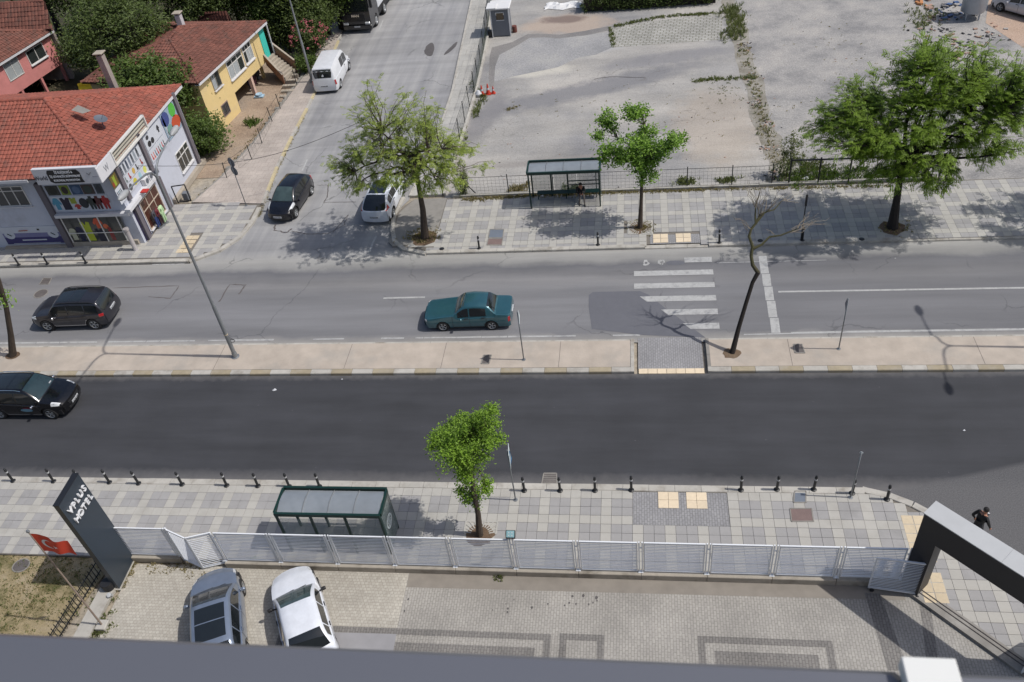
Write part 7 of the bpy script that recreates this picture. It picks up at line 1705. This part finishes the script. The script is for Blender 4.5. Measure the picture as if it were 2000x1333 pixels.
roof_face(yh, [c1, c2, r2, r1], M_ROOFB, parts=150); roof_face(yh, [c4, c1, r1], M_ROOFB, parts=60); roof_face(yh, [c2, c3, r2], M_ROOFB); roof_face(yh, [c3, c4, r1, r2], M_ROOFB)
for a, b in ((c1, r1), (c2, r2), (c3, r2), (c4, r1), (r1, r2)): ridge(yh, a, b, M_ROOFB)
WY.box('fascia', -.38, YL+.38, EZ-.16, EZ+.0, .34, .40, M_TRIMW, yh); WY.box('soffit', -.35, YL+.35, EZ-.15, EZ-.122, 0, .339, M_TRIMW, yh)
def yw(px_, **k):
    a0, a1, z0, z1 = WY.rect(px_); return window(WY, yh, a0, a1, z0, z1, **k)
Zy = lambda a, b: (380+a/6.667, 60+b/6.667)
yw([Zy(205, 590), Zy(290, 525), Zy(350, 690), Zy(255, 790)], cols=2, fm=mat('frame_grey', lin(150, 142, 130, .8), .6), curtain=M_CURT)
yw([Zy(400, 430), Zy(590, 260), Zy(645, 475), Zy(480, 640)], cols=3, trans=.28, curtain=M_CURT, fr=.07); yw([Zy(610, 240), Zy(705, 130), Zy(760, 340), Zy(675, 445)], cols=3, trans=.28, curtain=M_CURT, fr=.07)
bw = yw([Zy(345, 985), Zy(415, 925), Zy(470, 1060), Zy(385, 1105)], cols=2, sill=False, fm=mat('frame_pinkgrey', lin(150, 130, 124, .8), .6)); a0, a1, z0, z1 = WY.rect([Zy(345, 985), Zy(415, 925), Zy(470, 1060), Zy(385, 1105)])
for k in range(5): a = a0+(a1-a0)*(k+.5)/5; q = WY.box('', a-.012, a+.012, z0, z1, .06, .08, M_BLK, None, MB()); q.v = [tuple(Vector(p)-yh.location) for p in q.v]; q.build('window_bar', M_SIGNB, bw, world=False)
# turquoise porch and stairs
ta, tz = WY.px(*Zy(775, 350)); yblock('turquoise_wall', YL-.62, YL+.12, 1.56, EZ-.17, .005, .05, M_TURQ); yblock('porch_post', YL+.38, YL+.46, 1.55, EZ-.2, .2, .28, M_TRIMW)

s0 = YP(YL-.7, .06, 0)
st = thing('staircase', 'outside staircase with terracotta sides from the turquoise porch to the yard', 'stairs', tuple(s0)); n_ = 8
La, Lb = YP(YL-.75, .06, 0), at(556, 157, .35); Ra, Rb = YP(YL+.45, .06, 0), at(578, 139, .35); La.z = Lb.z = Ra.z = Rb.z = 0
for k in range(n_):
    f0, f1 = k/n_, (k+1)/n_+.002; z = 1.62-1.25*k/n_; q = MB()
    q.prism([tuple(La.lerp(Lb, f0)[:2]), tuple(La.lerp(Lb, f1)[:2]), tuple(Ra.lerp(Rb, f1)[:2]), tuple(Ra.lerp(Rb, f0)[:2])], max(-.02, z-.4), z); q.build('step', M_CONC, st)
for P0, P1, hh in ((La, Lb, .38), (Ra, Rb, .75)):
    dn = Vector((-(P1-P0).y, (P1-P0).x, 0)).normalized()*.08; b0 = P0-dn*(1.05 if P0 is Ra else 1.1)*(-1 if P0 is Ra else 1); b1 = P1-dn*(1.05 if P0 is Ra else 1.1)*(-1 if P0 is Ra else 1); q = MB()
    v4 = [b0+Vector((0, 0, 1.2)), b1+Vector((0, 0, .0)), b1+Vector((0, 0, .40+hh)), b0+Vector((0, 0, 1.62+hh))]
    q.add([tuple(p) for p in v4]+[tuple(p+dn) for p in v4], [(0, 1, 2, 3), (7, 6, 5, 4), (0, 4, 5, 1), (1, 5, 6, 2), (2, 6, 7, 3), (3, 7, 4, 0)]); q.build('stair_parapet', M_TERR, st)
    q = MB(); q.bar(b0+dn*.5+Vector((0, 0, 1.65+hh)), b1+dn*.5+Vector((0, 0, .43+hh)), .15, .06); q.build('parapet_cap', M_CONC, st)
for k in range(5):
    p = at(572-3*k, 150+9*k, .12); q = MB(); q.box(p.x-.55, p.x+.45, p.y-.16, p.y+.16, -.02, .30-.055*k); q.build('yard_step', M_CONC, st)
t_ = thing('garden_gate', 'small dark red gate at the top of the yard steps', 'gate', tuple(at(568, 138, 0))); p = at(568, 138, 0)
for k in range(5): q = MB(); q.box(p.x-.3+.12*k, p.x-.25+.12*k, p.y, p.y+.03, .05, 1.0); q.build('bar', mat('gate_dark_red', lin(88, 30, 34, .7), .6) if k == 0 else bpy.data.materials['gate_dark_red'], t_)
for z in (.15, .95): q = MB(); q.box(p.x-.33, p.x+.33, p.y-.02, p.y, z, z+.05); q.build('rail', bpy.data.materials['gate_dark_red'], t_)
for (a, z, w, h, c, l) in ((6.9, .2, .5, 1.0, (40, 44, 84), 'dark blue coat hanging under the yellow house'), (7.5, .25, .45, .95, (60, 30, 40), 'dark red coat hanging under the yellow house'), (8.2, .3, .5, .9, (30, 34, 40), 'black jacket hanging under the yellow house')):
    q = MB(); P = [WY.P(a+x*w, z+y*h, -.6) for x, y in SIL['shirt']]; q.add([tuple(p) for p in P]+[tuple(p-WY.n*.12) for p in P], [tuple(range(12)), tuple(reversed(range(12, 24)))]+[(i, (i+1) % 12, 12+(i+1) % 12, 12+i) for i in range(12)]); tag(q.build('hanging_coat', pcol(c)), l, 'coat')
p = at(507, 189); q = MB(); q.lathe([(.001, 0), (.2, .03), (.26, .12), (.24, .13), (.001, .08)], 14, M=Matrix.Translation((p.x, p.y, .1))); q.box(p.x-.35, p.x+.35, p.y-.25, p.y+.2, .0, .1); tag(q.build('wash_basin', mat('basin_blue', lin(176, 206, 226, .85), .5), smooth=False), 'pale blue basin on a board before the yellow house pillar', 'basin')
yc = at(345, 24, 6.3); chimney('white chimney with a flat stone cap on the yellow house roof', (yc.x, yc.y, 4.9), (yc.x, yc.y, 6.1), .42, mat('chimney_white', lin(196, 192, 196, .84), .8))
# low roof behind it
lowh = thing('outbuilding', 'low outbuilding with a worn red roof behind the yellow house', 'building', tuple(at(415, 48, 3.4)[:2])+(0,)); A1, A2, A3, A4 = at(378, 47, 3.6), at(452, 44, 3.6), at(442, 24, 4.4), at(400, 28, 4.4)
roof_face(lowh, [A1, A2, A3, A4], M_ROOFB); q = MB(); q.prism([(A1.x, A1.y+.1), (A2.x, A2.y+.1), (A3.x, A3.y), (A4.x, A4.y)], -.04, 3.4); q.build('wall', M_PLC, lowh)
# ---------------- pink house
PO = Vector((-48.4, 51.5)); WP = WF(PO, (.2, .98)); ph = thing('pink_house', 'pink house on pillars with a white edged brown tiled roof', 'house', (-50, 58, 0)); PEZ = 4.0
e2 = at(103, 60, PEZ); PL = (Vector((e2.x, e2.y, 0))-WP.O).dot(WP.u)-.3; dE = (Vector((e2.x, e2.y, 0))-WP.O).dot(WP.n)-.32
WP = WF(WP.P(0, 0, dE), (.2, .98)); ph.location = (-50, 58, 0)
pzb = WP.px(750/6.667, 860/6.667)[1]; 
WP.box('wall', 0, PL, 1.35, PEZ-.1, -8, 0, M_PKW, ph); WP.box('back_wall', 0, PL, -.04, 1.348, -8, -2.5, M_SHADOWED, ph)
for a in (PL-.12, PL-2.5, PL-4.7, .5): WP.box('pillar', a-.1, a+.1, -.04, 1.35, -.22, -.02, M_PKW, ph)
Zp = lambda a, b: (a/6.667, b/6.667)
a0, a1, z0, z1 = WP.rect([Zp(340, 690), Zp(520, 560), Zp(610, 720), Zp(400, 850)]); window(WP, ph, a0, a1, z0, z1, cols=2, curtain=M_CURT, fr=.06)
a0, a1, z0, z1 = WP.rect([Zp(30, 870), Zp(200, 740), Zp(300, 930), Zp(150, 1070)]); window(WP, ph, a0, a1, z0, z1, cols=2, curtain=M_CURT, glass=M_CURT, fr=.05, sill=False)
p1 = WP.P(-.3, PEZ, .32); p2 = WP.P(PL+.3, PEZ, .32); p3 = WP.P(PL+.3, PEZ, -8.3); pr = at(0, 62, 5.2); p4 = WP.P(-.3, PEZ, -8.3); pr2 = pr-WP.u*5
roof_face(ph, [p1, p2, pr, pr2], M_ROOFB); roof_face(ph, [p2, p3, pr], M_ROOFB); ridge(ph, p2, pr, M_ROOFB); ridge(ph, pr, pr2, M_ROOFB)
WP.box('fascia', -.3, PL+.34, PEZ-.16, PEZ+.0, .31, .37, M_TRIMW, ph)
q = MB(); q.tube([WP.P(PL+.02, 3.7, .04), WP.P(PL+.02, 1.3, .04)], .035, 6); q.build('downpipe', mat('pipe_cream', lin(206, 176, 140, .8), .6), ph)
h3 = thing('back_house', 'house behind the pink one with a long brown tiled roof slope', 'house', (-47, 66, 0)); B1, B2, B3, B4 = at(-60, 66, 4.3), at(101, 56, 4.3), at(86, 3, 6.0), at(-60, 10, 6.0)
roof_face(h3, [B1, B2, B3, B4], M_ROOFB, tl=.36, tw=.3); ridge(h3, B4, B3, M_ROOFB); q = MB(); q.prism([(B1.x, B1.y+.3), (B2.x-.3, B2.y+.3), (B3.x-.3, B3.y), (B4.x, B4.y)], -.04, 4.2); q.build('wall', M_PLC, h3)
# clutter behind the shop
yq = at(178, 172, 1.0); q = MB(); q.prism([tuple(at(x, y, .8)[:2]) for x, y in ((150, 163), (172, 155), (192, 170), (190, 186), (158, 186))], .3, .75); q.bar(tuple(at(155, 168, .8)), tuple(at(190, 164, .8)), .04); tag(q.build('yellow_tarpaulin', mat('tarp_yellow', lin(240, 206, 40, .88), .6, .08, 3)), 'bright yellow sheet covering a pile behind the shop roof', 'tarpaulin')
for _ in range(16):
    p = at(random.uniform(62, 120), random.uniform(120, 178), random.uniform(.1, .5)); q = MB() if _ == 0 else q; e = p+Vector((random.gauss(0, .5), random.gauss(0, .5), random.uniform(-.1, .5))); q.bar(p, e, .06, .04)
stuff(q.build('scrap_wood', mat('scrap_wood', lin(176, 156, 130, .8), .9)))
# ================================================================ PEOPLE
SKIN = mat('skin', lin(186, 132, 106, .8), .6, .08, 9); HAIR = mat('hair_dark', (.012, .01, .009), .6, .2, 30)
def figure(name, label, cat, loc, rz, J, mats, tagged=True, sub=1, group=None, scale=1.0):
    """J: dict joint -> (pos, radius, parent, material index); one skin surface for the whole body"""
    names = list(J); idx = {k: i for i, k in enumerate(names)}; me = bpy.data.meshes.new('body_skeleton'); me.from_pydata([tuple(Vector(J[k][0])*scale) for k in names], [(idx[k], idx[J[k][2]]) for k in names if J[k][2]], [])
    o = bpy.data.objects.new('body_tmp', me); COL.objects.link(o); o.modifiers.new('s', 'SKIN'); sv = me.skin_vertices[0].data
    for i, k in enumerate(names):
        r = J[k][1]; r = (r, r) if not isinstance(r, tuple) else r; sv[i].radius = (r[0]*scale, r[1]*scale); sv[i].use_root = (J[k][2] is None)
    o.modifiers.new('sub', 'SUBSURF').levels = sub; bpy.context.view_layer.update()
    m2_ = bpy.data.meshes.new_from_object(o.evaluated_get(bpy.context.evaluated_depsgraph_get())); bpy.data.objects.remove(o); m2_.materials.clear(); m2_.name = 'body'
    for m in mats: m2_.materials.append(m)
    seg = [(Vector(J[k][0])*scale, Vector(J[J[k][2]][0])*scale if J[k][2] else Vector(J[k][0])*scale, J[k][3]) for k in names]
    for p in m2_.polygons:
        c = p.center; best = None
        for a, b, mi in seg:
            d = b-a; t_ = max(0, min(1, (c-a).dot(d)/d.length_squared)) if d.length > 1e-6 else 0; ds = (a+d*t_-c).length
            if best is None or ds < best[0]: best = (ds, mi)
        p.material_index = best[1]; p.use_smooth = True
    r = thing(name, label, cat, loc, rz, group); b = bpy.data.objects.new('body', m2_); COL.objects.link(b); b.parent = r; return r
def hand(J, side, wrist, dirv, up_=Vector((0, 0, 1)), mi=0, par='wrist'):
    d = Vector(dirv).normalized(); w = d.cross(up_).normalized(); W_ = Vector(wrist); pm = W_+d*.055
    J['palm'+side] = (tuple(pm), (.034, .018), par+side, mi)
    for k, (o_, l) in enumerate(((-.03, .065), (-.01, .078), (.012, .072), (.032, .056))):
        a = pm+d*.04+w*o_; J['f%da%s' % (k, side)] = (tuple(a), .009, 'palm'+side, mi); J['f%db%s' % (k, side)] = (tuple(a+(d*.8-up_*.35).normalized()*l), .0075, 'f%da%s' % (k, side), mi)
    J['th'+side] = (tuple(pm-w*.05+d*.015-up_*.015), .010, 'palm'+side, mi)
# walking person behind the portal: dark coat, white collar
J = {'pelvis': ((0, 0, .95), (.15, .12), None, 1), 'belly': ((0, .0, 1.12), (.15, .12), 'pelvis', 1), 'chest': ((.03, 0, 1.32), (.19, .13), 'belly', 1), 'neck': ((.05, 0, 1.48), (.06, .06), 'chest', 0), 'head': ((.08, 0, 1.60), (.085, .085), 'neck', 0), 'crown': ((.08, 0, 1.70), (.08, .085), 'head', 0)}
for s_, sy, ph_ in (('L', 1, 1), ('R', -1, -1)):
    J['hip'+s_] = ((0, sy*.09, .9), .10, 'pelvis', 2); J['knee'+s_] = ((.16*ph_+.06, sy*.10, .5), .07, 'hip'+s_, 2); J['ankle'+s_] = ((.28*ph_-.04, sy*.10, .09), .045, 'knee'+s_, 2); J['toe'+s_] = ((.28*ph_+.14, sy*.11, .04), (.045, .035), 'ankle'+s_, 3)
    J['shoulder'+s_] = ((.03, sy*.2, 1.40), .075, 'chest', 1); J['elbow'+s_] = ((-.12*ph_, sy*.27, 1.14), .055, 'shoulder'+s_, 1); J['wrist'+s_] = ((-.1*ph_+.12, sy*.27, .92), .036, 'elbow'+s_, 1); hand(J, s_, (-.1*ph_+.14, sy*.27, .88), (.4, 0, -1), Vector((0, sy, 0)), 0)
M_COAT = mat('coat_black', (.012, .012, .014), .8, .3, 9); M_TRD = mat('trousers_dark', (.03, .03, .036), .8, .2, 9); M_SHOE = mat('shoe_dark', (.012, .011, .011), .5)
wp = Vector((11.62, 19.5, .0)); pr_ = figure('person', 'person in a black coat and white shirt walking behind the portal beam', 'person', tuple(wp), radians(20), J, [SKIN, M_COAT, M_TRD, M_SHOE])
def head_bits(root, hx, hz, hair_m=HAIR, pitch_=0.0, yo=0):
    q = MB(); q.lathe([(.001, .105), (.05, .095), (.088, .05), (.098, 0), (.09, -.04), (.07, -.045)], 12, M=Matrix.Translation((hx-.012, yo, hz+.05)) @ Matrix.Rotation(-.35, 4, 'Y')); q.build('hair', hair_m, root, True, world=False)
    q = MB(); q.lathe([(.001, .02), (.014, .0), (.012, -.03), (.001, -.035)], 6, M=Matrix.Translation((hx+.088, yo, hz-.005))); q.build('nose', SKIN, root, True, world=False)
    for sy in (-1, 1): q = MB(); q.lathe([(.001, -.008), (.012, 0), (.001, .008)], 6, M=Matrix.Translation((hx+.078, yo+sy*.032, hz+.022)) @ Matrix.Rotation(pi/2, 4, 'Y')); q.build('eye', M_BLK, root, world=False); q = MB(); q.box(hx-.015, hx+.015, yo+sy*.083-.008, yo+sy*.083+.008, hz-.02, hz+.03, bev=.006); q.build('ear', SKIN, root, world=False)
    q = MB(); q.box(hx+.074, hx+.084, yo-.022, yo+.022, hz-.045, hz-.038); q.build('mouth', M_TAIL, root, world=False)
head_bits(pr_, .08, 1.63)
q = MB(); q.add([(.235, -.05, 1.44), (.235, .05, 1.44), (.225, 0, 1.18), (.15, -.07, 1.49), (.15, .07, 1.49)], [(0, 2, 1), (0, 1, 4, 3)]); q.build('shirt_front', M_PLATE, pr_, world=False)
q = MB(); q.lathe([(.22, .62), (.19, .8), (.17, 1.0), (.175, 1.2), (.165, 1.0)], 14, M=Matrix.Scale(.8, 4, (0, 1, 0))); q.build('coat_skirt', M_COAT, pr_, True, world=False)
# seated person in the shelter, facing the road
J = {'pelvis': ((0, 0, .5), (.15, .13), None, 1), 'belly': ((.04, 0, .68), (.14, .12), 'pelvis', 1), 'chest': ((.12, 0, .90), (.18, .12), 'belly', 1), 'neck': ((.2, 0, 1.06), .055, 'chest', 0), 'head': ((.26, 0, 1.16), .085, 'neck', 0), 'crown': ((.28, 0, 1.25), .08, 'head', 0)}
for s_, sy in (('L', 1), ('R', -1)):
    J['hip'+s_] = ((.05, sy*.1, .5), .10, 'pelvis', 2); J['knee'+s_] = ((.45, sy*(.14 if sy > 0 else .1), .52), .07, 'hip'+s_, 2); J['ankle'+s_] = ((.50+(.15 if sy > 0 else -.06), sy*.14, .10), .045, 'knee'+s_, 2); J['toe'+s_] = ((.66+(.15 if sy > 0 else -.06), sy*.15, .04), (.045, .035), 'ankle'+s_, 3)
    J['shoulder'+s_] = ((.12, sy*.19, .97), .07, 'chest', 1); J['elbow'+s_] = ((.24, sy*.23, .72), .052, 'shoulder'+s_, 1); J['wrist'+s_] = ((.42, sy*.07, .72), .034, 'elbow'+s_, 1); hand(J, s_, (.44, sy*.06, .73), (1, -sy*.4, .1), Vector((0, 0, 1)), 0)
sp = at(1133, 402, .12); rs = figure('person', 'person in a black jacket and grey trousers sitting at the upper bus stop', 'person', (sp.x+.02, 42.18, .08), radians(-80), J, [SKIN, M_COAT, mat('trousers_grey', lin(120, 112, 108, .75), .85), M_SHOE]); head_bits(rs, .27, 1.19)
q = MB(); q.box(.46, .53, -.035, .035, .76, .77); q.build('phone', M_BLK, rs, world=False)
# dressed display figures at the shop door
for (x, y, c1, c2, l) in ((287, 446, (70, 70, 78), (44, 64, 120), 'clothes dummy with dark top and blue trousers at the shop door'), (297, 441, (110, 36, 48), (60, 34, 44), 'clothes dummy in dark red between the two others at the shop door'), (307, 436, (196, 226, 176), (186, 216, 170), 'clothes dummy in pale green at the shop door')):
    J = {'pelvis': ((0, 0, .9), (.13, .10), None, 1), 'chest': ((0, 0, 1.25), (.17, .11), 'pelvis', 0), 'neck': ((0, 0, 1.42), .05, 'chest', 0)}
    for s_, sy in (('L', 1), ('R', -1)):
        J['hip'+s_] = ((0, sy*.09, .85), .10, 'pelvis', 1); J['knee'+s_] = ((.02, sy*.11, .45), .08, 'hip'+s_, 1); J['ankle'+s_] = ((0, sy*.12, .1), .07, 'knee'+s_, 1); J['shoulder'+s_] = ((0, sy*.19, 1.33), .07, 'chest', 0); J['elbow'+s_] = ((.02, sy*.25, 1.08), .055, 'shoulder'+s_, 0); J['wrist'+s_] = ((.05, sy*.24, .86), .05, 'elbow'+s_, 0)
    p = at(x, y, .12); p.x = -28.62+.1*(x-287)/10; t_ = figure('clothes_dummy', l, 'mannequin', (p.x, p.y, .12), 0, J, [pcol(c1), pcol(c2)], scale=.85)
    q = MB(); q.lathe([(.16, 0), (.16, .02), (.02, .03), (.02, .3)], 10); q.build('stand', M_STEEL, t_, world=False)
